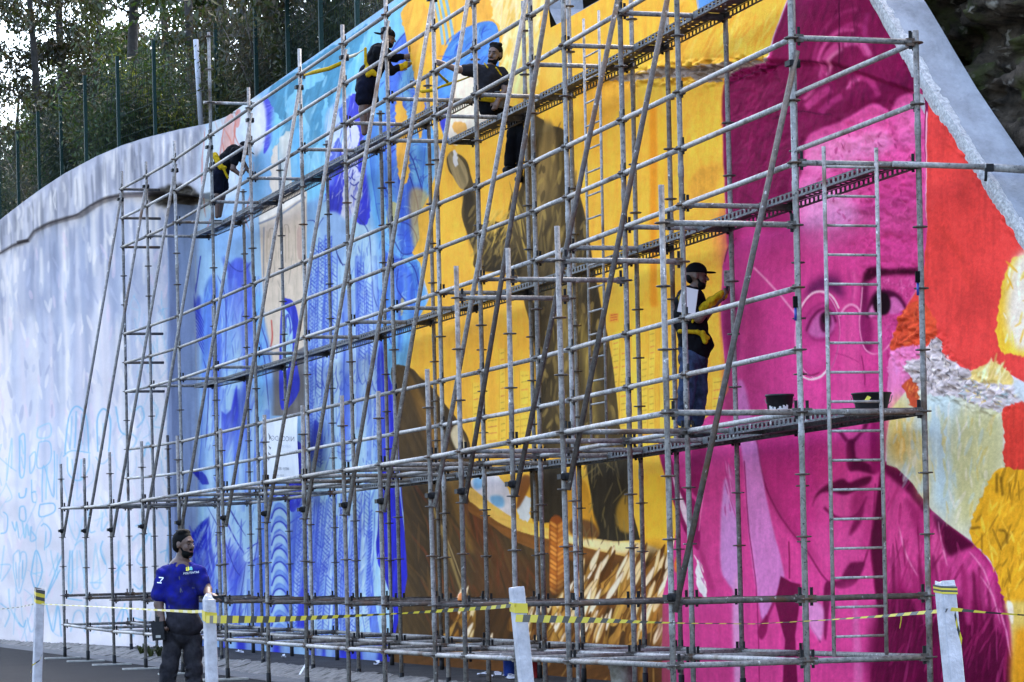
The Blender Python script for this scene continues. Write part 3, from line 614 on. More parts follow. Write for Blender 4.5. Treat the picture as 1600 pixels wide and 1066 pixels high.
# pleats and pen work over the blue robes
folds([(318, 560), (316, 700), (312, 800)], [(420, 560), (422, 700), (420, 800)], 9, '4a6ae6', 'b9dafd', .7)
folds([(308, 860), (304, 940), (306, 1010)], [(412, 860), (410, 940), (412, 1010)], 8, '3c54dc', 'b4d8fd', .7)
folds([(484, 400), (478, 560), (476, 720)], [(596, 400), (606, 560), (612, 720)], 10, '4668e6', 'bfdffe', .65)
folds([(456, 770), (452, 880), (452, 1010)], [(592, 770), (580, 880), (596, 1010)], 11, '3f5ae0', 'c0e1fe', .75)
folds([(320, 430), (322, 500), (322, 580)], [(408, 420), (410, 500), (412, 580)], 6, '5a80ee', 'b9d9fd', .6)
folds([(576, 170), (580, 280), (600, 400)], [(676, 150), (664, 280), (652, 400)], 6, '2f58d8', '93cdfb', .6)
folds([(600, 400), (604, 470), (610, 550)], [(656, 410), (664, 470), (648, 550)], 5, '2f58d8', '8fcbfb', .6)
folds([(436, 160), (440, 230), (444, 300)], [(560, 90), (540, 200), (520, 290)], 7, '4f9fdc', 'a9dcfd', .5)
for a_, b_, n_, w_ in (((494, 380), (486, 520), 22, 5), ((504, 372), (498, 620), 38, 5), ((514, 368), (512, 560), 30, 5), ((523, 400), (522, 560), 24, 4), ((563, 410), (566, 560), 24, 5), ((576, 440), (582, 570), 20, 5), ((484, 540), (482, 720), 28, 5), ((500, 640), (496, 730), 14, 5), ((470, 800), (458, 990), 28, 6), ((486, 790), (474, 1000), 30, 6), ((505, 780), (490, 930), 22, 6), ((522, 760), (505, 900), 22, 6), ((540, 770), (524, 1000), 34, 6), ((560, 780), (548, 1000), 32, 6), ((515, 900), (506, 1005), 16, 5), ((577, 720), (572, 840), 18, 4), ((590, 620), (588, 700), 12, 4)): rope(a_, b_, n_, w_, '3148d0', 2.0, '3f5be0')
for g in ([(452, 830), (470, 790), (466, 860), (452, 960), (446, 1000), (446, 880)], [(330, 560), (344, 520), (346, 600), (336, 680)], [(366, 640), (380, 600), (388, 560), (390, 640), (378, 700), (366, 720)], [(536, 600), (548, 590), (546, 680), (536, 720)], [(398, 880), (408, 850), (410, 940), (400, 1000)]): fill(g, '4563e4', soft=3, a=.7, tex=.25, dirn=82)
fill([(396, 470), (410, 480), (412, 640), (402, 640)], '6fb2f4', soft=3, a=.8); fill([(318, 372), (352, 345), (384, 352), (390, 384), (372, 402), (340, 400)], '86b6f6', soft=6, a=.8); fill([(346, 642), (353, 648), (361, 640), (370, 600), (373, 650), (360, 700), (350, 740), (345, 690)], '2a35cc', False, soft=.8, tex=.3, dirn=80, fade=(372, 620, 340, 720))
for g in ([(352, 400), (364, 418), (380, 424), (394, 408)], [(340, 430), (352, 470), (352, 560)], [(318, 560), (326, 600), (322, 700)], [(398, 520), (412, 560), (420, 640)], [(404, 500), (416, 536), (424, 580)], [(336, 760), (352, 784), (372, 818), (384, 838)], [(322, 790), (344, 830), (366, 886), (376, 900)], [(392, 900), (402, 850), (404, 800)], [(384, 880), (376, 940), (372, 1000)], [(556, 700), (548, 720), (530, 716)], [(600, 480), (606, 520), (616, 545)], [(480, 345), (494, 350), (490, 400)]): line(g, 1.8, '27309c', a=.75, taper=True)
strokes([(318, 430), (404, 420), (420, 700), (322, 700)], 110, 20, 1.4, ['4a66e0', '3348c8', '5f86ee'], 78, 9, .55); strokes([(300, 800), (400, 780), (410, 1000), (300, 1000)], 110, 22, 1.5, ['4a66e0', '3348c8', '6f98f2'], 68, 16, .5); strokes([(478, 380), (600, 380), (600, 720), (478, 720)], 190, 14, 1.3, ['3f58dc', '2d40c0', '7aa6f4'], 84, 10, .5); strokes([(456, 760), (570, 760), (600, 1010), (456, 1010)], 210, 16, 1.5, ['3f58dc', '2d40c0', '6f98f2', 'd3e9fe'], 72, 16, .5)
strokes([(590, 120), (690, 120), (660, 400), (655, 540), (600, 540)], 130, 13, 1.4, ['1f2fb4', '2c48d4', 'a6d6fd'], 50, 50, .6, .2)
for g in ([(604, 250), (620, 232), (640, 240), (652, 270), (660, 300)], [(640, 275), (648, 300), (654, 330), (648, 352)], [(618, 345), (640, 352), (652, 374), (646, 394), (628, 396), (616, 376)], [(606, 410), (630, 405), (648, 420), (656, 452)], [(600, 290), (612, 320), (606, 352)], [(622, 420), (620, 450), (634, 470)], [(600, 100), (622, 64), (650, 34)], [(664, 190), (684, 170), (694, 130)], [(700, 60), (724, 46), (752, 36), (772, 44), (778, 74)]): line(g, 1.9, '1f2a9a', a=.8)

# --- golden part
GO = 'efbb45'
fill([(626, 20), (640, 0), (700, -60), (1250, -60), (1230, 0), (1207, 60), (1198, 95), (1128, 120), (1123, 214), (1128, 330), (1134, 386), (1125, 416), (1125, 483), (1131, 560), (1160, 610), (1150, 700), (1110, 800), (1080, 1100), (700, 1100), (640, 900), (640, 560), (651, 505), (671, 467), (657, 411), (644, 395), (656, 373), (653, 341), (671, 305), (690, 240), (676, 200), (660, 140), (640, 90)], GO, False, tex=.05)
for g in ([(640, 67), (626, 20), (650, 0), (670, 20), (664, 60), (668, 110), (650, 130)], [(618, 160), (634, 175), (640, 240), (636, 285), (622, 270)], [(650, 130), (664, 150), (658, 215), (650, 190)], [(660, 60), (690, 30), (720, 20), (716, 90), (690, 100)]): fill(g, 'eeb64a', edge=1, tex=.12, dirn=75)
fill([(688, -60), (782, -60), (790, 10), (768, 40), (745, 30), (730, 44), (712, 40), (706, 10)], 'eab44a', tex=.1)
for x in (686, 694, 703): line([(x-10, -20), (x, 30), (x+6, 70)], 4.5, '74b7ec', a=.9); 
fill([(684, 120), (706, 60), (735, 40), (770, 34), (780, 60), (778, 110), (760, 130), (720, 140), (704, 220), (690, 200)], '4d8cea', tex=.2, dirn=40)
strokes([(690, 60), (775, 40), (770, 120), (700, 200)], 60, 20, 1.5, ['2447cf', '8cc4fa', '2c3cc0'], 50, 30, .65, .2)
fill([(688, 175), (712, 160), (706, 190), (692, 205)], '3a44d8', soft=1); fill([(706, 100), (718, 120), (704, 150), (690, 140)], '5aa0ef', soft=2)
fill([(712, 120), (740, 105), (770, 130), (775, 160), (752, 205), (720, 225), (700, 215), (702, 170)], 'ebe6e0', edge=1.5, tex=.06); fill([(708, 195), (722, 190), (730, 200), (716, 212)], 'e0a84a', edge=1, a=.8)
fill([(775, -60), (860, -60), (842, 40), (846, 60), (838, 140), (800, 150), (782, 120), (786, 50), (770, 20)], 'f3e3a2', edge=2, tex=.10, dirn=75)
strokes([(780, 0), (845, 0), (838, 140), (785, 120)], 60, 40, 4, ['f7f0d8', 'efcf6a', 'f5e9b8', 'e9c25a'], 75, 12, .6)
fill([(843, 60), (880, 60), (880, 130), (850, 132)], 'f0c658', soft=6)
strokes([(850, 50), (1230, 0), (1120, 120), (1120, 690), (860, 690)], 210, 60, 5, ['f4c652', 'e8ae3b', 'f2c24c', 'e3aa3a'], 86, 14, .35)
strokes([(1050, 0), (1225, 0), (1200, 95), (1050, 110)], 60, 46, 4, ['d2a02f', 'f6d06a', 'c9982e'], 62, 12, .5)
fill([(1007, 165), (1018, 165), (1026, 480), (1014, 480)], 'd78f1e', False, soft=2, a=.8); fill([(1024, 180), (1030, 180), (1034, 470), (1028, 470)], 'e9c534', False, soft=2, a=.7)
fill([(900, 130), (985, 128), (940, 200), (925, 250)], 'd9a739', soft=5, a=.7); fill([(1080, 270), (1124, 255), (1110, 300), (1070, 320)], 'c99a3e', soft=4, a=.6); fill([(640, 300), (672, 310), (668, 400), (648, 390)], 'd3a940', soft=3, a=.6)
# skyline of pale towers
for (x, y0_, w_, tk) in ((738, 598, 12, 1), (780, 545, 10, 1), (796, 558, 8, 0), (812, 580, 16, 1), (826, 596, 14, 1), (760, 650, 18, 1), (955, 520, 12, 1), (968, 545, 12, 1), (985, 520, 12, 0), (1000, 560, 12, 1), (1012, 515, 11, 1), (1030, 500, 12, 0), (1046, 545, 12, 1), (803, 650, 10, 1), (1112, 590, 16, 1)):
    fill(R(x, y0_, x+w_, 700), 'eecf54', False, a=.75, tex=.05)
    line([(x, y0_), (x, 700)], 1.0, 'c39a35', a=.6); line([(x+w_, y0_), (x+w_, 700)], 1.0, 'c39a35', a=.6)
    if tk:
        y = y0_+6
        while y < 690: line([(x+2, y+2), (x+w_-2, y)], 1.4, '9d8a3a' if RNG.random() < .75 else 'c0604a', a=.75); y += RNG.uniform(9, 13)
fill(R(950, 490, 966, 504), 'd9a23c', False, a=.7)
for i in range(3): line([(952, 493+i*4), (964, 491+i*4)], 1.6, 'bf4a3a', a=.85)
# the dark standing figure
DK = '4e442c'
fill([(699, 245), (702, 268), (716, 283), (725, 298), (721, 333), (730, 366), (741, 395), (741, 417), (765, 425), (800, 422), (812, 440), (818, 466), (830, 516), (838, 573), (845, 640), (858, 706), (968, 706), (967, 656), (957, 570), (930, 443), (914, 356), (900, 300), (885, 250), (880, 205), (862, 196), (845, 185), (830, 190), (815, 290), (801, 300), (796, 322), (788, 346), (765, 345), (750, 350), (743, 300), (735, 272), (728, 250), (714, 240)], DK, tex=.22, dirn=82)
strokes([(845, 200), (882, 205), (910, 356), (960, 600), (960, 700), (850, 700), (820, 440)], 130, 46, 3, ['857646', '4a4230', '9a8a4e', '3c3628', '6e6342'], 82, 10, .6)
strokes([(725, 300), (745, 350), (800, 350), (812, 430), (745, 415)], 60, 26, 2.4, ['8d7e4c', '4a4230', 'b6a052'], 70, 18, .6)
strokes([(752, 330), (800, 330), (795, 375), (752, 375)], 46, 26, 2.2, ['e2c45e', 'd3b552', 'c5a94e'], 62, 16, .8); strokes([(800, 300), (820, 300), (830, 400), (812, 420)], 26, 46, 2.6, ['d8bd58', '8d7e4c'], 100, 8, .7)
fill([(700, 246), (708, 236), (716, 244), (726, 258), (732, 282), (722, 296), (708, 276)], '8f8363', tex=.25, dirn=110); fill([(708, 240), (713, 236), (716, 250), (711, 262)], 'cfd8ea', edge=1)
for g, cl, fd in (([(846, 205), (866, 200), (872, 300), (884, 420), (866, 520), (848, 420), (838, 320)], '85744a', (842, 300, 880, 320)), ([(884, 250), (900, 310), (930, 450), (952, 600), (930, 620), (904, 460)], '2f281a', (936, 440, 896, 450)), ([(830, 440), (850, 460), (868, 600), (866, 700), (848, 690), (836, 570)], '2f281a', (836, 560, 870, 560)), ([(870, 440), (892, 450), (900, 600), (890, 700), (876, 640)], '7d7048', (872, 560, 900, 570)), ([(724, 300), (738, 300), (744, 350), (752, 400), (742, 412), (730, 366)], '2f281a', (722, 350, 752, 360)), ([(770, 372), (806, 380), (812, 430), (780, 424), (752, 420)], '2c2619', (780, 426, 786, 380))): fill(g, cl, soft=2, tex=.25, dirn=82, fade=fd)
strokes([(845, 200), (882, 205), (910, 356), (960, 600), (962, 700), (852, 700), (820, 440)], 130, 24, 5, ['a08e56', '2c2618', '7a6c44', '3a3222', 'b8a45e'], 80, 20, .5); strokes([(725, 300), (745, 350), (800, 350), (812, 430), (745, 415)], 50, 18, 4, ['a08e56', '2c2618', '7a6c44'], 75, 20, .5)
fill([(905, 480), (935, 600), (955, 640), (950, 690), (920, 640), (910, 560)], 'a08f4c', soft=3, a=.6); fill([(930, 600), (958, 650), (966, 690), (940, 690)], '463e2c', soft=3, a=.8)
# boat: prow, hull and gunwale
fill([(612, 575), (641, 575), (657, 590), (672, 602), (700, 638), (716, 658), (734, 694), (736, 760), (770, 800), (815, 830), (900, 860), (960, 880), (1042, 872), (1042, 1100), (640, 1100), (636, 900), (626, 740), (618, 640)], '4a3c27', tex=.22, dirn=115)
for g, cl in (([(640, 600), (655, 620), (700, 700), (705, 740), (690, 740), (660, 670)], '70522a'), ([(655, 590), (672, 604), (705, 660), (718, 700), (700, 690), (670, 640)], '352b1e'), ([(640, 600), (648, 600), (700, 706), (740, 830), (730, 860), (690, 730)], '8a6a33'), ([(720, 760), (760, 800), (800, 900), (780, 950), (740, 850)], '623820'), ([(640, 760), (670, 780), (690, 980), (660, 1000)], '3d3326'), ([(740, 880), (790, 860), (860, 900), (830, 960), (760, 960)], '553a22')): fill(g, cl, soft=4, a=.75, tex=.2, dirn=115)
strokes([(640, 740), (740, 770), (960, 880), (1000, 1040), (650, 1040)], 190, 70, 4, ['33291b', '664e2d', '46381f', '6f3a22', '57452a'], 112, 14, .45)
line([(668, 770), (690, 830), (720, 920), (742, 980)], 4, 'a99763', a=.7, soft=1); line([(690, 820), (720, 900), (745, 960)], 2, 'c3b48a', a=.6)
fill([(704, 678), (716, 664), (728, 700), (714, 704)], 'c6bfa8', soft=1)
fill([(735, 748), (776, 742), (806, 768), (816, 812), (860, 822), (850, 740), (880, 735), (930, 760), (945, 846), (1000, 848), (1000, 740), (1050, 740), (1050, 880), (960, 860), (860, 838), (800, 815), (760, 790)], 'eab93c', False)
fill([(734, 752), (772, 742), (796, 770), (800, 812), (780, 800), (755, 782)], 'd7dcef', edge=1); fill([(740, 748), (756, 748), (750, 764), (740, 762)], '7fb7ea', soft=1.5); fill([(766, 776), (784, 776), (786, 792), (770, 790)], '77b1e6', soft=1.5); fill([(808, 792), (818, 776), (828, 782), (826, 812), (812, 810)], 'd3e2f4', edge=1); fill([(815, 745), (830, 750), (812, 790), (806, 790)], '8a5a2c', soft=1)
fill([(734, 762), (761, 782), (793, 804), (815, 813), (860, 827), (893, 835), (950, 844), (1000, 848), (1042, 868), (1042, 880), (987, 874), (940, 862), (893, 850), (838, 838), (793, 824), (760, 804), (734, 784)], 'e6bf62', tex=.1, dirn=165)
fill([(880, 836), (950, 845), (1000, 849), (1030, 862), (980, 866), (930, 858), (885, 846)], 'f3e2b4', soft=2)
fill([(734, 784), (760, 804), (793, 824), (838, 838), (893, 850), (940, 862), (987, 874), (960, 892), (953, 893), (893, 876), (838, 860), (793, 840), (764, 818), (734, 800)], '7b5228', tex=.18, dirn=160)
fill([(827, 720), (880, 720), (880, 814), (850, 818), (829, 810)], '352f23', False, tex=.22, dirn=88); fill([(913, 706), (981, 706), (983, 778), (1001, 844), (960, 846), (932, 842), (923, 778)], '302c22', False, tex=.22, dirn=82)
fill([(965, 790), (980, 772), (984, 812), (990, 832), (970, 830), (962, 815)], 'b08d33', soft=2, a=.85); fill([(883, 770), (912, 750), (926, 800), (934, 838), (890, 834)], 'c8962f', soft=1.5); fill([(893, 812), (925, 816), (934, 840), (893, 834)], '6a4a2c', soft=1.5)
strokes(R(915, 710, 980, 840), 50, 30, 2.5, ['6b6346', '2f2c24', '857a4a'], 75, 25, .55)
# plaited cord
fill([(859, 813), (878, 811), (883, 860), (882, 910), (872, 928), (860, 924), (858, 870)], '8f4d1d')
for i in range(15):
    y = 818+i*7.4
    for s_ in (-1, 1): fill([(870.5+s_*1, y+3), (870.5+s_*10, y-3), (870.5+s_*11, y+1), (870.5+s_*2, y+7)], 'd69443' if (i+s_) % 3 else 'b8712b', soft=.5)
# straw flames
fl = []
fill([(690, 960), (760, 930), (860, 930), (900, 880), (960, 880), (1042, 868), (1042, 1100), (690, 1100)], '44301a', soft=10, a=.9, tex=.3, dirn=70)
for i in range(66): fl.append((RNG.uniform(900, 1042), RNG.uniform(915, 1040), RNG.uniform(40, 90)))
for i in range(30): fl.append((RNG.uniform(840, 910), RNG.uniform(945, 1040), RNG.uniform(30, 62)))
for i in range(26): fl.append((RNG.uniform(690, 850), RNG.uniform(960, 1040), RNG.uniform(26, 58)))
for i in range(14): fl.append((RNG.uniform(940, 1036), RNG.uniform(905, 950), RNG.uniform(60, 90)))
fl.sort(key=lambda q: q[1])
for x, lo_, h_ in fl:
    if lo_-h_ < 846+(1000-x)*.12: h_ = lo_-(846+(1000-x)*.12)
    if h_ < 24: continue
    x2 = x+h_*RNG.uniform(.18, .5); w_ = RNG.uniform(3.5, 8); b1 = RNG.normal(0, 4)
    base_ = ['94692c', 'a87f3c', '6b4620', 'b8924a', '7a5626', '553616', '8c6a30'][int(RNG.integers(7))]
    out = [(x-w_, lo_), (x-w_*.6+b1, lo_-h_*.35), (x+(x2-x)*.45-w_*.5, lo_-h_*.62), (x2, lo_-h_), (x+(x2-x)*.7+w_*.5, lo_-h_*.66), (x+(x2-x)*.3+w_, lo_-h_*.34), (x+w_*1.1, lo_)]
    fill(out, base_, soft=.5, tex=.25, dirn=70); line([(x-w_*.9, lo_), (x-w_*.6+b1, lo_-h_*.35), (x+(x2-x)*.45-w_*.5, lo_-h_*.62), (x2, lo_-h_)], 1.6, '4a2f16', a=.7)
    if RNG.random() < .62: fill([(x+(x2-x)*.3+w_*.2, lo_-h_*.40), (x+(x2-x)*.45-w_*.35, lo_-h_*.62), (x2, lo_-h_), (x+(x2-x)*.72+w_*.3, lo_-h_*.68)], ['f0e8d6', 'e6d7b0', 'f3efe6'][int(RNG.integers(3))], soft=.6, a=.9)
    if RNG.random() < .4: line([(x, lo_-4), (x+(x2-x)*.3, lo_-h_*.4)], 3, 'd8c25e', a=.6, taper=True)
fill([(640, 1010), (840, 1030), (1040, 1010), (1040, 1100), (640, 1100)], '5f4022', soft=8, a=.8, tex=.2, dirn=20)
strokes(R(830, 960, 1040, 1080), 60, 34, 4, ['a07638', '6b4a2a', 'c39d58'], 68, 12, .5)
# grey unpainted ledge
fill([(943, 124), (975, 117), (1010, 113), (1027, 105), (1073, 107), (1117, 99), (1167, 96), (1204, 91), (1204, 103), (1147, 116), (1110, 128), (1067, 122), (1020, 122), (973, 128)], '8e8c8e', edge=1.2)
strokes([(950, 122), (1027, 107), (1117, 101), (1200, 93), (1147, 115), (1060, 121)], 90, 10, 2.2, ['5d5b5c', 'b9b7b8', '77757a', 'cfcdd0'], 20, 35, .8)
# --- pink portrait
PK, PD, PL, PM = 'bd3f92', '6a1048', 'c884cf', '98206e'
fill([(1250, -60), (1380, -60), (1392, 0), (1420, 57), (1452, 118), (1448, 200), (1448, 360), (1440, 430), (1412, 480), (1396, 520), (1390, 560), (1387, 600), (1391, 650), (1383, 700), (1381, 724), (1400, 730), (1425, 755), (1455, 796), (1480, 816), (1515, 845), (1540, 870), (1560, 905), (1575, 960), (1583, 1020), (1588, 1100), (1034, 1100), (1036, 930), (1052, 860), (1060, 800), (1032, 706), (1120, 640), (1138, 610), (1131, 556), (1125, 483), (1125, 416), (1134, 386), (1129, 330), (1123, 214), (1128, 121), (1200, 95), (1209, 60), (1232, 0)], PK, False, tex=.05)
# hair
fill([(1250, -60), (1384, -60), (1394, 0), (1420, 57), (1452, 118), (1450, 190), (1446, 260), (1444, 165), (1428, 146), (1406, 148), (1391, 160), (1383, 178), (1378, 172), (1362, 163), (1345, 167), (1318, 184), (1280, 200), (1256, 214), (1250, 250), (1248, 330), (1222, 356), (1160, 372), (1134, 386), (1129, 330), (1123, 214), (1128, 121), (1200, 95), (1209, 60), (1232, 0)], PD, soft=1.5, tex=.16, dirn=70)
fill([(1130, 330), (1250, 320), (1240, 400), (1150, 420), (1130, 400)], '8c1c64', soft=14, a=.8)
for g, w_, cl, a_ in (([(1275, 130), (1280, 85), (1300, 55), (1330, 38), (1350, 44), (1346, 55)], 7, 'a3327e', .7), ([(1272, 120), (1285, 75), (1310, 50), (1335, 47)], 4, 'c25aa0', .7),
                      ([(1280, 120), (1290, 92), (1310, 70), (1340, 66), (1356, 86)], 12, 'b2468e', .75), ([(1284, 118), (1296, 92), (1316, 76)], 5, 'd489bd', .7), ([(1318, 70), (1345, 66), (1360, 88)], 8, 'c065ab', .6),
                      ([(1318, 138), (1325, 125), (1340, 122), (1356, 130), (1366, 150)], 9, 'a5337c', .8), ([(1314, 140), (1322, 128), (1336, 124)], 4, 'd27ab8', .6), ([(1268, 110), (1276, 70), (1292, 40), (1316, 20), (1340, 14)], 6, '8e2a6c', .7), ([(1355, 20), (1350, 50), (1360, 70)], 8, '8a2a70', .6),
                      ([(1250, 168), (1270, 150), (1290, 138)], 12, 'a83a84', .8), ([(1272, 176), (1292, 158), (1308, 150)], 10, '9c2e78', .8), ([(1246, 155), (1264, 140)], 6, 'bf5c9f', .7), ([(1300, 100), (1312, 110), (1310, 140)], 4, '55103c', .8)):
    line(g, w_, cl, a=a_, soft=1.6)
strokes([(1140, 130), (1240, 110), (1246, 320), (1140, 340)], 70, 40, 5, ['5a0c3c', '7d1a58', '8a2060', '4c0a34'], 60, 25, .45)
strokes([(1240, 0), (1400, 20), (1440, 140), (1380, 160), (1260, 150)], 50, 40, 5, ['571040', '7a1c58', '4e0b38'], 85, 20, .4)
for g in ([(1203, 104), (1230, 97), (1262, 96), (1285, 100)], [(1200, 186), (1240, 174), (1270, 178), (1290, 178)], [(1130, 132), (1160, 118), (1203, 104)], [(1310, 60), (1311, 85), (1310, 100)], [(1311, 0), (1310, 60)]): line(g, 1.7, '38082a', a=.85)
# lit mounds on the brow and rough brow
fill([(1256, 214), (1280, 200), (1318, 184), (1345, 167), (1362, 163), (1378, 173), (1383, 178), (1391, 160), (1406, 148), (1428, 146), (1444, 155), (1446, 350), (1250, 350), (1250, 250)], 'c24f9d', soft=2, tex=.07)
fill([(1391, 165), (1408, 152), (1430, 150), (1441, 170), (1441, 215), (1410, 240), (1388, 215)], 'bb4a97', soft=4)
fill([(1262, 225), (1320, 215), (1372, 205), (1380, 235), (1330, 250), (1262, 262)], 'cd72b6', soft=6, a=.8); fill([(1270, 280), (1330, 262), (1400, 255), (1436, 290), (1420, 330), (1320, 330)], 'b33b88', soft=8, a=.9); fill([(1250, 285), (1300, 285), (1336, 330), (1320, 372), (1260, 390), (1246, 350)], 'd08fd0', soft=12, a=.9); fill([(1262, 226), (1330, 212), (1376, 206), (1372, 236), (1300, 262), (1258, 262)], 'd27fc0', soft=6, a=.8); fill([(1396, 166), (1424, 156), (1436, 190), (1420, 230), (1396, 214)], 'c862ac', soft=5, a=.9)
strokes([(1262, 215), (1378, 170), (1440, 260), (1440, 420), (1350, 410), (1270, 300)], 210, 9, 3, ['942a6e', 'd06cb4', 'a83680', '7f1d5a', 'c65aa6'], 45, 60, .55)
fill([(1130, 400), (1180, 360), (1250, 360), (1340, 350), (1435, 350), (1437, 420), (1345, 425), (1300, 420), (1255, 440), (1200, 460), (1150, 440)], 'bc3f93', soft=6, a=.6)
fill([(1452, 115), (1447, 175), (1446, 260), (1444, 220), (1444, 150)], '5e1244', soft=1); line([(1447.5, 175), (1448, 260), (1448, 345)], 1.8, 'e3c9de', a=.9)
# left ear, temple and cheek planes
fill([(1128, 412), (1136, 392), (1152, 396), (1164, 430), (1160, 520), (1150, 570), (1138, 575), (1129, 530), (1125, 480)], 'a83584', soft=3); fill([(1129, 462), (1142, 450), (1152, 480), (1150, 512), (1146, 560), (1136, 548), (1129, 510)], '6f1a58', soft=4)
fill([(1152, 360), (1186, 360), (1187, 640), (1180, 676), (1150, 676), (1162, 560), (1166, 450)], 'b03688', soft=5, a=.8); fill([(1149, 606), (1160, 596), (1172, 640), (1178, 690), (1150, 690)], 'b86fc0', soft=2); fill([(1134, 560), (1146, 575), (1150, 640), (1136, 650), (1128, 600)], '7d2a58', soft=4, a=.7)
fill([(1195, 420), (1240, 400), (1244, 560), (1225, 640), (1196, 620)], 'b53a8b', soft=12, a=.5); fill([(1200, 640), (1280, 600), (1300, 690), (1284, 740), (1214, 700)], 'c4489b', soft=12, a=.6)
line([(1128, 410), (1134, 386), (1146, 372)], 1.6, '4a0c36', a=.8); line([(1175, 418), (1205, 448), (1242, 491)], 3.2, 'd58fc6', a=.9, soft=.5)
# brows
fill([(1252, 470), (1258, 444), (1275, 430), (1294, 424), (1311, 431), (1319, 452), (1315, 472), (1306, 463), (1292, 456), (1276, 456), (1263, 464)], '8c2a72', soft=5); fill([(1258, 464), (1265, 446), (1280, 436), (1296, 433), (1309, 441), (1313, 462), (1304, 458), (1290, 452), (1274, 454)], '561a52', soft=3.5, a=.9)
fill([(1344, 452), (1347, 430), (1356, 420), (1369, 416), (1382, 421), (1410, 419), (1434, 421), (1436, 431), (1410, 430), (1382, 431), (1364, 435), (1354, 446), (1349, 460)], '360424', soft=2.4); strokes([(1350, 420), (1434, 418), (1434, 432), (1360, 434)], 40, 8, 1.6, ['200216', '5c1040'], 20, 25, .6)
line([(1323, 424), (1328, 446), (1327, 474)], 3, 'a03482', soft=1.4, a=.6); line([(1331, 424), (1334, 446), (1330, 470)], 5, 'cc62ac', soft=2, a=.6)
# left eye behind the lens
fill([(1247, 480), (1262, 462), (1280, 458), (1299, 466), (1308, 490), (1308, 528), (1298, 564), (1278, 588), (1258, 584), (1246, 555), (1244, 515)], 'ac3683', soft=2.5); fill([(1256, 500), (1270, 482), (1290, 476), (1304, 488), (1304, 512), (1290, 532), (1268, 534), (1257, 520)], '96307a', soft=5)
fill([(1262, 520), (1268, 502), (1278, 490), (1290, 488), (1300, 498), (1301, 514), (1290, 526), (1274, 527)], 'a8589f', soft=2); fill([(1279, 496), (1286, 487), (1294, 490), (1297, 504), (1293, 517), (1285, 519), (1280, 510)], '431038', soft=1.8); fill([(1282, 492), (1290, 488), (1294, 496), (1290, 504), (1284, 504)], '1d0416', soft=1.4)
line([(1258, 518), (1264, 502), (1276, 487), (1288, 482), (1299, 491), (1304, 504)], 3.6, '5a1448', soft=1.2); line([(1256, 498), (1268, 482), (1284, 474), (1300, 480)], 2.4, '84246a', soft=1.2, a=.8); line([(1262, 524), (1276, 532), (1292, 528), (1302, 516)], 2.4, '7d2262', soft=1.2, a=.8); fill([(1254, 540), (1290, 540), (1296, 556), (1274, 580), (1256, 570)], 'b94495', soft=5, a=.7)
# right eye behind the lens
fill([(1345, 452), (1362, 438), (1400, 432), (1434, 434), (1424, 462), (1409, 482), (1397, 518), (1390, 550), (1372, 553), (1356, 546), (1345, 512)], 'b03c88', soft=2.5); fill([(1345, 447), (1354, 440), (1354, 468), (1351, 496), (1354, 525), (1361, 548), (1350, 545), (1343, 519), (1341, 479)], '661250', soft=3); fill([(1346, 502), (1356, 496), (1362, 512), (1362, 544), (1352, 536)], '7a1a5c', soft=3)
fill([(1350, 492), (1356, 470), (1366, 456), (1378, 452), (1396, 456), (1408, 468), (1414, 484), (1404, 482), (1396, 470), (1380, 462), (1368, 470), (1360, 484), (1356, 498)], '3d0730', soft=2); fill([(1354, 492), (1357, 480), (1364, 476), (1366, 490), (1360, 496)], 'bd6fb2', soft=1.4); fill([(1386, 470), (1396, 464), (1406, 474), (1409, 484), (1400, 490), (1388, 490)], 'b560aa', soft=1.6)
fill([(1362, 480), (1364, 464), (1374, 457), (1385, 460), (1390, 474), (1387, 488), (1378, 493), (1368, 491)], '14020f', soft=1.4); line([(1360, 496), (1374, 498), (1392, 494), (1410, 488)], 2.2, '8a2668', soft=1, a=.8); strokes([(1366, 434), (1432, 436), (1416, 470), (1400, 458), (1372, 450)], 60, 7, 1.8, ['c862b0', '8a2a68', 'd27cc0'], 35, 45, .5); strokes([(1364, 500), (1404, 492), (1394, 530), (1370, 548)], 50, 7, 1.8, ['c45aa8', '8f2c6c'], 60, 45, .45)
# spectacles
el = lambda cx, cy, rx, ry, n=30: [(cx+rx*math.cos(t*2*math.pi/n), cy+ry*math.sin(t*2*math.pi/n)) for t in range(n+1)]
line(el(1276, 523, 34.5, 67), 2.2, 'c98abf', a=.8); line(el(1277, 525, 33, 64.5), 1.4, '7d1f5f', a=.6); line([(1246, 490), (1254, 472), (1268, 458), (1284, 456), (1298, 464), (1308, 482)], 2.8, 'eec3dd', a=.9); line([(1253, 587), (1266, 593), (1281, 589), (1292, 578)], 2.6, 'f0d0e2'); line([(1252, 580), (1266, 587), (1280, 582)], 2.4, '5f1448', a=.8)
line([(1345, 448), (1341, 500), (1348, 538), (1360, 552), (1376, 551), (1390, 537), (1396, 520)], 2.2, 'cf93c2', a=.8); line([(1310, 494), (1317, 481), (1327, 476), (1337, 481), (1342, 492)], 3.2, 'd692c6', soft=.5); line([(1310, 497), (1318, 485), (1328, 480), (1338, 486)], 1.6, '8a2468', a=.7)
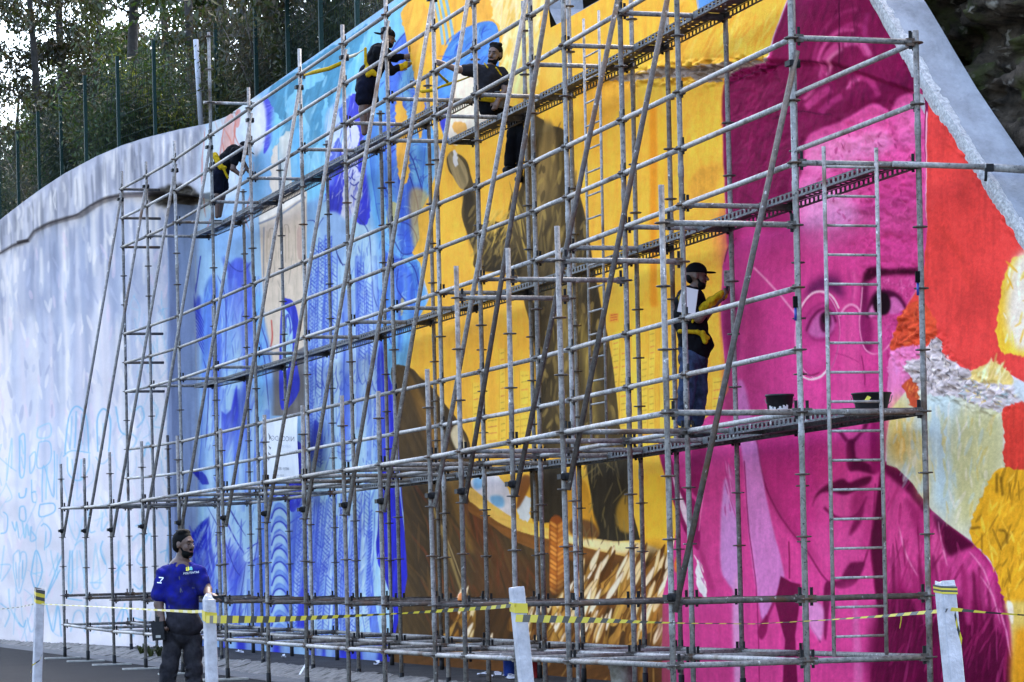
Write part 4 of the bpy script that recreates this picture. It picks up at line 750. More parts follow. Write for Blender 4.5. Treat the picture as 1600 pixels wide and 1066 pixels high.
# nose, philtrum
fill([(1318, 500), (1334, 492), (1342, 530), (1350, 590), (1358, 640), (1352, 662), (1330, 690), (1312, 674), (1296, 664), (1306, 620), (1316, 560)], 'c54d9c', soft=6, a=.8); fill([(1342, 545), (1354, 585), (1362, 630), (1356, 655), (1348, 610)], '9d2c78', soft=4, a=.6)
line([(1346, 556), (1350, 585), (1350, 602)], 1.6, '6b1650', a=.8); line([(1303, 552), (1320, 556), (1342, 566)], 1.4, '8d2468', a=.7); line([(1386, 548), (1388, 580), (1385, 602)], 2.4, '7a1a58', soft=.8, a=.8); fill([(1366, 560), (1388, 552), (1386, 640), (1372, 650), (1366, 610)], 'a93380', soft=5, a=.7)
line([(1284, 640), (1292, 620), (1294, 600)], 2, 'a83080', soft=1, a=.7); line([(1262, 664), (1268, 700), (1266, 740)], 2.6, '8f2468', soft=1.2, a=.6)
line([(1294, 664), (1305, 669), (1315, 677), (1324, 690)], 5.5, '641048', soft=1.3); line([(1355, 656), (1349, 674), (1334, 690)], 7, '5c0e42', soft=1.3); fill([(1324, 690), (1336, 690), (1336, 720), (1329, 735), (1323, 722)], '4f0a38', soft=1.4); fill([(1334, 716), (1347, 720), (1365, 730), (1365, 741), (1343, 736), (1327, 735)], '4f0a38', soft=1.6); fill([(1338, 690), (1358, 670), (1361, 700), (1360, 722), (1348, 716), (1338, 710)], 'b63a8c', soft=2)
fill([(1361, 658), (1384, 656), (1381, 724), (1377, 736), (1362, 738), (1359, 705)], '7e165a', soft=2.5)
# darker lower cheek and jaw
fill([(1180, 676), (1282, 669), (1290, 737), (1270, 786), (1284, 825), (1258, 850), (1227, 820), (1204, 781), (1190, 740)], 'a72a7a', soft=6, a=.85); fill([(1182, 690), (1196, 740), (1214, 786), (1240, 824), (1264, 850), (1284, 884), (1262, 862), (1230, 822), (1204, 782), (1190, 738)], '85205f', soft=5, a=.8); fill([(1272, 690), (1322, 690), (1320, 745), (1286, 758), (1274, 740)], 'b5347f', soft=6, a=.6)
fill([(1264, 812), (1300, 826), (1342, 820), (1348, 870), (1318, 892), (1284, 882)], 'c2489a', soft=8, a=.8)
line([(1180, 676), (1190, 737), (1204, 779), (1227, 818), (1256, 854), (1282, 896), (1301, 914), (1317, 918), (1334, 909), (1347, 886), (1360, 847), (1366, 800), (1368, 756)], 2.6, '6f1650', soft=.8, a=.9)
fill([(1269, 793), (1274, 774), (1288, 760), (1305, 752), (1318, 748), (1327, 754), (1343, 748), (1361, 744), (1358, 755), (1343, 767), (1321, 774), (1301, 769), (1283, 771), (1274, 780)], '4f0a36', soft=1.6)
fill([(1286, 773), (1321, 775), (1358, 758), (1353, 780), (1343, 800), (1327, 808), (1305, 804), (1290, 794)], 'bb4492', soft=2); fill([(1334, 772), (1358, 758), (1354, 782), (1342, 802), (1330, 806)], '8f2468', soft=3.5, a=.9); line([(1288, 793), (1303, 806), (1322, 811), (1342, 802), (1356, 776)], 4, '641048', soft=1.3); fill([(1344, 800), (1352, 792), (1344, 820), (1327, 837), (1334, 815)], '6a124c', soft=2.2); fill([(1352, 780), (1366, 760), (1364, 820), (1352, 860), (1346, 850), (1354, 815)], 'a02e78', soft=3, a=.7)
fill([(1296, 908), (1312, 906), (1320, 890), (1328, 880), (1343, 878), (1351, 880), (1343, 900), (1331, 915), (1314, 919), (1300, 914)], '5e1044', soft=1.6)
# lilac collar planes, neck and tie
fill([(1158, 680), (1178, 680), (1190, 737), (1201, 795), (1225, 896), (1217, 918), (1196, 972), (1184, 935), (1169, 821), (1163, 737)], 'bd78c8', soft=1.2, tex=.05); line([(1163, 720), (1169, 815), (1182, 920), (1187, 1070)], 1.8, '7d1a5a', a=.8)
fill([(1133, 748), (1126, 802), (1126, 883), (1136, 909), (1150, 926), (1154, 926), (1154, 847), (1152, 795), (1143, 775)], 'b985d4', soft=1.6); fill([(1138, 730), (1146, 740), (1154, 800), (1146, 790), (1138, 770)], 'b85aaa', soft=2); fill([(1146, 925), (1157, 905), (1159, 1010), (1156, 1090), (1148, 1090)], 'c48fd0', soft=2.5)
strokes([(1132, 720), (1150, 730), (1152, 800), (1130, 800)], 18, 30, 2.2, ['b24a9c', 'cf9ada', 'a8358a'], 100, 6, .6)
fill([(1220, 900), (1236, 910), (1250, 913), (1249, 943), (1242, 993), (1247, 1066), (1248, 1100), (1222, 1100), (1227, 1000), (1211, 940)], '5f0c40', False, soft=.8); line([(1233, 846), (1233, 905)], 2, '74184f'); line([(1211, 938), (1198, 968), (1189, 988)], 4.5, '8a1c62', soft=.8); fill([(1288, 915), (1299, 915), (1295, 960), (1291, 1000), (1286, 980)], '5e0e42', soft=1); line([(1265, 975), (1276, 992), (1282, 1004)], 3, '7d1a5a'); line([(1260, 1030), (1262, 1066)], 2.2, '801a5c', a=.7)
fill([(1264, 940), (1286, 950), (1284, 1000), (1272, 990), (1262, 970)], 'c283c8', soft=2); fill([(1334, 940), (1340, 950), (1348, 1066), (1334, 1066)], 'c378bc', soft=2); fill([(1300, 930), (1366, 930), (1372, 1100), (1300, 1100)], 'bd4294', soft=6, a=.5)
# coat
fill([(1368, 800), (1379, 726), (1400, 730), (1425, 755), (1455, 796), (1480, 816), (1515, 845), (1540, 870), (1560, 905), (1575, 960), (1583, 1020), (1588, 1100), (1376, 1100), (1373, 977), (1363, 897), (1360, 850)], '8f1c66', tex=.14, dirn=75, soft=1)
fill([(1383, 740), (1410, 752), (1436, 790), (1448, 860), (1446, 905), (1424, 925), (1404, 900), (1388, 930), (1382, 850)], 'b33e8a', soft=5, tex=.14, dirn=80); fill([(1469, 861), (1512, 852), (1547, 887), (1568, 947), (1580, 1010), (1555, 964), (1521, 938), (1482, 925), (1460, 900)], 'b03c8a', soft=4, tex=.18, dirn=60); fill([(1456, 800), (1466, 815), (1476, 870), (1466, 900), (1454, 860)], 'b84890', soft=3)
fill([(1374, 938), (1443, 930), (1491, 934), (1547, 960), (1581, 1016), (1586, 1100), (1374, 1100)], '520a38', soft=7, tex=.25, dirn=80); fill([(1381, 725), (1412, 738), (1439, 770), (1455, 797), (1444, 800), (1417, 768), (1384, 740)], '520b39', soft=2.5); fill([(1458, 802), (1512, 843), (1522, 852), (1500, 862), (1482, 868), (1470, 840)], '450730', soft=3); fill([(1366, 815), (1376, 737), (1381, 795), (1382, 930), (1378, 1000), (1368, 930), (1361, 847)], '470930', soft=1.6); fill([(1416, 780), (1436, 800), (1442, 850), (1430, 830)], '7d1a5a', soft=3, a=.7)
for i in range(30): x = RNG.uniform(1384, 1570); y0_ = 905+(x-1384)*.18+RNG.normal(0, 10); line([(x, y0_-40), (x+4, y0_), (x+7, y0_+45)], RNG.uniform(5, 11), ['7d1858', '9c2b74', '470930', 'a83a82'][i % 4], taper=True, a=.6, soft=1.5)
for g in ([(1405, 822), (1416, 866), (1433, 900)], [(1466, 815), (1472, 850), (1480, 885)], [(1515, 862), (1535, 890), (1550, 930)], [(1560, 950), (1572, 990), (1580, 1030)], [(1530, 900), (1550, 930), (1562, 975)]): line(g, 2.8, 'cf86bd', taper=True, a=.8, soft=.8)
strokes([(1385, 745), (1440, 800), (1560, 920), (1580, 1060), (1380, 1060)], 110, 44, 4, ['731450', 'ab3c84', '4d0934', '932468'], 76, 12, .4)
line([(1560, 905), (1575, 960), (1583, 1020), (1587, 1090)], 3, 'b05a9c', a=.6, soft=1)
# collar stripes at the left
fill([(1028, 700), (1042, 700), (1064, 760), (1088, 788), (1094, 828), (1090, 860), (1068, 826), (1048, 772)], '7f145c', soft=.8); fill([(1050, 742), (1057, 756), (1079, 812), (1075, 824), (1062, 790)], 'd9c8ea', soft=.7); fill([(1082, 700), (1104, 700), (1097, 740), (1090, 778), (1076, 752)], '84185f', soft=.8); line([(1104, 720), (1092, 830)], 1.6, 'd98ac6', a=.7)
fill([(1088, 877), (1094, 888), (1103, 915), (1104, 934), (1094, 926), (1087, 905)], 'd6def4', edge=.8); strokes([(1086, 870), (1096, 872), (1104, 920), (1092, 915)], 14, 16, 1.8, ['e9f0fb', 'b35aa8'], 115, 8, .8); fill([(1088, 840), (1104, 880), (1118, 920), (1112, 932), (1096, 880)], '9a2872', soft=2, a=.7)
fill([(1030, 1060), (1030, 940), (1044, 960), (1050, 1100), (1030, 1100)], '7a4a3c', soft=4, a=.5); fill([(1053, 880), (1062, 862), (1062, 885), (1056, 895)], 'c9772c', soft=1)
fill([(1184, 985), (1199, 960), (1199, 985), (1190, 1000)], '7a1556', soft=1)
# --- red, straw and blue at the near end
fill([(1450, 118), (1470, 150), (1520, 228), (1560, 285), (1597, 347), (1640, 410), (1700, 500), (1700, 620), (1600, 598), (1577, 585), (1555, 567), (1517, 580), (1497, 571), (1473, 553), (1463, 527), (1440, 545), (1392, 548), (1396, 520), (1412, 480), (1438, 440), (1448, 360), (1449, 200)], 'c84244', False, tex=.05)
grain(R(1440, 110, 1690, 600), .10, 30, 34, 4, 5)
for g in ([(1470, 356), (1490, 385), (1505, 410)], [(1505, 300), (1530, 250)], [(1500, 420), (1520, 450)], [(1480, 240), (1500, 220), (1515, 235)]): line(g, 7, 'ad392e', a=.35, soft=4)
fill([(1392, 548), (1396, 520), (1412, 482), (1436, 470), (1462, 500), (1460, 530), (1425, 545)], 'b94a34', edge=1, tex=.25, dirn=40); strokes([(1396, 545), (1412, 485), (1436, 470), (1460, 520)], 80, 9, 2.6, ['8e3428', 'd86a45', 'c9553a', '7c2c22'], 40, 40, .7)
fill([(1386, 610), (1392, 552), (1436, 540), (1440, 570), (1420, 612), (1392, 640)], 'c573b5', edge=1.5, tex=.15)
fill([(1384, 726), (1392, 640), (1420, 605), (1450, 600), (1600, 640), (1568, 650), (1566, 712), (1574, 738), (1548, 747), (1530, 790), (1517, 823), (1520, 846), (1480, 818), (1455, 797), (1425, 756), (1400, 731)], 'b4c3b9', False, tex=.10)
for g, cl in (([(1386, 700), (1392, 635), (1410, 620), (1420, 680), (1404, 725)], 'c3bb72'), ([(1398, 690), (1412, 650), (1418, 700), (1410, 728)], 'c89b45'), ([(1440, 620), (1490, 615), (1500, 700), (1490, 760), (1460, 790), (1444, 740)], 'a6c7dd'), ([(1490, 655), (1560, 650), (1566, 720), (1530, 800), (1500, 820), (1486, 740)], 'b3bd90'), ([(1460, 740), (1480, 720), (1486, 800), (1470, 806)], '9ec2dd'), ([(1430, 690), (1448, 690), (1448, 780), (1436, 765)], 'c9c07a')): fill(g, cl, soft=9, a=.85)
strokes([(1390, 640), (1560, 640), (1530, 800), (1480, 810), (1400, 730)], 130, 30, 5, ['c7d0b0', '9fc2da', 'bcae5e', 'a5b48c', 'd3dce0'], 88, 14, .4)
fill([(1410, 600), (1430, 592), (1436, 640), (1424, 634)], 'a94a34', edge=1.5); strokes([(1415, 600), (1435, 600), (1434, 645)], 20, 10, 2, ['8c3a28', 'd08a4a'], 70, 30, .7)
fill([(1412, 572), (1436, 556), (1458, 528), (1466, 530), (1475, 556), (1498, 574), (1545, 590), (1600, 625), (1560, 642), (1500, 622), (1450, 616), (1432, 600)], 'adb3c6', edge=2)
strokes([(1414, 575), (1460, 530), (1498, 576), (1520, 600), (1480, 622), (1435, 600)], 170, 9, 2.0, ['3f434d', 'dfe5f2', '5d626e', 'c3cde0', 'eef2fb'], 45, 45, .75); strokes([(1490, 585), (1590, 615), (1570, 640), (1500, 622)], 90, 9, 2.0, ['b9d6ee', '4f6a7a', 'd9c870', '7fa6b8', 'e6eef8'], 30, 40, .7)
fill([(1517, 584), (1530, 574), (1553, 566), (1577, 584), (1582, 600), (1560, 600), (1530, 596)], 'c3bb7a', edge=1.2); strokes([(1520, 592), (1553, 562), (1582, 600)], 40, 26, 3, ['d9d29a', 'b6ab62', 'e6e4c8'], 60, 20, .7)
fill([(1566, 648), (1580, 632), (1700, 620), (1700, 760), (1590, 742), (1574, 738), (1566, 712), (1570, 690)], 'bb3c36', edge=1, tex=.1); fill([(1582, 594), (1600, 598), (1700, 620), (1700, 640), (1600, 630)], 'a9c6dc', soft=2, a=.8)
fill([(1584, 403), (1600, 398), (1700, 380), (1700, 580), (1600, 558), (1580, 553), (1563, 549), (1557, 512), (1562, 470), (1570, 432)], 'd5b93c', edge=1.5, tex=.1); fill([(1588, 405), (1620, 398), (1660, 500), (1600, 548), (1576, 520), (1572, 470)], 'ccd2d2', soft=6, tex=.06)
strokes([(1584, 405), (1700, 395), (1700, 560), (1560, 540), (1560, 480)], 90, 22, 3.5, ['e3cf66', 'dfe4e2', 'c9a52c', 'eef1ea'], 65, 30, .7)
fill([(1517, 823), (1530, 785), (1548, 747), (1567, 731), (1600, 734), (1700, 740), (1700, 960), (1600, 950), (1572, 945), (1561, 910), (1547, 877), (1520, 846)], 'c39a26', edge=1.2, tex=.14, dirn=70)
strokes([(1520, 830), (1560, 740), (1690, 745), (1690, 950), (1575, 940)], 150, 30, 4, ['dfb93c', '8b6a1a', 'b58a22', 'efcf58', '6d5418'], 68, 25, .5)
for g in ([(1516, 826), (1532, 824)], [(1560, 828), (1572, 832), (1574, 850)], [(1556, 770), (1558, 740)], [(1565, 775), (1564, 745)]): line(g, 4, '5d4814', a=.7, soft=1)
fill([(1570, 945), (1600, 940), (1700, 950), (1700, 1100), (1588, 1100), (1583, 1020), (1576, 965)], 'bdb062', soft=3, tex=.12); fill([(1584, 1000), (1600, 980), (1700, 980), (1700, 1100), (1588, 1100)], 'b5861f', soft=5, tex=.15); fill([(1572, 940), (1582, 945), (1582, 975), (1576, 965)], 'd6dad6', soft=1)
# overall unevenness of the paint
grain(R(-60, -60, 1680, 1100), .055, 90, 120, 1, 3); grain(R(300, -60, 1680, 1100), .05, 7, 9, 1, 9); grain(R(1040, -60, 1680, 1100), .06, 3.2, 3.2, 1, 21); grain(R(300, -60, 1680, 1100), .045, 4.5, 70, 1, 23)
# relief of the render
bump(R(300, -60, 1680, 1100), .012, 60, 60, 4, 31, 4); bump(R(-60, 100, 330, 1100), .03, 40, 90, 4, 41, 4)
bump([(1130, 130), (1200, 98), (1300, 96), (1440, 140), (1446, 430), (1340, 430), (1250, 320), (1130, 300)], .022, 26, 22, 12, 51, 5)
bump([(1340, 280), (1440, 270), (1442, 425), (1345, 425)], .022, 12, 12, 10, 52, 4); bump([(1262, 210), (1345, 165), (1440, 150), (1440, 330), (1280, 320)], .03, 18, 14, 10, 53, 5)
bump([(1400, 480), (1470, 520), (1500, 575), (1600, 620), (1560, 650), (1440, 620), (1390, 560)], .05, 9, 8, 8, 54, 4); bump([(940, 130), (1030, 100), (1204, 88), (1204, 112), (1110, 132)], .09, 9, 6, 4, 55, 5)
bump([(228, 305), (290, 288), (318, 312), (268, 330)], .10, 12, 8, 4, 56, 5); bump([(1400, 90), (1450, 0), (1640, 300), (1600, 400)], .03, 10, 10, 5, 57, 5)
sl_, c_ = cover(np.array([(228, 306), (290, 290), (318, 313), (268, 328)], float), 4); relief[sl_] += .06*c_
sl_, c_ = cover(np.array([(880, 150), (943, 126), (1030, 110), (1204, 96), (1300, 100), (1440, 150), (1446, 700), (880, 700)], float), 3); relief[sl_] += .05*c_*np.clip((600-YY[sl_])/420, 0, 1)

# ------------------------------------------------------------------ wall mesh
LIGHT = np.array([1.24, 1.52, 1.95])      # open-shade light on the wall, so that the pigments keep their own colour
def lin(c_): return np.where(c_ <= .04045, c_/12.92, ((c_+.055)/1.055)**2.4)
def sample(img, x, y):
    x = np.clip(x-BX0, 0, BW-1.001); y = np.clip(y-BY0, 0, BH-1.001); ix = x.astype(int); iy = y.astype(int); fx = x-ix; fy = y-iy
    if img.ndim == 3: fx = fx[..., None]; fy = fy[..., None]
    return (img[iy, ix]*(1-fx)+img[iy, ix+1]*fx)*(1-fy)+(img[iy+1, ix]*(1-fx)+img[iy+1, ix+1]*fx)*fy
# columns closer together where the wall is near, extra ones at the return
us = []; u_ = -2.3
while u_ < 48: us.append(u_); u_ += .0062*(1+(u_+2.3)*.105)*(1+(.8 if u_ > UR+1 else 0))
us = np.unique(np.concatenate([np.array(us), UR+np.linspace(-.02, .14, 26)]))
NR = 700
tt = np.linspace(0, 1, NR)
zt = ztop(us); zvis = np.minimum(zt, 1.6+ (Y0+cP*us)*.205+.35)
zvis = np.where(zt-zvis < .4, zt, zvis)
Ug = np.repeat(us[None, :], NR, 0); Zg = .12+(zvis[None, :]-.12)*tt[:, None]
ext = np.linspace(0, 1, 9)[1:]
Zx = zvis[None, :]+(zt-zvis)[None, :]*ext[:, None]
keep = True
Zg = np.concatenate([Zg, np.where(zt[None, :] > zvis[None, :]+1e-6, Zx, zt[None, :]+.0002*np.arange(1, 9)[:, None])]); Ug = np.concatenate([Ug, np.repeat(us[None, :], 8, 0)])
def wxyz(U, V, Z): return X0-sP*U+cP*V, Y0+cP*U+sP*V, Z
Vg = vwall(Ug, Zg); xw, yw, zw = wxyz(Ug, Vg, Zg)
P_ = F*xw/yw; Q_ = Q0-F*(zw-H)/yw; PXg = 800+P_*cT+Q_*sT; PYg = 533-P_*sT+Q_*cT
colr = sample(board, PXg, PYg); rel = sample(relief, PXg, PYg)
Vg = Vg+rel+.010*(fbm(Ug*3.1, Zg*3.1, 77, 4)-.5)
xw, yw, zw = wxyz(Ug, Vg, Zg)
NRT, NC = Ug.shape
me = bpy.data.meshes.new('mural_wall')
co = np.stack([xw, yw, zw], -1).reshape(-1, 3).astype(np.float32)
idx = np.arange(NRT*NC).reshape(NRT, NC)
# front face seen from -v: (row,col) orientation
q = np.stack([idx[:-1, :-1], idx[1:, :-1], idx[1:, 1:], idx[:-1, 1:]], -1).reshape(-1, 4)
me.vertices.add(len(co)); me.vertices.foreach_set('co', co.ravel())
me.loops.add(q.size); me.loops.foreach_set('vertex_index', q.ravel().astype(np.int32))
me.polygons.add(len(q)); me.polygons.foreach_set('loop_start', np.arange(0, q.size, 4, dtype=np.int32)); me.polygons.foreach_set('loop_total', np.full(len(q), 4, np.int32))
me.update(); me.validate()
fu = np.stack([np.interp(Ug, [-2, 3.4, 6, 10, 20, 31], w_) for w_ in ([.58, .58, .68, .72, .82, .92], [.68, .68, .77, .80, .86, .95], [.74, .74, .87, .90, .94, 1.0])], -1)
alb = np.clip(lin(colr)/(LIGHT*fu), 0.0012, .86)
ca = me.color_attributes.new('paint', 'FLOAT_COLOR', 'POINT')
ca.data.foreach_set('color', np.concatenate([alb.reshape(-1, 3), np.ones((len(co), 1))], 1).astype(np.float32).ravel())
me.polygons.foreach_set('use_smooth', np.ones(len(q), bool))
wm = bpy.data.materials.new('painted_render'); wm.use_nodes = True; nt = wm.node_tree; b = nt.nodes['Principled BSDF']
at_ = nt.nodes.new('ShaderNodeVertexColor'); at_.layer_name = 'paint'
nz = nt.nodes.new('ShaderNodeTexNoise'); nz.inputs['Scale'].default_value = 30; nz.inputs['Detail'].default_value = 8
g_ = nt.nodes.new('ShaderNodeNewGeometry'); nt.links.new(g_.outputs['Position'], nz.inputs['Vector'])
mx = nt.nodes.new('ShaderNodeMix'); mx.data_type = 'RGBA'; mx.blend_type = 'MULTIPLY'; mx.inputs['Factor'].default_value = .18
rp = nt.nodes.new('ShaderNodeValToRGB'); rp.color_ramp.elements[0].position = .3; rp.color_ramp.elements[0].color = (.6, .6, .6, 1); rp.color_ramp.elements[1].position = .62
nt.links.new(nz.outputs['Fac'], rp.inputs[0]); nt.links.new(at_.outputs[0], mx.inputs['A']); nt.links.new(rp.outputs[0], mx.inputs['B']); nt.links.new(mx.outputs['Result'], b.inputs['Base Color'])
b.inputs['Roughness'].default_value = .7; b.inputs['Specular IOR Level'].default_value = .02
nz2 = nt.nodes.new('ShaderNodeTexNoise'); nz2.inputs['Scale'].default_value = 55; nz2.inputs['Detail'].default_value = 5; nt.links.new(g_.outputs['Position'], nz2.inputs['Vector'])
bp = nt.nodes.new('ShaderNodeBump'); bp.inputs['Strength'].default_value = .35; bp.inputs['Distance'].default_value = .01; nt.links.new(nz2.outputs['Fac'], bp.inputs['Height']); nt.links.new(bp.outputs[0], b.inputs['Normal'])
M['wallpaint'] = wm
wallroot = empty('retaining_wall', W(14, 1.45, .2))
tag(wallroot, 'tall curved concrete retaining wall carrying a blue, gold and pink mural', 'wall')
add('painted_face', me, [wm], wallroot)
# top and back of the wall
M['concrete'] = world_coords(mat('grey_concrete', (.33, .335, .36), .9, 0, (3, .4, 8, (.18, .18, .19)), (30, .5)))
mb = MB(); us2 = np.concatenate([np.linspace(-2.3, 27.2, 120), np.linspace(27.3, 48, 70)]); rows_ = []
for u_ in us2:
    zt_ = float(ztop(np.array(u_))); v_ = float(vwall(np.array(u_), np.array(zt_)))
    rows_.append([W(u_, v_+.01, zt_-.01), W(u_, v_+.01, zt_+.012), W(u_, v_+.42, zt_+.016), W(u_, v_+.42, zt_-.12)])
n0 = 0
for r_ in rows_: mb.v += r_
for i in range(len(rows_)-1):
    for j in range(3): a_ = i*4+j; mb.f.append((a_, a_+1, a_+5, a_+4)); mb.m.append(0); mb.sm.append(False)
mb.build('wall_top', [M['concrete']], wallroot)
# sloping whitewashed coping at the near end
M['whitewash'] = world_coords(mat('whitewashed_coping', (.66, .63, .61), .9, 0, (30, .25, 10, (.33, .32, .315)), (40, 1.0), .05))
mb = MB(); rs = []
clo = [(1330, -90), (1380, 0), (1413, 57), (1450, 122), (1492, 185), (1533, 247), (1566, 298), (1597, 347), (1640, 415), (1700, 510)]; chi = [(1376, -110), (1428, 0), (1453, 30), (1500, 110), (1524, 150), (1545, 184), (1572, 224), (1605, 274), (1650, 340), (1715, 440)]
clo = smooth_pts(clo, 6, False); chi = smooth_pts(chi, 6, False)
for i, (q0_, q1_) in enumerate(zip(clo, chi)):      # sloping top of the wall end, painted white
    j = RNG.normal(0, 1.0, 4); u0_, z0_ = onwall(*q0_); v0_ = float(near_bend(np.array(u0_))) if u0_ < 3.2 else 1.45; v1_ = v0_+.42; u1_, z1_ = onv(q1_[0]+j[0], q1_[1]+j[1], v1_); um, zm = onv((q0_[0]+q1_[0])/2+j[2], (q0_[1]+q1_[1])/2+j[3], v0_+.2)
    rs.append([W(u0_, v0_-.03, z0_-.10), W(u0_+.0, v0_-.035, z0_), W(um, v0_+.2, zm), W(u1_, v1_, z1_), W(u1_+.1, v1_+.02, z1_-.5), W(u0_+.2, v0_+.1, z0_-.5)])
mb.rings(rs, 0, True, False); mb.build('coping', [M['whitewash']], wallroot)

# ------------------------------------------------------------------ hillside, rock, trees and fence above the wall
def leafmat(name, c1, c2, trans=.35):
    m = bpy.data.materials.new(name); m.use_nodes = True; nt = m.node_tree; n = nt.nodes; l = nt.links
    out = n['Material Output']; n.remove(n['Principled BSDF'])
    g = n.new('ShaderNodeNewGeometry'); tx = n.new('ShaderNodeTexNoise'); tx.inputs['Scale'].default_value = 1.1; tx.inputs['Detail'].default_value = 6
    l.new(g.outputs['Position'], tx.inputs['Vector'])
    r = n.new('ShaderNodeValToRGB'); r.color_ramp.elements[0].position = .36; r.color_ramp.elements[1].position = .66; r.color_ramp.elements[0].color = (*c1, 1); r.color_ramp.elements[1].color = (*c2, 1)
    l.new(tx.outputs['Fac'], r.inputs[0])
    d = n.new('ShaderNodeBsdfDiffuse'); t = n.new('ShaderNodeBsdfTranslucent'); gl = n.new('ShaderNodeBsdfGlossy'); gl.inputs['Roughness'].default_value = .35
    l.new(r.outputs[0], d.inputs[0]); l.new(r.outputs[0], t.inputs[0])
    mx = n.new('ShaderNodeMixShader'); mx.inputs[0].default_value = trans; l.new(d.outputs[0], mx.inputs[1]); l.new(t.outputs[0], mx.inputs[2])
    m2 = n.new('ShaderNodeMixShader'); m2.inputs[0].default_value = .035; l.new(mx.outputs[0], m2.inputs[1]); l.new(gl.outputs[0], m2.inputs[2]); l.new(m2.outputs[0], out.inputs[0])
    return m
M['leafA'] = leafmat('dark_olive_leaves', (0.012, 0.017, 0.003), (0.046, 0.056, 0.01))
M['leafB'] = leafmat('green_leaves', (0.012, 0.028, 0.004), (0.046, 0.08, 0.012))
M['leafC'] = leafmat('yellow_green_leaves', (0.06, 0.07, 0.008), (0.17, 0.18, 0.02), .5)
M['leafD'] = leafmat('brown_dry_foliage', (0.022, 0.017, 0.007), (0.068, 0.052, 0.022))
M['bark'] = world_coords(mat('grey_brown_bark', (.040, .032, .027), .9, 0, (5, .6, 8, (.014, .012, .010)), (20, 1.0)))
M['twig'] = world_coords(mat('pale_dry_twig', (.10, .085, .075), .9, 0, (8, .4, 4)))
M['soil'] = world_coords(mat('dark_leaf_litter', (.040, .034, .022), 1, 0, (1.5, .6, 8, (.018, .022, .010)), (12, 1.0)))
M['rock'] = world_coords(mat('dark_wet_rock', (.085, .064, .046), .95, 0, (5.0, .6, 12, (.010, .0085, .007)), (22, 1.0), .05))
def hill_z(X, Y):
    """ground behind the wall: level with its top, then climbing"""
    dx, dy = X-X0, Y-Y0; v = cP*dx+sP*dy; u = -sP*dx+cP*dy
    return 9.0+max(0, v-.6)*.16
mb = MB(); NU, NV = 60, 30
for i in range(NU+1):
    for j in range(NV+1):
        u = 10.8+i*1.3; w_ = (j/NV)**1.6*60; v = float(vwall(np.array(u), np.array(9.0)))+.40+w_
        z = 8.95+w_*.15+.25*math.sin(u*1.3+j)*min(1, w_)*.6
        mb.v.append(W(u, v, z))
for i in range(NU):
    for j in range(NV):
        a = i*(NV+1)+j; mb.f.append((a, a+NV+1, a+NV+2, a+1)); mb.m.append(0); mb.sm.append(True)
mb.build('hillside', [M['soil']])['kind'] = 'structure'
# rock face over the near end of the wall
NU, NV = 420, 300; uu, ww = np.meshgrid(np.linspace(-7, 11.2, NU), np.linspace(0, 1, NV), indexing='ij')
zz_ = 2.0+ww*9.5
vb = np.maximum(1.45, near_bend(np.minimum(uu, 3.2)))+.55+np.maximum(0, zz_-5.5)*.22
wu = uu+.5*fbm(uu*1.3, zz_*1.3, 31, 3); wz = zz_+.35*fbm(uu*1.1+7, zz_*1.6, 33, 3)+uu*.12      # broken, slightly tilted beds
lay = fbm(wu*.6, wz*3.2, 5, 3)*6; st = np.floor(lay)+np.clip((lay-np.floor(lay)-.80)/.20, 0, 1)
blk = np.floor(fbm(wu*2.2+9, wz*3.0, 8, 2)*9)/9
vb = vb+.26*(3-st)+.75*(blk-.5)+.16*(fbm(uu*9, zz_*11, 3, 5)-.5)+.07*(fbm(uu*26, zz_*30, 4, 3)-.5)+.1
vb = np.maximum(vb, np.maximum(1.45, near_bend(np.minimum(uu, 3.2)))+.46+.10*fbm(uu*5, zz_*5, 6, 3))
xw, yw, zw = wxyz(uu, vb, zz_)
mb = MB(); mb.v = [Vector(p) for p in np.stack([xw, yw, zw], -1).reshape(-1, 3)]
for i in range(NU-1):
    for j in range(NV-1): a = i*NV+j; mb.f.append((a, a+1, a+NV+1, a+NV)); mb.m.append(0); mb.sm.append(True)
spots(M['rock'], (.05, .055, .018), 2.2, .55, .68, 2.); spots(M['rock'], (.19, .165, .135), 7., .62, .72, 6.)
tag(mb.build('rock_face', [M['rock']]), 'dark layered natural rock face rising behind the white coping', 'rock')
# fence along the top of the wall
M['fence'] = mat('dark_green_coated_steel', (.004, .020, .017), .7, 0, spec=.2)
fence = empty('fence', W(28, 1.6, 9.17)); tag(fence, 'dark green welded mesh fence on top of the wall under the trees', 'fence')
PU = [46, 43.6, 41, 38.4, 36, 33.9, 31.7, 30, 28.2, 25.9, 23.7, 21.6, 19.5, 17.4, 15.3]
def fp(u, z): return W(u, float(vwall(np.array(u), np.array(9.1)))+.2, z)
FH = 1.78
for u in PU:
    mb = MB(); p = fp(u, 9.1); mb.box(p+Vector((0, 0, FH/2)), .03, .03, FH/2, (EU, EV, Vector((0, 0, 1)))); mb.build('post', [M['fence']], fence)
for a, b in zip(PU[:-1], PU[1:]):
    mb = MB(); pa, pb = fp(a, 9.16), fp(b, 9.16); d = pb-pa; L = d.length; t = d.normalized()
    def wire(p, q, r): 
        mb.tube([p, q], r, 3, 0, False)
    for i in range(9): z = Vector((0, 0, .03+i*.2)); wire(pa+z, pb+z, .0045 if i % 3 else .008)
    n = int(L/.1)
    for i in range(n): p = pa+t*(L*(i+.5)/n); wire(p, p+Vector((0, 0, 1.66)), .0032)
    mb.build('wire_panel', [M['fence']], fence)
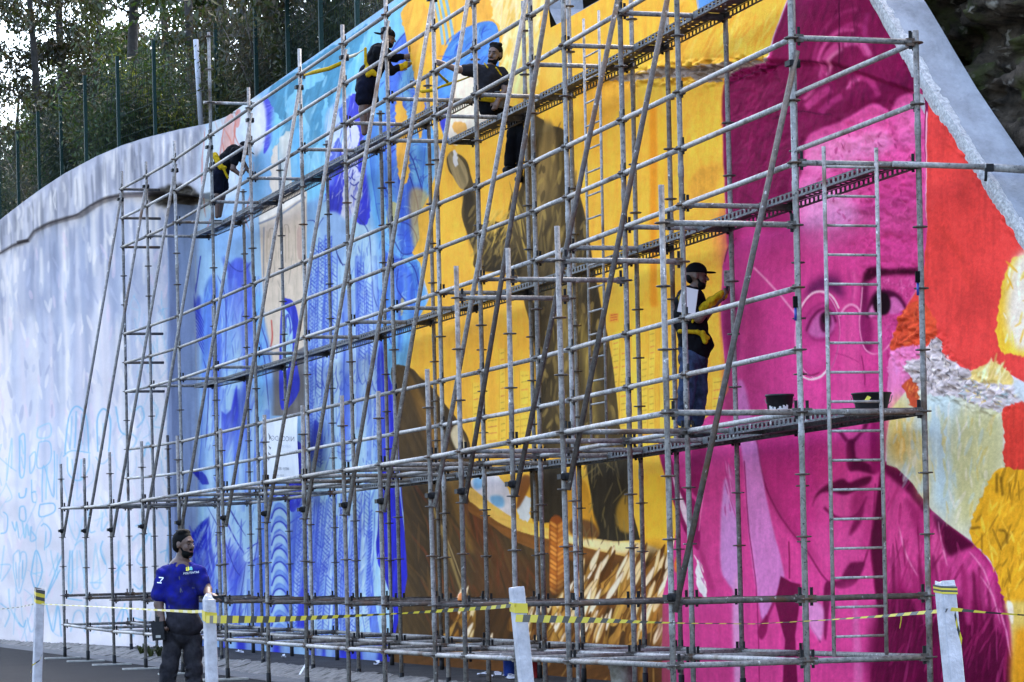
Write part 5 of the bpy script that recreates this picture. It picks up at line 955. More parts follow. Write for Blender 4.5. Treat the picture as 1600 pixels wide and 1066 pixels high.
# trees
def leaves_mesh(name, centers, n, size, rs, droop=.6, squash=1.0, mats=1, seed=0):
    """n slender leaf quads scattered round clump centres (centre, radius)"""
    r = np.random.default_rng(seed); c = np.array([p for p, _ in centers]); R_ = np.array([q for _, q in centers])
    k = r.integers(len(c), size=n); d = r.normal(size=(n, 3)); d /= np.linalg.norm(d, axis=1)[:, None]
    P = c[k]+d*(R_[k]*r.random(n)**.45)[:, None]*np.array([1, 1, squash])
    t = r.normal(size=(n, 3)); t /= np.linalg.norm(t, axis=1)[:, None]; t[:, 2] -= droop*1.6; t /= np.linalg.norm(t, axis=1)[:, None]
    s = np.cross(t, r.normal(size=(n, 3))); s /= np.linalg.norm(s, axis=1)[:, None]
    L = size*r.uniform(.55, 1.35, n)[:, None]; w = L*rs
    nrm = np.cross(t, s)
    V = np.stack([P, P+t*L*.45+s*w+nrm*L*.04, P+t*L, P+t*L*.45-s*w+nrm*L*.04], 1).reshape(-1, 3)
    me = bpy.data.meshes.new(name); q = np.arange(n*4).reshape(-1, 4)
    me.vertices.add(n*4); me.vertices.foreach_set('co', V.astype(np.float32).ravel()); me.loops.add(n*4); me.loops.foreach_set('vertex_index', q.ravel().astype(np.int32))
    me.polygons.add(n); me.polygons.foreach_set('loop_start', np.arange(0, n*4, 4, dtype=np.int32)); me.polygons.foreach_set('loop_total', np.full(n, 4, np.int32))
    if mats > 1: me.polygons.foreach_set('material_index', (r.random(n)*mats).astype(np.int32))
    me.update(); return me
def tree(name, base, h, r0, lean, mats, label, n, seed, low=.2, spread=1.8, clumps=26, size=.17, group='trees above the wall', cat='tree'):
    rr = random.Random(seed); t = empty(name, base); tag(t, label, cat, group)
    mb = MB(); base = Vector(base); pts = []; rad = []
    for i in range(9):
        f = i/8; pts.append(base+Vector((lean[0]*f*h+.12*math.sin(f*5+seed), lean[1]*f*h, f*h))); rad.append(r0*(1-.8*f)+.015)
    mb.tube(pts, rad, 8); cen = []
    for i in range(clumps):
        f = low+(1-low)*(i+rr.random()*.8)/clumps; k = min(7, int(f*8)); p0 = pts[k].lerp(pts[k+1], f*8-k); az = rr.uniform(0, 6.283); L = spread*(1.1-.45*f)*rr.uniform(.5, 1.15)
        p1 = p0+Vector((math.cos(az)*L, math.sin(az)*L, L*rr.uniform(-.05, .55))); pm = p0.lerp(p1, .5)+Vector((0, 0, .12*L))
        mb.tube([p0, pm, p1], [max(.012, r0*.28*(1-f*.6)), .014, .006], 5)
        for q in range(2): e = pm.lerp(p1, rr.random()); p2 = e+Vector((rr.uniform(-.5, .5), rr.uniform(-.5, .5), rr.uniform(-.5, .3))); mb.tube([e, p2], [.008, .003], 4)
        cen.append((tuple(p1), rr.uniform(.35, .75))); cen.append((tuple(pm.lerp(p1, .5)), rr.uniform(.3, .55)))
    mb.build('trunk', [M['bark']], t)
    add('crown', leaves_mesh('crown', cen, n, size, .16, .55, .85, len(mats), seed), [M[m] for m in mats], t)
    return t
def onhill(x, v):       # point on the hillside seen at image column x, at distance v behind the wall line
    u, _ = onv(x, 150, v); p = W(u, v, 0); vv = v-float(vwall(np.array(u), np.array(9.)))-.4
    return W(u, v, 8.95+max(0, vv)*.15)
TR = [(50, 2.2, .16, 'AD', 'dark tree with bare twiggy branches at the upper left corner', .25), (88, 3.2, .17, 'AB', 'straight dark trunked tree right of the bare twiggy one', .42), (20, 4.5, .14, 'DA', 'brownish tree at the left edge of the picture', .15), (150, 4.0, .12, 'AD', 'slim tree with olive leaves between two fence posts', .22),
      (215, 3.0, .16, 'AA', 'dark tree with a thick trunk above the third fence post', .45), (190, 6.5, .13, 'AB', 'paler tree standing behind the thick trunked dark tree', .3), (262, 4.2, .12, 'BA', 'leafy green tree behind the tallest fence post', .12), (295, 2.4, .10, 'CB', 'small yellow green tree at the top beside the leaning pipe', .5),
      (345, 3.2, .12, 'BA', 'green tree right behind the tall scaffold pole', .12), (392, 4.6, .14, 'AD', 'dark tree over the bending painter', .12), (440, 2.6, .10, 'DA', 'tree with pale dry brush left of the blue wall crest', .12), (490, 3.8, .13, 'AD', 'dark tree above the teal brushwork of the wall', .12), (540, 2.4, .10, 'DA', 'brownish tree above the painter in the backward cap', .12), (590, 3.4, .13, 'AB', 'dark tree at the right end of the row', .12), (110, 8.0, .16, 'AB', 'far tree seen between the two leftmost trunks', .3), (36, 9.5, .15, 'BA', 'far green tree behind the bare twiggy tree', .05), (160, 10.5, .16, 'AD', 'far olive tree left of the thick dark trunk', .05), (240, 9.0, .15, 'BA', 'far green tree filling the gap right of the thick trunk', .05), (-8, 7.0, .13, 'AB', 'far tree cut off by the left border', .05), (75, 12., .15, 'AB', 'farthest tree between the first two fence posts', .02), (200, 13., .15, 'AB', 'farthest tree behind the third fence post', .02), (285, 11., .15, 'BA', 'farthest tree just left of the leaning pipe', .02)]
for i, (x, v, r0, ms, lab, low) in enumerate(TR):
    p = onhill(x, v+.3); h = 8.5+1.6*math.sin(i*2.1)
    far_ = v > 6; tree('tree', p, h, r0, (random.uniform(-.05, .05), random.uniform(-.03, .03)), ['leaf'+c for c in ms], lab, 15000 if far_ else 8500, 100+i, low, 2.5 if far_ else 1.7, 60 if far_ else 36, .17)
# undergrowth: bushes and dry brush directly behind the fence
BU = [(-10, 'D'), (28, 'A'), (60, 'D'), (95, 'B'), (128, 'A'), (160, 'B'), (190, 'D'), (222, 'B'), (255, 'C'), (285, 'B'), (318, 'B'), (350, 'D'), (380, 'A'), (412, 'D'), (445, 'D'), (480, 'A'), (515, 'D'), (550, 'D'), (585, 'A'), (615, 'D')]
BL_ = {'A': 'dark olive bush', 'B': 'green leafy bush', 'C': 'yellow green bush', 'D': 'brown dry brushwood bush'}
ORD = ['first', 'second', 'third', 'fourth', 'fifth', 'sixth', 'seventh', 'eighth', 'ninth']; cnt = {}
for i, (x, m_) in enumerate(BU):
    rr = random.Random(500+i); v = 1.9+rr.random()*1.1; 
    if x < 300: v -= 1.3*min(1, (300-x)/120)
    p = onhill(x, v); t = empty('bush', p); k_ = cnt.get(m_, 0); cnt[m_] = k_+1
    tag(t, f'{BL_[m_]} behind the fence, {ORD[k_]} of its colour from the left', 'bush', 'bushes behind the fence')
    mb = MB(); cen = []
    for q in range(16):
        az = rr.uniform(0, 6.28); L = rr.uniform(.8, 2.2); e = Vector(p)+Vector((math.cos(az)*L*.42, math.sin(az)*L*.42, L)); mb.tube([Vector(p), Vector(p).lerp(e, .5)+Vector((0, 0, .1)), e], [.02, .012, .004], 4)
        for w_ in range(3): e2 = Vector(p).lerp(e, rr.uniform(.3, 1)); mb.tube([e2, e2+Vector((rr.uniform(-.5, .5), rr.uniform(-.3, .3), rr.uniform(-.1, .5)))], [.007, .002], 3)
        cen.append((tuple(e), .38)); cen.append((tuple(Vector(p).lerp(e, .6)), .42)); cen.append((tuple(Vector(p).lerp(e, .25)), .42))
    mb.build('stems', [M['twig'] if m_ == 'D' else M['bark']], t)
    add('foliage', leaves_mesh('foliage', cen, 4200, .12 if m_ != 'D' else .15, .15 if m_ != 'D' else .06, .3, 1, 2, 700+i), [M['leaf'+m_], M['leafA']], t)
# loose pipe leaning on the crest of the wall
pa = atd(314, 196, W(28.4, 1.3, 0).y); pb = atd(306, 62, W(28.4, 1.3, 0).y)
mb = MB(); mb.tube([pa, pb], .045, 12); tag(mb.build('pipe', [world_coords(mat('pale_grey_plastic', (.36, .38, .43), .5, 0, (4, .3, 4)))]), 'thick pale grey pipe standing on the crest of the wall', 'pipe')

# ------------------------------------------------------------------ people: smooth-blended distance fields turned into one surface per layer
def sd_cone(P, a, b, ra, rb):
    a, b = np.array(a), np.array(b); ab = b-a; L2 = max(ab@ab, 1e-9)
    t = np.clip(((P-a)@ab)/L2, 0, 1); return np.linalg.norm(P-(a+t[..., None]*ab), axis=-1)-(ra+(rb-ra)*t)
def sd_ell(P, c, r, ax):
    d = P-np.array(c); q = np.stack([d@np.array(ax[i]) for i in range(3)], -1)/np.array(r)
    k0 = np.linalg.norm(q, axis=-1); k1 = np.linalg.norm(q/np.array(r), axis=-1)+1e-9; return k0*(k0-1)/k1
def surface(prims, vox=.009, k=.02, cut=None):
    """prims: ('c', a, b, ra, rb) | ('e', centre, radii, axes) -> mesh data of the blended union by surface nets"""
    lo = np.full(3, 1e9); hi = -lo
    bbs = []
    for p in prims:
        if p[0] == 'c': A = np.array([p[1], p[2]]); m_ = max(p[3], p[4])
        else: A = np.array([p[1]]); m_ = max(p[2])
        l_, h_ = A.min(0)-m_-2.5*k-2*vox, A.max(0)+m_+2.5*k+2*vox; bbs.append((l_, h_)); lo = np.minimum(lo, l_); hi = np.maximum(hi, h_)
    n = np.ceil((hi-lo)/vox).astype(int)+1; D = np.full(n, .3, np.float32)
    for p, (l_, h_) in zip(prims, bbs):
        i0 = np.maximum(((l_-lo)/vox).astype(int), 0); i1 = np.minimum(((h_-lo)/vox).astype(int)+2, n)
        g = np.stack(np.meshgrid(*[lo[i]+np.arange(i0[i], i1[i])*vox for i in range(3)], indexing='ij'), -1)
        d = sd_cone(g, *p[1:]) if p[0] == 'c' else sd_ell(g, *p[1:])
        s = tuple(slice(i0[i], i1[i]) for i in range(3)); a = D[s]; h = np.clip(.5+.5*(d-a)/k, 0, 1); D[s] = d*(1-h)+a*h-k*h*(1-h)
    if cut is not None:
        g = np.stack(np.meshgrid(*[lo[i]+np.arange(n[i])*vox for i in range(3)], indexing='ij'), -1); D = np.maximum(D, cut(g))
    I = D < 0; c8 = [(a, b, c) for a in (0, 1) for b in (0, 1) for c in (0, 1)]; m_ = n-1
    cnt_ = sum(I[a:a+m_[0], b:b+m_[1], c:c+m_[2]].astype(np.int8) for a, b, c in c8); act = (cnt_ > 0) & (cnt_ < 8)
    acc = np.zeros(tuple(m_)+(3,), np.float32); num = np.zeros(tuple(m_), np.float32)
    for i in range(8):
        for j in range(i+1, 8):
            a, b = np.array(c8[i]), np.array(c8[j])
            if abs(a-b).sum() != 1: continue
            da = D[a[0]:a[0]+m_[0], a[1]:a[1]+m_[1], a[2]:a[2]+m_[2]]; db = D[b[0]:b[0]+m_[0], b[1]:b[1]+m_[1], b[2]:b[2]+m_[2]]
            x = (da < 0) != (db < 0); t = np.where(x, da/np.where(x, da-db, 1), 0)
            acc += np.where(x[..., None], a+(b-a)*t[..., None], 0); num += x
    ids = -np.ones(tuple(m_), int); w = np.argwhere(act); ids[act] = np.arange(len(w))
    V = lo+(w+acc[act]/num[act][:, None])*vox; Fc = []
    for ax in range(3):
        o1, o2 = [(1, 2), (2, 0), (0, 1)][ax]; s0 = [slice(1, m_[0]), slice(1, m_[1]), slice(1, m_[2])]; s0[ax] = slice(0, m_[ax])
        A = I[tuple(s0)]; s1 = list(s0); s1[ax] = slice(1, m_[ax]+1); B = I[tuple(s1)]; e = np.argwhere(A != B)
        if not len(e): continue
        off = np.ones(3, int); off[ax] = 0; e = e+off; v1 = np.zeros(3, int); v1[o1] = 1; v2 = np.zeros(3, int); v2[o2] = 1
        q = np.stack([ids[tuple((e-v1-v2).T)], ids[tuple((e-v2).T)], ids[tuple(e.T)], ids[tuple((e-v1).T)]], 1)
        inside = I[tuple(e.T)] if True else None
        q[~inside] = q[~inside][:, ::-1]; Fc.append(q)
    return V, np.concatenate(Fc)
CLOTHES = ('t_shirt', 'shirt', 'trousers', 'jeans', 'shorts', 'apron', 'sleeve_guard', 'glove')
def layer(name, prims, m, parent, vox=.009, k=.02, cut=None):
    V, Fc = surface(prims, vox, k, cut); me = bpy.data.meshes.new(name); me.from_pydata(V.tolist(), [], Fc.tolist())
    if name in CLOTHES:      # creases: uneven diagonal folds pressed into the cloth
        me.update()
        N = np.array([v.normal[:] for v in me.vertices]); w = 0
        for i, (dx, dy, dz, f_) in enumerate(((1, .3, .9, 46), (-.8, .4, 1, 37), (.4, 1, .5, 58), (.9, -.5, -.6, 71), (.1, .2, 1, 52))):
            ph = V@np.array([dx, dy, dz])*f_; w = w+np.sin(ph+2.2*np.sin(V@np.array([dz, dx, dy])*(9+3*i)+i))*(1., .9, .6, .5, .7)[i]
        V = V+N*(.0030*np.clip(w, -2.6, 1.4)[:, None]); me.vertices.foreach_set('co', V.astype(np.float32).ravel())
    me.polygons.foreach_set('use_smooth', [True]*len(me.polygons)); me.update()
    return add(name, me, [m], parent)
def mixa(a, b, t): return Vector(a).lerp(Vector(b), t)
def hand_prims(w, d, side, n, ln=.085, curl=.5, spread=.016):
    """palm at w, fingers along d, spread along side, curling towards n; unequal fingers and a side thumb"""
    w, d, side, n = Vector(w), Vector(d).normalized(), Vector(side).normalized(), Vector(n).normalized(); out = [('c', w, w+d*.05, .026, .030), ('c', w+d*.02-side*.012, w+d*.06-side*.016, .022, .020), ('c', w+d*.02+side*.012, w+d*.06+side*.016, .022, .020)]
    for i, f in enumerate((.86, 1.0, .95, .74)):
        r = w+d*.065+side*(i-1.5)*spread; L = ln*f; a = r+(d*math.cos(curl*.4)+n*math.sin(curl*.4))*L*.45; b = a+(d*math.cos(curl*1.3)+n*math.sin(curl*1.3))*L*.33; c = b+(d*math.cos(curl*2.1)+n*math.sin(curl*2.1))*L*.26
        out += [('c', r, a, .0098, .009), ('c', a, b, .009, .0083), ('c', b, c, .0083, .0072)]
    t0 = w+d*.012-side*.022; t1 = t0+(d*.55-side*.75+n*.25).normalized()*.038; t2 = t1+(d*.85-side*.25+n*.45).normalized()*.032
    return out+[('c', t0, t1, .0125, .0108), ('c', t1, t2, .0108, .0088)]
def head_prims(c, fwd, up, s=1.0):
    c, f, u = Vector(c), Vector(fwd).normalized(), Vector(up).normalized(); f = (f-u*f.dot(u)).normalized(); l = u.cross(f)
    P = lambda a, b, d: c+(f*a+l*b+u*d)*s
    pr = [('e', P(-.012, 0, .028), (.096*s, .075*s, .092*s), (f, l, u)), ('e', P(.022, 0, -.045), (.066*s, .058*s, .078*s), (f, l, u)), ('c', P(.082, 0, .012), P(.106, 0, -.026), .010*s, .015*s), ('c', P(.075, .03, .030), P(.075, -.03, .030), .014*s, .014*s),
          ('c', P(.080, .016, -.066), P(.080, -.016, -.066), .009*s, .009*s), ('e', P(.060, 0, -.105), (.026*s, .028*s, .022*s), (f, l, u))]
    for q in (-1, 1): pr += [('e', P(-.005, q*.076, -.008), (.020*s, .009*s, .032*s), (f, l, u)), ('e', P(.052, q*.036, -.030), (.026*s, .022*s, .024*s), (f, l, u))]
    return pr, P, (f, l, u)
def cloth(name, col, c2=None, sc_=6, rough=.85): return world_coords(mat(name, col, rough, 0, (sc_, .4, 6, c2 or tuple(c*.55 for c in col)), (16, .55), .05))
M['skin'] = world_coords(mat('brown_skin', (.085, .042, .027), .6, 0, (30, .25, 4)))
M['skin2'] = world_coords(mat('tan_skin', (.115, .062, .042), .6, 0, (30, .25, 4)))
M['hair'] = mat('black_hair', (.004, .0038, .0038), .8, 0, (60, .5, 4), None, .08); M['eye'] = mat('dark_eye', (.012, .010, .009), .25)
M['lip'] = mat('lip', (.16, .060, .050), .5)
M['blueshirt'] = cloth('royal_blue_cotton', (.006, .008, .15), (.012, .012, .06), 9); M['black'] = cloth('black_cotton', (.006, .006, .0075), (.003, .003, .004)); M['navy'] = cloth('navy_cotton', (.005, .006, .014), (.003, .0035, .007))
M['charcoal'] = cloth('paint_stained_grey_trousers', (.026, .024, .027), (.010, .0095, .012), 14); M['apron'] = cloth('dark_grey_apron', (.024, .022, .028), (.013, .012, .015), 12); M['jeans'] = cloth('blue_denim', (.042, .062, .118), (.012, .015, .026), 9); M['greyshirt'] = cloth('dark_grey_cotton', (.018, .017, .020), (.010, .0095, .011), 8)
M['yellow'] = cloth('yellow_webbing', (.42, .27, .008), (.22, .14, .006), 30); M['shoe'] = mat('black_boot', (.006, .006, .006), .6, spec=.2); M['white'] = mat('white_paper', (.52, .50, .50), .8)
M['blackplastic'] = mat('black_plastic', (.006, .006, .007), .6, 0, (14, .5, 5, (.016, .016, .018)), None, .12); M['steelcap'] = M['steel_pale']
from mathutils.bvhtree import BVHTree
CAMP = Vector((0, 0, H))
def decal(name, polys, target, m, parent, lift=.004):
    """lay small flat pieces, given as photo-pixel outlines, onto the surface of an object as thin real geometry"""
    bv = BVHTree.FromPolygons([v.co.copy() for v in target.data.vertices], [tuple(p.vertices) for p in target.data.polygons]); mb = MB()
    for pl in polys:
        out = []
        for x, y in pl:
            d = (atd(x, y, 10.)-CAMP).normalized(); h = bv.ray_cast(CAMP, d)
            if h[0] is None: out = None; break
            out.append(h[0]-d*lift)
        if out: mb.poly(out)
    if mb.f: return mb.build(name, [m], parent)
def person(base, label, shirt_lab=None):
    t = empty('person', base); tag(t, label, 'person'); return t
def finish_head(t, c, fwd, up, skin, s=1.0, hair=None, beard=False, cap=None, bill=None, extra=()):
    hp, P, ax = head_prims(c, fwd, up, s); f, l, u = ax
    face = [('e', P(.084, q*.030, .004), (.008*s, .014*s, .007*s), ax) for q in (-1, 1)]
    layer('eyes', face, M['eye'], t, .004, .003)
    layer('mouth', [('c', P(.088, .020, -.066), P(.088, -.020, -.066), .006*s, .006*s)], M['lip'], t, .004, .003)
    layer('eyebrows', [('c', P(.090, q*.015, .026), P(.080, q*.045, .030), .0055*s, .0045*s) for q in (-1, 1)], M['hair'], t, .004, .003)
    if hair is not None: layer('hair', [('e', P(-.022, 0, .040), (.100*s, .081*s, .094*s), ax), ('e', P(-.050, 0, -.01), (.066*s, .076*s, .07*s), ax)]+[('e', P(.02*math.cos(i*1.9)-.01, .05*math.sin(i*1.9), .115+.008*math.sin(i*3.)), (.035*s, .03*s, .025*s), ax) for i in range(7)], M['hair'], t, .006, .012, cut=lambda g: (g-np.array(P(.052, 0, .055)))@np.array(f*.80-u*.60))
    if beard: layer('beard', [('e', P(.040, 0, -.084), (.050*s, .060*s, .046*s), ax), ('c', P(.015, .058, -.035), P(.05, .042, -.09), .010, .016), ('c', P(.015, -.058, -.035), P(.05, -.042, -.09), .010, .016), ('c', P(.088, .022, -.048), P(.088, -.022, -.048), .008, .008)], M['hair'], t, .005, .012)
    if cap is not None:
        b = Vector(bill).normalized(); b = (b-u*b.dot(u)).normalized(); bl_ = u.cross(b); cc = P(-.010, 0, .045)
        o = layer('cap', [('e', cc, (.106*s, .088*s, .090*s), ax)], cap, t, .006, .01, cut=lambda g: -((g-np.array(cc))@np.array(u))-.012)
        e_ = cc+b*.125*s-u*.004*s; layer('cap_bill', [('e', e_, (.070*s, .066*s, .010*s), (b, bl_, (u+b*.0)))], cap, o, .006, .008)
    return hp, P, ax
# ---- man in the royal blue T-shirt on the road
D1 = 27.6; J = lambda x, y, dd=0.: atd(x, y, D1-dd); RT = Vector((1, 0, 0)); TC = Vector((0, -1, 0)); UP = Vector((0, 0, 1))
t = person(J(283, 1133), 'bearded person in a royal blue T-shirt and grey work trousers standing on the road'); t.location.z = ROAD
fw = Vector((.84, -.54, -.02)); hp, P, ax = finish_head(t, J(287.5, 851, .02), fw, Vector((.03, 0, 1)), M['skin'], 1.0, True, True)
shl, shr = J(256, 898, -.02), J(312, 896, .03); ela, wra = J(248, 944, .02), J(253, 967, .07); elb, wrb = J(324, 922, .06), J(322, 934, .26)
wrb = J(326, 931, .24)
body = hp+[('c', J(285, 868), J(283, 884), .056, .064), ('c', J(283, 890), J(285, 960), .12, .12), ('c', shl, shr, .05, .05), ('c', shl, ela, .054, .045), ('c', ela, wra, .044, .030), ('c', shr, elb, .054, .044), ('c', elb, wrb, .043, .030),
     ('c', J(285, 962), J(286, 985), .12, .11), ('c', J(271, 1000), J(263, 1048, .05), .075, .055), ('c', J(263, 1048, .05), J(256, 1122, .02), .05, .04), ('c', J(300, 1000), J(304, 1052, .02), .075, .055), ('c', J(304, 1052, .02), J(305, 1124), .05, .04)]
body += hand_prims(wra, (.05, -.25, -1), (.2, -1, .2), (.9, 0, .1), curl=.9)+hand_prims(wrb, (.85, -.45, -.12), (.3, .9, 0), (0, 0, -1), curl=.35)
layer('body', body, M['skin'], t, .0085, .016)
sh = layer('t_shirt', [('c', J(283, 896), J(284, 935), .138, .150), ('c', J(284, 935), J(285, 962), .152, .148), ('c', J(264, 896, -.01), J(304, 894, .02), .076, .076), ('c', shl, J(249, 930, .01), .074, .076), ('c', shr, J(318, 921, .05), .074, .070), ('c', J(285, 882), J(284, 894), .062, .105)], M['blueshirt'], t, .0085, .03)
layer('apron', [('c', J(285, 960, .01), J(288, 974, .03), .150, .152), ('c', J(274, 972, .07), J(304, 978, .06), .085, .080)], M['apron'], t, .0085, .03)
layer('trousers', [('c', J(285, 975), J(286, 990), .142, .138), ('c', J(271, 998), J(264, 1046, .05), .094, .080), ('c', J(264, 1046, .05), J(255, 1118, .02), .082, .070), ('c', J(300, 998), J(303, 1052, .02), .094, .080), ('c', J(303, 1052, .02), J(305, 1120), .078, .070)]+[('c', J(254+i*3, 1040+9*i, .10), J(274, 1036+10*i, .08), .022, .016) for i in range(4)]+[('c', J(292, 1044+12*i, .09), J(312, 1040+12*i, .06), .020, .014) for i in range(3)], M['charcoal'], t, .0085, .014)
for q, (x, y) in enumerate(((256, 1126), (305, 1128))):
    b = J(x, y); b.z = ROAD+.045; layer('shoe', [('c', b+Vector((0, .04, 0)), b+Vector((.06, -.14, -.005)), .046, .040)], M['shoe'], t, .009, .01, cut=lambda g: ROAD+.002-g[..., 2])
M['logo_y'] = mat('print_yellow', (.55, .50, .03), .6); M['logo_t'] = mat('print_teal', (.05, .28, .30), .6); M['print'] = mat('print_white', (.75, .76, .8), .6)
def q4(x0, y0, x1, y1, dy=0): return [(x0, y0), (x1, y0+dy), (x1, y1+dy), (x0, y1)]
decal('chest_logo', [[(290.5, 892), (290.2, 887), (291.8, 885.6), (293, 892.4)], [(293.2, 892), (293, 886), (295, 885), (296, 891)]], sh, M['logo_y'], t); decal('chest_logo', [[(295.6, 891), (296.2, 886), (299, 885.6), (300.6, 887.5), (301, 891)]], sh, M['logo_t'], t)
def glyph_text(txt, x, y, hgt, slope=0., mirror=False, squeeze=1.):
    """outline pieces of a text in photo pixels, from the built-in font"""
    cu = bpy.data.curves.new('lettering', 'FONT'); cu.body = txt; cu.resolution_u = 2; o = bpy.data.objects.new('lettering', cu); COL.objects.link(o)
    dg = bpy.context.evaluated_depsgraph_get(); me = o.evaluated_get(dg).to_mesh(); vs = [tuple(v.co) for v in me.vertices]; ps = [tuple(p.vertices) for p in me.polygons]; o.evaluated_get(dg).to_mesh_clear()
    bpy.data.objects.remove(o); bpy.data.curves.remove(cu); w = max(v[0] for v in vs) if vs else 1; s = hgt/.72
    f = lambda v: (x+((w-v[0]) if mirror else v[0])*s*squeeze, y-v[1]*s+slope*v[0]*s)
    return [[f(vs[i]) for i in p] for p in ps]
decal('chest_lettering', glyph_text('POLITINTAS', 286.4, 897.8, 3.2, -.10, False, 1.02), sh, M['print'], t, .005)
decal('sleeve_mark', [q4(248.2, 901.6, 255, 903.2, .4), [(255, 902), (256, 903.4), (250.5, 909.5), (249.6, 908.6)], q4(245.4, 909.6, 252, 911, .8), [(251, 911), (252.4, 909.8), (252, 912.6)]], sh, M['print'], t)
decal('paint_smear', [[(279, 901), (280.4, 900), (281.6, 904), (281, 907), (279.6, 905)], [(281, 920), (282.6, 918), (284, 922), (282.6, 927), (281, 925)], [(284.5, 924), (285.6, 923), (285.4, 927)], [(300, 918), (304, 918.4), (304, 919.6), (300, 919.4)], [(263, 948), (264.2, 945), (265, 949), (264, 951)], [(290, 905), (290.8, 904.6), (290.8, 906)]], sh, mat('dried_paint', (.06, .06, .085), .9), t, .003)
# ---- worker at the near end, on the lowest deck
D4 = W(4.67, .9, 0).y; J = lambda x, y, dd=0.: atd(x, y, D4-dd)
t = person(J(1082, 664), 'person in a black cap and blue jeans painting from the lower deck')
hp, P, ax = finish_head(t, J(1089, 432), (1, -.12, -.10), (.06, 0, 1), M['skin'], 1.0, None, True, M['black'], (1, -.1, -.1))
layer('hair', [('e', P(-.060, 0, -.012), (.046, .060, .060), ax)], M['hair'], t, .007, .012)
s1, s2 = J(1077, 463, .16), J(1080, 463, -.15); e1, w1 = J(1092, 498, .20), J(1122, 470, .20); e2, w2 = J(1098, 500, -.16), J(1128, 462, -.10)
body = hp+[('c', J(1085, 450), J(1080, 464), .055, .066), ('c', J(1080, 470), J(1083, 535), .12, .12), ('c', s1, s2, .05, .05), ('c', s1, e1, .054, .045), ('c', e1, w1, .043, .030), ('c', s2, e2, .054, .045), ('c', e2, w2, .043, .030), ('c', J(1083, 540), J(1083, 556), .13, .13),
     ('c', J(1079, 562, .08), J(1073, 612, .08), .08, .06), ('c', J(1073, 612, .08), J(1068, 658, .08), .055, .04), ('c', J(1089, 562, -.08), J(1091, 612, -.08), .08, .06), ('c', J(1091, 612, -.08), J(1088, 658, -.08), .055, .04)]
body += hand_prims(w1, (.8, 0, .6), (0, -1, 0), (-.3, 0, 1), curl=1.0)+hand_prims(w2, (.8, 0, .6), (0, 1, 0), (-.3, 0, 1), curl=1.0)
layer('body', body, M['skin'], t, .009, .016)
layer('shirt', [('c', J(1079, 470), J(1081, 510), .145, .145), ('c', J(1081, 510), J(1086, 545, 0), .145, .155), ('c', s1, s2, .078, .078), ('c', s1, J(1087, 488, .19), .082, .07), ('c', s2, J(1092, 490, -.15), .082, .07), ('c', J(1066, 470), J(1062, 505), .07, .06), ('c', J(1095, 520, .02), J(1108, 540, .02), .07, .05)], M['black'], t, .009, .03)
layer('jeans', [('c', J(1083, 546), J(1083, 560), .142, .142), ('c', J(1078, 562, .08), J(1073, 612, .08), .100, .082), ('c', J(1073, 612, .08), J(1069, 656, .08), .082, .072), ('c', J(1090, 562, -.08), J(1092, 612, -.08), .100, .082), ('c', J(1092, 612, -.08), J(1089, 656, -.08), .082, .072)], M['jeans'], t, .009, .02)
ZD = ZZ(4.67, 2.66)+.03
for x, dd in ((1071, .08), (1091, -.08)):
    b = J(x, 660, dd); b.z = ZD+.045; layer('shoe', [('c', b+Vector((-.03, 0, 0)), b+Vector((.15, 0, -.005)), .046, .040)], M['shoe'], t, .009, .01, cut=lambda g: ZD+.001-g[..., 2])
layer('harness', [('c', J(1062, 466, .165), J(1070, 505, .165), .014, .014), ('c', J(1070, 452, .14), J(1062, 466, .165), .014, .014), ('c', J(1062, 518, .165), J(1090, 519, .175), .022, .020), ('c', J(1090, 519, .175), J(1106, 528, .15), .022, .022), ('c', J(1098, 521, .17), J(1102, 534, .165), .030, .026), ('c', J(1088, 490, .19), J(1082, 503, .18), .014, .014)], M['yellow'], t, .008, .012)
layer('sleeve_guard', [('c', J(1096, 484, .215), J(1112, 472, .21), .046, .050), ('c', J(1112, 472, .21), J(1130, 461, .19), .050, .046)]+[('c', J(1100+i*5, 478-i*3.2+2*(i % 2), .25), J(1103+i*5, 474-i*3.2, .25), .024, .02) for i in range(6)], M['yellow'], t, .008, .012)
mb = MB(); c1, c2, c3, c4 = J(1066, 447, .26), J(1091, 453, .26), J(1086, 491, .27), J(1058, 487, .27); mb.poly([c1, c2, c3, c4]); mb.poly([p+Vector((.002, .012, 0)) for p in (c4, c3, c2, c1)])
for a, b in ((c1, c2), (c2, c3), (c3, c4), (c4, c1)): mb.quad(a, b, b+Vector((.002, .012, 0)), a+Vector((.002, .012, 0)))
tag(mb.build('sheet_of_paper', [M['white']]), 'white sheet of paper tucked under the arm of the worker in jeans', 'paper')
mb = MB(); p = w1+Vector((.075, -.01, .05)); mb.tube([p-Vector((.03, 0, .05)), p+Vector((.02, 0, .09))], .014, 8, 1); mb.box(p+Vector((.03, .0, .16)), .045, .02, .075, None, 0); mb.tube([p+Vector((.075, 0, .02)), p+Vector((.085, 0, .15)), p+Vector((.06, 0, .2))], .006, 6, 2)
tag(mb.build('paint_roller', [M['steel'], M['blackplastic'], M['steel_pale']]), 'grey paint roller held up against the pink ear', 'paint roller')
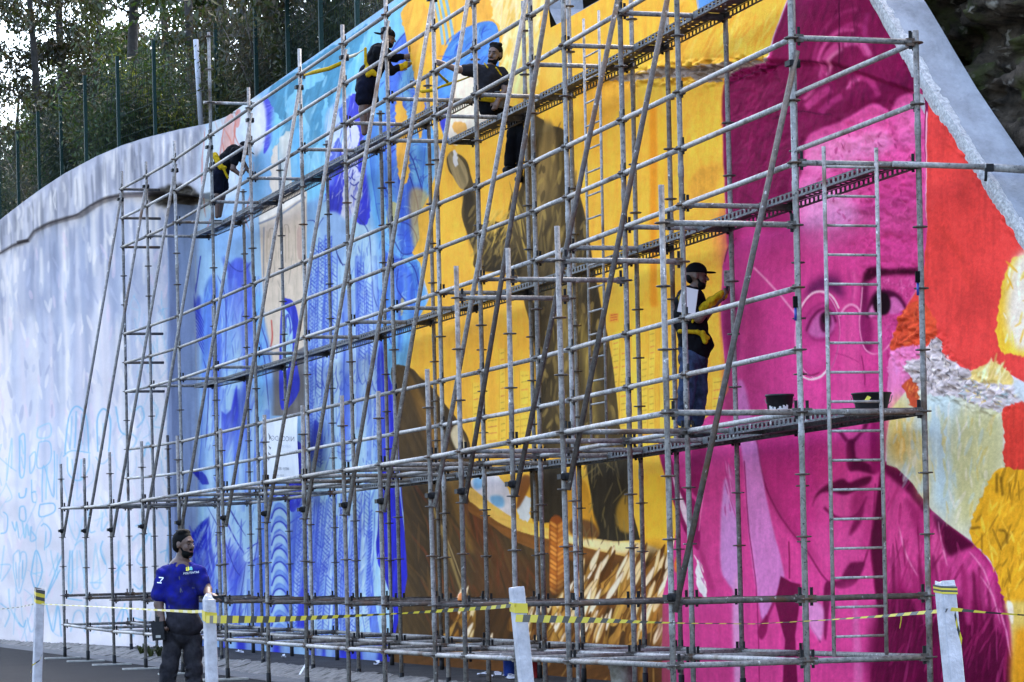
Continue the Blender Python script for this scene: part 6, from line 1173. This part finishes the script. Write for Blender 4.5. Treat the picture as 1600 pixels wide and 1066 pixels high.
# ---- painter in the backward cap on the upper deck
D2 = W(16.2, .9, 0).y; J = lambda x, y, dd=0.: atd(x, y, D2-dd)
t = person(J(572, 214), 'person in a backward black cap and navy shorts painting the blue wall')
hp, P, ax = finish_head(t, J(606, 60), (.95, -.15, -.25), (.22, 0, 1), M['skin'], .98, None, True, M['black'], (-1, .1, .05))
s1, s2 = J(592, 80, .16), J(595, 78, -.15); e1, w1 = J(610, 111, .18), J(628, 104, .16); e2, w2 = J(616, 91, -.14), J(632, 89, -.10)
body = hp+[('c', J(601, 70), J(594, 80), .055, .066), ('c', J(592, 84), J(580, 118), .12, .12), ('c', s1, s2, .05, .05), ('c', s1, e1, .052, .044), ('c', e1, w1, .042, .030), ('c', s2, e2, .052, .044), ('c', e2, w2, .042, .030), ('c', J(577, 120), J(574, 132), .13, .13),
     ('c', J(571, 135, .08), J(567, 172, .08), .082, .058), ('c', J(567, 172, .08), J(569, 208, .08), .056, .036), ('c', J(578, 135, -.08), J(579, 170, -.08), .082, .058), ('c', J(579, 170, -.08), J(575, 206, -.08), .056, .036)]
body += hand_prims(w2, (1, 0, .1), (0, 0, 1), (0, -1, .2), curl=1.0)+hand_prims(w1, (1, 0, .2), (0, 0, 1), (0, -1, .2), curl=.9)
layer('body', body, M['skin'], t, .009, .016)
layer('shirt', [('c', J(592, 84), J(582, 112), .14, .14), ('c', s1, s2, .076, .076), ('c', s1, e1, .074, .058), ('c', e1, J(624, 106, .165), .056, .046), ('c', s2, e2, .074, .058), ('c', e2, J(629, 89, -.11), .056, .044)], M['black'], t, .009, .03)
layer('shorts', [('c', J(578, 115), J(574, 132), .145, .148), ('c', J(570, 134, .08), J(567, 156, .08), .108, .100), ('c', J(578, 134, -.08), J(580, 156, -.08), .108, .100), ('c', J(566, 122), J(562, 140), .07, .06)], M['navy'], t, .009, .025)
layer('glove', [('c', J(625, 106, .16), J(634, 102, .15), .050, .046), ('c', J(634, 102, .15), J(641, 99, .15), .046, .022)], M['yellow'], t, .008, .012)
layer('harness', [('c', J(571, 76, .14), J(571, 98, .155), .020, .020), ('c', J(571, 98, .155), J(580, 112, .165), .022, .02), ('c', J(574, 108, .16), J(586, 116, .16), .040, .034), ('c', J(575, 117, .16), J(583, 112, .165), .036, .03)], M['yellow'], t, .008, .012)
ZD = ZZ(16.2, 7.16)+.03
for x, dd in ((570, .08), (576, -.08)):
    b = J(x, 212, dd); b.z = ZD+.04; layer('shoe', [('c', b+Vector((-.03, 0, 0)), b+Vector((.13, 0, -.005)), .042, .038)], M['shoe'], t, .009, .01, cut=lambda g: ZD+.001-g[..., 2])
mb = MB(); p = w2+Vector((.08, -.005, 0)); mb.tube([p-Vector((0, 0, .07)), p+Vector((0, 0, .06))], .011, 7, 0); mb.box(p+Vector((.0, 0, .10)), .012, .028, .04, None, 1)
tag(mb.build('paint_brush', [M['blackplastic'], M['hair']]), 'paint brush in the hand of the person in the backward cap', 'paint brush')
# ---- worker seated on the inner edge of the upper deck, legs hanging behind it
D3 = W(11.3, .88, 0).y; J = lambda x, y, dd=0.: atd(x, y, D3-dd)
t = person(J(765, 172), 'person in a dark grey T-shirt seated on the upper deck reaching out to a pole')
hp, P, ax = finish_head(t, J(773, 85), (-.42, -.86, -.22), (.10, -.12, 1), M['skin2'], 1.0, True, True)
s1, s2 = J(742, 110, .04), J(783, 116, -.02); e1, w1 = J(716, 109, .10), J(694, 101, .12); e2, w2 = J(790, 142, .06), J(777, 158, .14)
kn1, kn2 = J(806, 184, -.36), J(820, 188, -.30); f1, f2 = J(797, 262, -.42), J(816, 276, -.36)
body = hp+[('c', J(768, 102), J(765, 112), .055, .066), ('c', J(764, 118), J(762, 150), .12, .12), ('c', s1, s2, .05, .05), ('c', s1, e1, .054, .045), ('c', e1, w1, .043, .030), ('c', s2, e2, .054, .045), ('c', e2, w2, .043, .030), ('c', J(764, 158), J(767, 166, -.05), .13, .12), ('c', J(766, 170, -.03), kn1, .085, .062), ('c', kn1, f1, .058, .042), ('c', J(772, 170, -.05), kn2, .085, .062), ('c', kn2, f2, .058, .042)]
body += hand_prims(w1, (-1, -.1, .3), (0, -.3, 1), (0, .9, .2), curl=1.0)+hand_prims(w2, (-.3, -.3, -.9), (1, -.2, 0), (-.2, .9, 0), curl=1.0)
layer('body', body, M['skin2'], t, .009, .016)
layer('t_shirt', [('c', J(764, 120), J(761, 148), .145, .14), ('c', s1, s2, .076, .076), ('c', s1, J(727, 110, .07), .078, .070), ('c', s2, J(787, 130, .02), .078, .072)], M['greyshirt'], t, .009, .03)
layer('trousers', [('c', J(762, 156), J(766, 168, -.03), .142, .14), ('c', J(766, 170, -.04), kn1, .105, .086), ('c', kn1, f1+UP*.05, .086, .075), ('c', J(772, 170, -.06), kn2, .105, .086), ('c', kn2, f2+UP*.05, .086, .075)], M['black'], t, .009, .02)
for f_ in (f1, f2): layer('boot', [('c', f_+UP*.06, f_, .055, .05), ('c', f_-UP*.02, f_-UP*.045+Vector((-.05, -.10, 0)), .05, .044)], M['shoe'], t, .009, .012)
layer('harness', [('c', J(752, 154, .15), J(771, 156, .14), .034, .034), ('c', J(757, 99, .10), J(762, 106, .13), .010, .010), ('c', J(775, 106, .08), J(786, 122, .06), .012, .012), ('c', J(755, 150, .17), J(768, 153, .17), .03, .03)], M['yellow'], t, .008, .012)
# ---- painter bending forward at the far end of the upper deck
D0 = W(25.2, .9, 0).y; J = lambda x, y, dd=0.: atd(x, y, D0-dd)
t = person(J(341, 343), 'person in navy shorts bending forward at the far left end of the upper deck')
hp, P, ax = finish_head(t, J(381, 234), (.72, -.10, -.70), (.62, 0, .78), M['skin'], 1.0, None, False, M['black'], (.72, -.1, -.70))
s1, s2 = J(368, 238, .16), J(370, 236, -.15); e1, w1 = J(364, 264, .20), J(375, 273, .18); e2, w2 = J(378, 250, -.16), J(386, 264, -.12)
body = hp+[('c', J(375, 234), J(369, 236), .055, .066), ('c', J(366, 239), J(346, 258), .12, .12), ('c', s1, s2, .05, .05), ('c', s1, e1, .052, .044), ('c', e1, w1, .042, .030), ('c', s2, e2, .052, .044), ('c', e2, w2, .042, .030), ('c', J(345, 262), J(343, 270), .13, .13),
     ('c', J(342, 274, .08), J(340, 306, .08), .082, .058), ('c', J(340, 306, .08), J(339, 338, .08), .056, .036), ('c', J(346, 274, -.08), J(347, 306, -.08), .082, .058), ('c', J(347, 306, -.08), J(343, 337, -.08), .056, .036)]
body += hand_prims(w1, (.8, 0, .5), (0, -1, 0), (0, 0, 1), curl=.9)+hand_prims(w2, (.5, 0, -.8), (0, 1, 0), (.8, 0, .3), curl=.9)
layer('body', body, M['skin'], t, .009, .016)
layer('shirt', [('c', J(366, 240), J(350, 256), .145, .145), ('c', s1, s2, .078, .078), ('c', s1, J(366, 254, .19), .076, .066), ('c', s2, J(374, 244, -.16), .076, .066)], M['black'], t, .009, .03)
layer('shorts', [('c', J(346, 260), J(343, 272), .148, .148), ('c', J(341, 274, .08), J(340, 296, .08), .108, .098), ('c', J(346, 274, -.08), J(348, 296, -.08), .108, .098)], M['navy'], t, .009, .025)
layer('harness', [('c', J(337, 246, .06), J(345, 262, .16), .05, .04), ('c', J(336, 242, 0), J(341, 252, .10), .045, .05), ('c', J(345, 255, .165), J(356, 278, .16), .022, .020), ('c', J(338, 258, .13), J(352, 262, .17), .03, .026)], M['yellow'], t, .008, .012)
ZD = ZZ(25.2, 7.16)+.03
for x, dd in ((339, .08), (344, -.08)):
    b = J(x, 342, dd); b.z = ZD+.04; layer('shoe', [('c', b+Vector((-.03, 0, 0)), b+Vector((.13, 0, -.005)), .042, .038)], M['shoe'], t, .009, .01, cut=lambda g: ZD+.001-g[..., 2])

# ------------------------------------------------------------------ ladders, buckets, banner, barrier
def ladder(label, a0, a1, side, n, r=.0165, rr=.011):
    """rails from a0 (foot) to a1 (head), second rail offset by side"""
    a0, a1, side = Vector(a0), Vector(a1), Vector(side); t = empty('ladder', a0); tag(t, label, 'ladder')
    for s_ in (0, 1): mb = MB(); mb.tube([a0+side*s_, a1+side*s_], r, 10); mb.build('rail', [M['steel_pale']], t)
    L = (a1-a0).length; d = (a1-a0)/L; me = None
    for i in range(n):
        p = a0+d*(.16+i*(L-.32)/(n-1))
        mb = MB(); mb.tube([p+side*.03, p+side*.97], rr, 8); mb.build('rung', [M['steel_pale']], t)
    return t
def uvz(x, y, v): u, z = onv(x, y, v); return W(u, v, z)
lf = W(-.10, .19, .69); lh = W(-.10, .20, 4.78)
ladder('galvanised access ladder clamped to the near end of the scaffold', lf, lh, EV*.46, 17)
l2 = W(6.0, .48, 2.70); ladder('narrow access ladder inside the scaffold behind the dark painted figure', l2, W(6.0, .50, 7.0), EU*.46, 18, .014, .010)
def bucket(name, label, c, r0, r1, h, body, n=22, handle=True, splash=None, group=None, cat='bucket'):
    c = Vector(c); t = empty(name, c); tag(t, label, cat, group); mb = MB()
    mb.lathe(c, [(r0*.98, 0), (r0, .004), (r1*.985, h*.93), (r1*1.03, h*.93), (r1*1.03, h), (r1*.95, h), (r0*.93, .012)], n, 0); mb.build('body', [body], t)
    if handle:
        mb = MB(); mb.tube([c+Vector((math.cos(a)*r1*1.05, .0-abs(math.sin(a))*r1*.25, h*.86-abs(math.sin(a))*r1*.75)) for a in np.linspace(0, math.pi, 9)], .004, 6); mb.build('handle', [M['steel']], t)
    if splash:
        mb = MB(); rr = random.Random(int(c.x*1000))
        for a in np.linspace(-2.5, -.9, 12):
            f0, f1 = rr.uniform(.45, .62), rr.uniform(.02, .10); g = lambda a_, f: c+Vector((math.cos(a_)*(r0+(r1-r0)*f+.003), math.sin(a_)*(r0+(r1-r0)*f+.003), h*f))
            mb.quad(g(a-.085, f1), g(a+.085, f1), g(a+.085, f0), g(a-.085, f0+rr.uniform(-.05, .05)))
        mb.build('paint_drips', [splash], t)
    return t
M['spattered'] = world_coords(mat('paint_spattered_black', (.016, .012, .014), .6, 0, (26, .5, 5, (.003, .003, .0035)))); M['drip'] = mat('white_paint', (.5, .48, .48), .6)
zb = ZZ(.8, 2.66)+.031
def ondeck(x, v, z): # u on a deck at column x
    u = 0.
    for _ in range(40):
        p = W(u, v, z); X = px_of(*p)[0]; u -= (x-X)/50.
    return W(u, v, z)
bucket('bucket', 'black paint bucket with white drips left of the ladder', ondeck(1219, .88, zb), .095, .125, .27, M['spattered'], splash=M['drip'])
tb = bucket('bucket', 'wide spattered black paint tub behind the ladder', ondeck(1362, .90, zb), .125, .165, .165, M['spattered'], handle=True)
mb = MB(); c = Vector(tb.location); mb.poly([c+Vector((-.075, -.155, .10)), c+Vector((-.05, -.158, .135)), c+Vector((-.02, -.160, .12)), c+Vector((-.045, -.157, .085))]); mb.build('paint_spot', [mat('yellow_paint', (.6, .52, .05), .5)], tb)
bucket('bucket', 'white plastic pail on the highest plank near the top edge', ondeck(1107, .88, ZZ(3, 6.66)+.031), .10, .13, .24, mat('white_plastic', (.62, .66, .74), .4, 0, (9, .3, 4)), splash=mat('blue_paint', (.12, .3, .6), .5))
bucket('bucket', 'grey bucket hanging beside the seated person', atd(779, 170, W(11.3, .8, 0).y), .075, .095, .19, world_coords(mat('dull_grey_plastic', (.09, .09, .09), .6, 0, (12, .5, 4))))
bucket('bucket', 'stained cream bucket on the pavement under the straw painting', W(*onv(972, 1066, 1.0)[:1], 1.0, .205), .11, .135, .26, world_coords(mat('cream_plastic_stained', (.45, .42, .36), .6, 0, (8, .5, 6, (.16, .13, .09)))))
def can(x, v, col, lab, h=.24): bucket('paint_can', lab, W(onv(x, 1060, v)[0], v, .205), .075, .078, h, mat('can_'+lab.split()[0], col, .4, .2, (14, .4, 4)), 18, True, cat='paint can')
can(797, 1.05, (.02, .05, .26), 'blue paint can on the pavement left of the white post'); can(836, 1.05, (.30, .02, .02), 'red paint can on the pavement right of the white post')
# small cap left on a tube
p = bpy.data.objects.new('orange_cap', None); 
mb = MB(); c = node('A', 5, 1.16)+EV*.86+Vector((0, 0, .025)); mb.lathe(c, [(.035, 0), (.038, .01), (.032, .06), (.018, .075), (.004, .08)], 14); tag(mb.build('orange_cap', [mat('orange_plastic', (.62, .17, .015), .5)]), 'small orange plastic cap lying on a lower scaffold tube', 'cap')
# rolled banner seen from its back
vb_ = .98; corners = [onv(x, y, vb_) for x, y in ((415, 656), (464.5, 646), (465.5, 747), (417, 752))]
def bpt(a, b):
    p = [np.array(c) for c in corners]; q = (p[0]*(1-a)+p[1]*a)*(1-b)+(p[3]*(1-a)+p[2]*a)*b
    return W(q[0], vb_+.012*math.sin(a*9)+.01*math.sin(b*5+a*3), q[1])
mb = MB(); nb = 14
for i in range(nb+1):
    for j in range(nb+1): mb.v.append(bpt(i/nb, j/nb))
for i in range(nb):
    for j in range(nb): a = i*(nb+1)+j; mb.f.append((a, a+1, a+nb+2, a+nb+1)); mb.m.append(0); mb.sm.append(True)
bt = empty('banner', bpt(.5, 1)); tag(bt, 'white printed banner hung inside the scaffold and seen from its back', 'banner')
sheet_ = mb.build('sheet', [mat('white_vinyl', (.56, .54, .55), .6, 0, (5, .15, 4))], bt)
inkm = mat('faded_ink', (.055, .06, .08), .6); ink2 = mat('pale_ink', (.32, .35, .42), .6)
decal('lettering', glyph_text('NICO  DG', 424, 690, 8, -.03, True, .72), sheet_, inkm, bt, .006); decal('lettering', glyph_text('OFICINAS', 433, 699.5, 3.6, -.03, True, .95), sheet_, ink2, bt, .006)
decal('lettering', glyph_text('0021-8050', 430, 735, 4.6, -.03, True, .78), sheet_, inkm, bt, .006); decal('lettering', glyph_text('2102-3018', 430, 744, 2.4, -.02, True, .95), sheet_, inkm, bt, .006)
decal('leaf_print', [[(419, 676), (424, 684), (421, 688)], [(419, 696), (424, 700), (422, 703)], [(418.5, 706), (424, 711), (420, 713)], [(418, 716), (422, 717), (419, 720)]], sheet_, inkm, bt, .006)
# white timber posts of the barrier
M['postwood'] = world_coords(mat('white_painted_timber', (.42, .40, .42), .8, 0, (9, .3, 6, (.27, .26, .27)), (40, .35)))
POSTS = [(62, 921, 58, 1066, 33.6, .105, 'white barrier post with black and yellow tape wound round its head', 0), (326.5, 934, 331, 1066, 24.7, .098, 'white barrier post with a rotted pointed head beside the person in blue', 1), (807, 918, 822, 1066, 21.4, .100, 'leaning white barrier post with a flat sawn head', 2), (1476, 910, 1491, 1066, 17.4, .102, 'tall white barrier post with a chipped head at the right', 3)]
PT = []
for x0, y0, x1, y1, d, w, lab, k in POSTS:
    a = atd(x0, y0, d); b = atd(x1, y1, d); ax = (a-b).normalized(); b = b+ax*((ROAD-b.z)/ax.z); sx = Vector((1, 0, 0)); sx = (sx-ax*sx.dot(ax)).normalized(); sy = ax.cross(sx)
    sx, sy = sx*math.cos(.35)+sy*math.sin(.35), sy*math.cos(.35)-sx*math.sin(.35)
    mb = MB(); h = w/2*.93; e = .007; L = (a-b).length
    pr = [(-h, -h+e), (-h+e, -h), (h-e, -h), (h, -h+e), (h, h-e), (h-e, h), (-h+e, h), (-h, h-e)]
    rs = [[b+ax*(L*f)+sx*(px*(1+.012*math.sin(f*9+i)))+sy*py for i, (px, py) in enumerate(pr)] for f in np.linspace(0, .985, 10)]
    if k == 1: rs.append([b+ax*(L*(1.0+.015*math.cos(i)))+sx*px*.72+sy*py*.7 for i, (px, py) in enumerate(pr)]); rs.append([b+ax*(L*(1.026+.006*math.sin(i*2)))+sx*px*.34+sy*py*.3 for i, (px, py) in enumerate(pr)])
    elif k == 3: rs.append([b+ax*(L*(1.0+.012*math.sin(i*2.3)))+sx*px*.93+sy*py*.93 for i, (px, py) in enumerate(pr)])
    else: rs.append([b+ax*L*(1+.002*(i % 3))+sx*px*.97+sy*py*.97 for i, (px, py) in enumerate(pr)])
    mb.rings(rs, 0, True, False); tag(mb.build('barrier_post', [M['postwood']]), lab, 'post', 'white posts of the tape barrier'); PT.append((a, b, ax, sx, sy, d))
# warning tape: thin twisted ribbon with alternating stripes
M['ty'] = mat('tape_yellow', (.42, .32, .01), .5); M['tk'] = mat('tape_black', (.016, .016, .016), .4); M['tw'] = mat('tape_pale', (.40, .36, .26), .4)
def tape(label, px, w0, mats, tw=0., name='warning_tape', seg=.09, ph=0.):
    """px: list of (x, y, depth, half width factor, twist)"""
    P = [(atd(x, y, d), f, q) for x, y, d, f, q in px]; mb = MB(); prev = None; out = []
    for i in range(len(P)-1):
        (a, fa, qa), (b, fb, qb) = P[i], P[i+1]; n = max(2, int((b-a).length/seg))
        for j in range(n+(i == len(P)-2)): t = j/n; out.append((a.lerp(b, t)-Vector((0, 0, .0)), fa+(fb-fa)*t, qa+(qb-qa)*t))
    for i in range(len(out)-1):
        r = []
        for p, f, q in (out[i], out[i+1]):
            dr = Vector((math.sin(q)*.5, -math.sin(q)*.8, math.cos(q))).normalized(); r.append((p+dr*w0*f, p-dr*w0*f))
        mb.quad(r[0][1], r[1][1], r[1][0], r[0][0], i % 2)
        nn = (r[1][1]-r[0][1]).cross(r[0][0]-r[0][1]).normalized()*.0012; mb.quad(*[v+nn for v in (r[0][0], r[1][0], r[1][1], r[0][1])], i % 2)
    return tag(mb.build(name, [M[m] for m in mats]), label, 'tape', 'warning tapes of the barrier')
tape('thin run of warning tape left of the first white post', [(-40, 956, 36, .3, 0), (30, 949, 34.4, .3, .5), (58, 943, 33.55, .5, .2)], .018, ('tk', 'tw'))
tape('thin white run of warning tape crossing the person in blue', [(65, 944, 33.5, .3, .3), (150, 948, 30.5, .3, .9), (240, 953, 27.0, .45, .2), (300, 956, 25.5, .7, .0), (326, 955, 24.6, .7, 0)], .018, ('tw', 'ty'), seg=.16)
tape('broad striped warning tape between the second and third white posts', [(322, 968, 24.6, 1.0, .1), (345, 968, 24.3, 1.1, .2), (430, 968, 23.8, .9, .5), (520, 964, 23.2, .7, .9), (620, 959, 22.6, .35, 1.1), (700, 954, 22.1, .6, .8), (760, 950, 21.7, .55, .7), (806, 946, 21.33, .5, .5)], .030, ('ty', 'tk'), seg=.07)
tape('twisted striped warning tape from the third white post towards the ladder', [(806, 966, 21.33, .9, .3), (840, 967, 21.1, 1.0, .5), (920, 969, 20.6, .9, .8), (1000, 972, 20.1, .6, 1.1), (1070, 974, 19.7, .3, 1.25), (1180, 975, 19.1, .25, 1.3), (1290, 969, 18.5, .3, 1.2), (1390, 962, 17.9, .5, 1.0), (1480, 954, 17.33, .55, .8)], .030, ('ty', 'tk'), seg=.07)
tape('thin run of warning tape right of the last white post', [(1486, 952, 17.33, .5, .6), (1540, 957, 17.1, .3, 1.0), (1640, 964, 16.8, .25, 1.1)], .026, ('ty', 'tk'), seg=.09)
def wrap(k, y, h, lab, m, slant=.0):
    a, b, ax, sx, sy, d = PT[k]; c0 = atd(0, y, d).z; c = b+ax*((c0-b.z)/ax.z); r = .053; mb = MB()
    for j in range(4):
        for (ang0, ang1) in [(q*math.pi/2, (q+1)*math.pi/2) for q in range(4)]:
            g = lambda an, z: c+sx*(r*1.36*math.cos(an+math.pi/4))+sy*(r*1.36*math.sin(an+math.pi/4))+ax*(z+slant*math.sin(an))
            mb.quad(g(ang0, -h/2+h*j/4), g(ang1, -h/2+h*j/4), g(ang1, -h/2+h*(j+1)/4), g(ang0, -h/2+h*(j+1)/4), (j) % 2)
    return tag(mb.build('tape_wrap', [M[q] for q in m]), lab, 'tape', 'tape wound round the posts')
wrap(0, 933, .16, 'black and yellow tape wound round the head of the leftmost post', ('ty', 'tk'), .02); wrap(1, 971, .085, 'yellow tape wound round the rotted post', ('ty', 'ty'), .015); wrap(2, 968, .07, 'yellow tape wound round the leaning post', ('ty', 'ty'), .012); wrap(3, 955, .045, 'yellow and dark tape wound round the rightmost post', ('ty', 'tk'), .012)
tape('loose tape end dangling from the rightmost white post', [(1492, 958, 17.3, .5, .4), (1496, 980, 17.3, .6, .3), (1503, 1003, 17.3, .8, .2)], .026, ('tk', 'ty'), seg=.06); tape('short yellow tape scrap hanging from the tape by the last post', [(1407, 962, 17.85, .3, 0), (1408, 972, 17.85, 1.2, .3), (1406, 980, 17.85, .4, .1)], .026, ('ty', 'ty'), seg=.05)
tape('tape tail winding down the leftmost white post', [(66, 1022, 33.5, .3, .3), (62, 1032, 33.4, .35, .4), (50, 1040, 33.4, .4, .3), (48, 1052, 33.4, .6, .3), (47, 1066, 33.4, .6, .2)], .022, ('tk', 'ty'), seg=.12)
# things held by the person on the road
J = lambda x, y, dd=0.: atd(x, y, 27.6-dd)
mb = MB(); c = J(249, 986, .09); mb.box(c, .058, .05, .085, (Vector((.98, -.17, .08)), Vector((.17, .98, 0)), Vector((-.08, 0, 1))), 0); mb.box(c+Vector((.0, .0, .10)), .03, .006, .03, None, 1); mb.box(c+Vector((-.005, -.052, -.05)), .022, .004, .012, None, 2)
tag(mb.build('tool_box', [M['blackplastic'], M['iron'], mat('dull_label', (.25, .24, .22), .6)]), 'small black box carried low in the right hand of the person in blue', 'box')
mb = MB(); c = J(330, 933, .30); mb.box(c, .095, .03, .011, None, 0); mb.tube([c+Vector((.06, 0, 0)), c+Vector((.135, .01, .012))], .012, 8, 0); mb.box(c+Vector((.10, 0, -.03)), .02, .02, .025, None, 0)
tag(mb.build('paint_tray', [M['blackplastic']]), 'flat black paint tool held over the rotted white post', 'tool')
# safety lanyards
def rope(label, pts, r, m, name='safety_lanyard', end=True):
    mb = MB(); mb.tube(pts, r, 7, 0); q = Vector(pts[0]); mb.box(q, .02, .02, .045, None, 1) if end else None
    return tag(mb.build(name, [m, M['steel_dark']]), label, 'lanyard', 'safety lanyards')
d8 = W(16.8, .1, 0).y
rope('yellow lanyard from the rail to the person in the backward cap', [atd(475, 118, W(19, 0, 0).y), atd(490, 113, W(18.5, .1, 0).y), atd(515, 107, W(17.9, .3, 0).y), atd(535, 98, W(17.4, .4, 0).y)], [.012, .030, .030, .028], M['yellow'])
rope('pale rope and hook between the yellow lanyard and the backward cap wearer', [atd(543, 90, W(17, .5, 0).y), atd(555, 86, W(16.7, .6, 0).y), atd(560, 83, W(16.5, .6, 0).y), atd(571, 76, W(16.3, .8, 0).y-.14)], [.022, .022, .010, .008], mat('pale_rope', (.42, .36, .24), .8))
rope('yellow and dark lanyard from the rail to the seated person', [atd(643, 132, W(12.6, 0, 0).y), atd(652, 140, W(12.4, .1, 0).y), atd(660, 143, W(12.2, .2, 0).y), atd(676, 141, W(12, .3, 0).y), atd(688, 136, W(11.9, .4, 0).y), atd(702, 131, W(11.7, .5, 0).y), atd(718, 126, W(11.6, .6, 0).y), atd(737, 119, W(11.4, .8, 0).y)], [.008, .010, .022, .022, .014, .020, .010, .008], M['yellow'])
rope('knotted dark yellow strap hanging beside the pole the seated person grips', [atd(683, 112, W(11.5, .3, 0).y), atd(690, 120, W(11.5, .4, 0).y), atd(700, 129, W(11.5, .5, 0).y)], [.010, .016, .018], cloth('worn_yellow_webbing', (.28, .22, .03)))
# little brushes hung on the near poles
for (x, y, v, lab) in ((1259, 480, -.06, 'small blue handled brush hung on the near front pole'), (1431, 445, WBC-.06, 'small blue handled brush hung on the near inner pole')):
    u, z = onv(x, y, v); c = W(-.06, v, z); mb = MB(); mb.tube([c-Vector((0, 0, .09)), c+Vector((0, 0, .02))], .011, 8, 0); mb.box(c+Vector((0, 0, .06)), .018, .022, .045, None, 1); tag(mb.build('hung_brush', [mat('blue_handle', (.01, .03, .22), .4), M['hair']]), lab, 'brush', 'brushes hung on the poles')
# timber sole pads beside the outer poles, litter and weeds by the kerb
M['pad'] = world_coords(mat('weathered_board', (.36, .34, .30), .9, 0, (12, .4, 6)))
wh = ['under the farthest outer pole', 'under the second farthest outer pole', 'under the third farthest outer pole', 'under the fourth farthest outer pole', 'under the fifth farthest outer pole', 'under the sixth farthest outer pole', 'under the seventh farthest outer pole']
for i, k in enumerate((14, 13, 12, 11, 10, 9, 8)):
    p = node('A', k, .09); p.z = ROAD+.012; mb = MB(); mb.box(p-EV*.04, .30, .085, .012, (EV, EU, UP)); tag(mb.build('sole_board', [M['pad']]), 'short weathered board '+wh[i], 'board', 'sole boards of the scaffold')
def weed(x, v, n, lab, seed):
    u = onv(x, 1035, v)[0]; c = W(u, v, .12 if v < .05 else .2); r = random.Random(seed); mb = MB()
    for i in range(n):
        az = r.uniform(0, 6.28); L = r.uniform(.08, .24); d = Vector((math.cos(az), math.sin(az), 0)); s_ = d.cross(UP)*.014; a = c+d*.02; b = c+d*L*.45+UP*L*.9; e = c+d*L+UP*L*.7
        mb.poly([a-s_*.4, a+s_*.4, b+s_]); mb.poly([a-s_*.4, b+s_, b-s_]); mb.poly([b-s_, b+s_, e])
    tag(mb.build('weed', [M['leafA']]), lab, 'weed', 'weeds along the kerb')
weed(222, -.1, 40, 'dark weed in the kerb left of the person in blue', 1); weed(250, -.15, 46, 'larger dark weed by the leg of the person in blue', 2); weed(236, -.2, 22, 'small weed between the two larger kerb weeds', 3)
def litter(x, y, v, z, s_, lab, col, seed):
    u = onv(x, y, v)[0]; c = W(u, v, z); r = random.Random(seed); mb = MB(); ring = [(math.cos(a)*s_*r.uniform(.7, 1.2), math.sin(a)*s_*.6*r.uniform(.7, 1.2)) for a in np.linspace(0, 5.6, 8)]
    mb.poly([c+EU*a+EV*b+UP*(.012+r.uniform(0, .04)) for a, b in ring]); mb.poly([c+EU*a*.6+EV*b*.6+UP*(.03+r.uniform(0, .05)) for a, b in ring]); tag(mb.build('paper_scrap', [mat('scrap', col, .8)]), lab, 'litter', 'paper scraps on the pavement')
litter(374, 1020, .8, .2, .12, 'crumpled white scrap on the pavement below the blue figure', (.55, .55, .6), 4); litter(590, 1037, .9, .2, .10, 'white scrap at the foot of the deep blue robe', (.55, .55, .62), 5); litter(443, 1024, .7, .2, .06, 'tiny white scrap on the pavement by a pole', (.55, .55, .6), 6)
for i in range(3): litter(755+i*22, 1054, .75, .2, .13, ['scattered paint flakes left of the blue can', 'scattered paint flakes in front of the blue can', 'scattered paint flakes beside the red can'][i], (.42, .42, .46), 9+i)
mb = MB(); u = onv(474, 1058, -.2)[0]; c = W(u, -.25, .13); mb.poly([c-EU*.05, c+EU*.05, c+EU*.06+EV*.1+UP*.15, c-EU*.04+EV*.1+UP*.15]); tag(mb.build('white_card', [M['white']]), 'small white card leaning on the kerb stones', 'card')
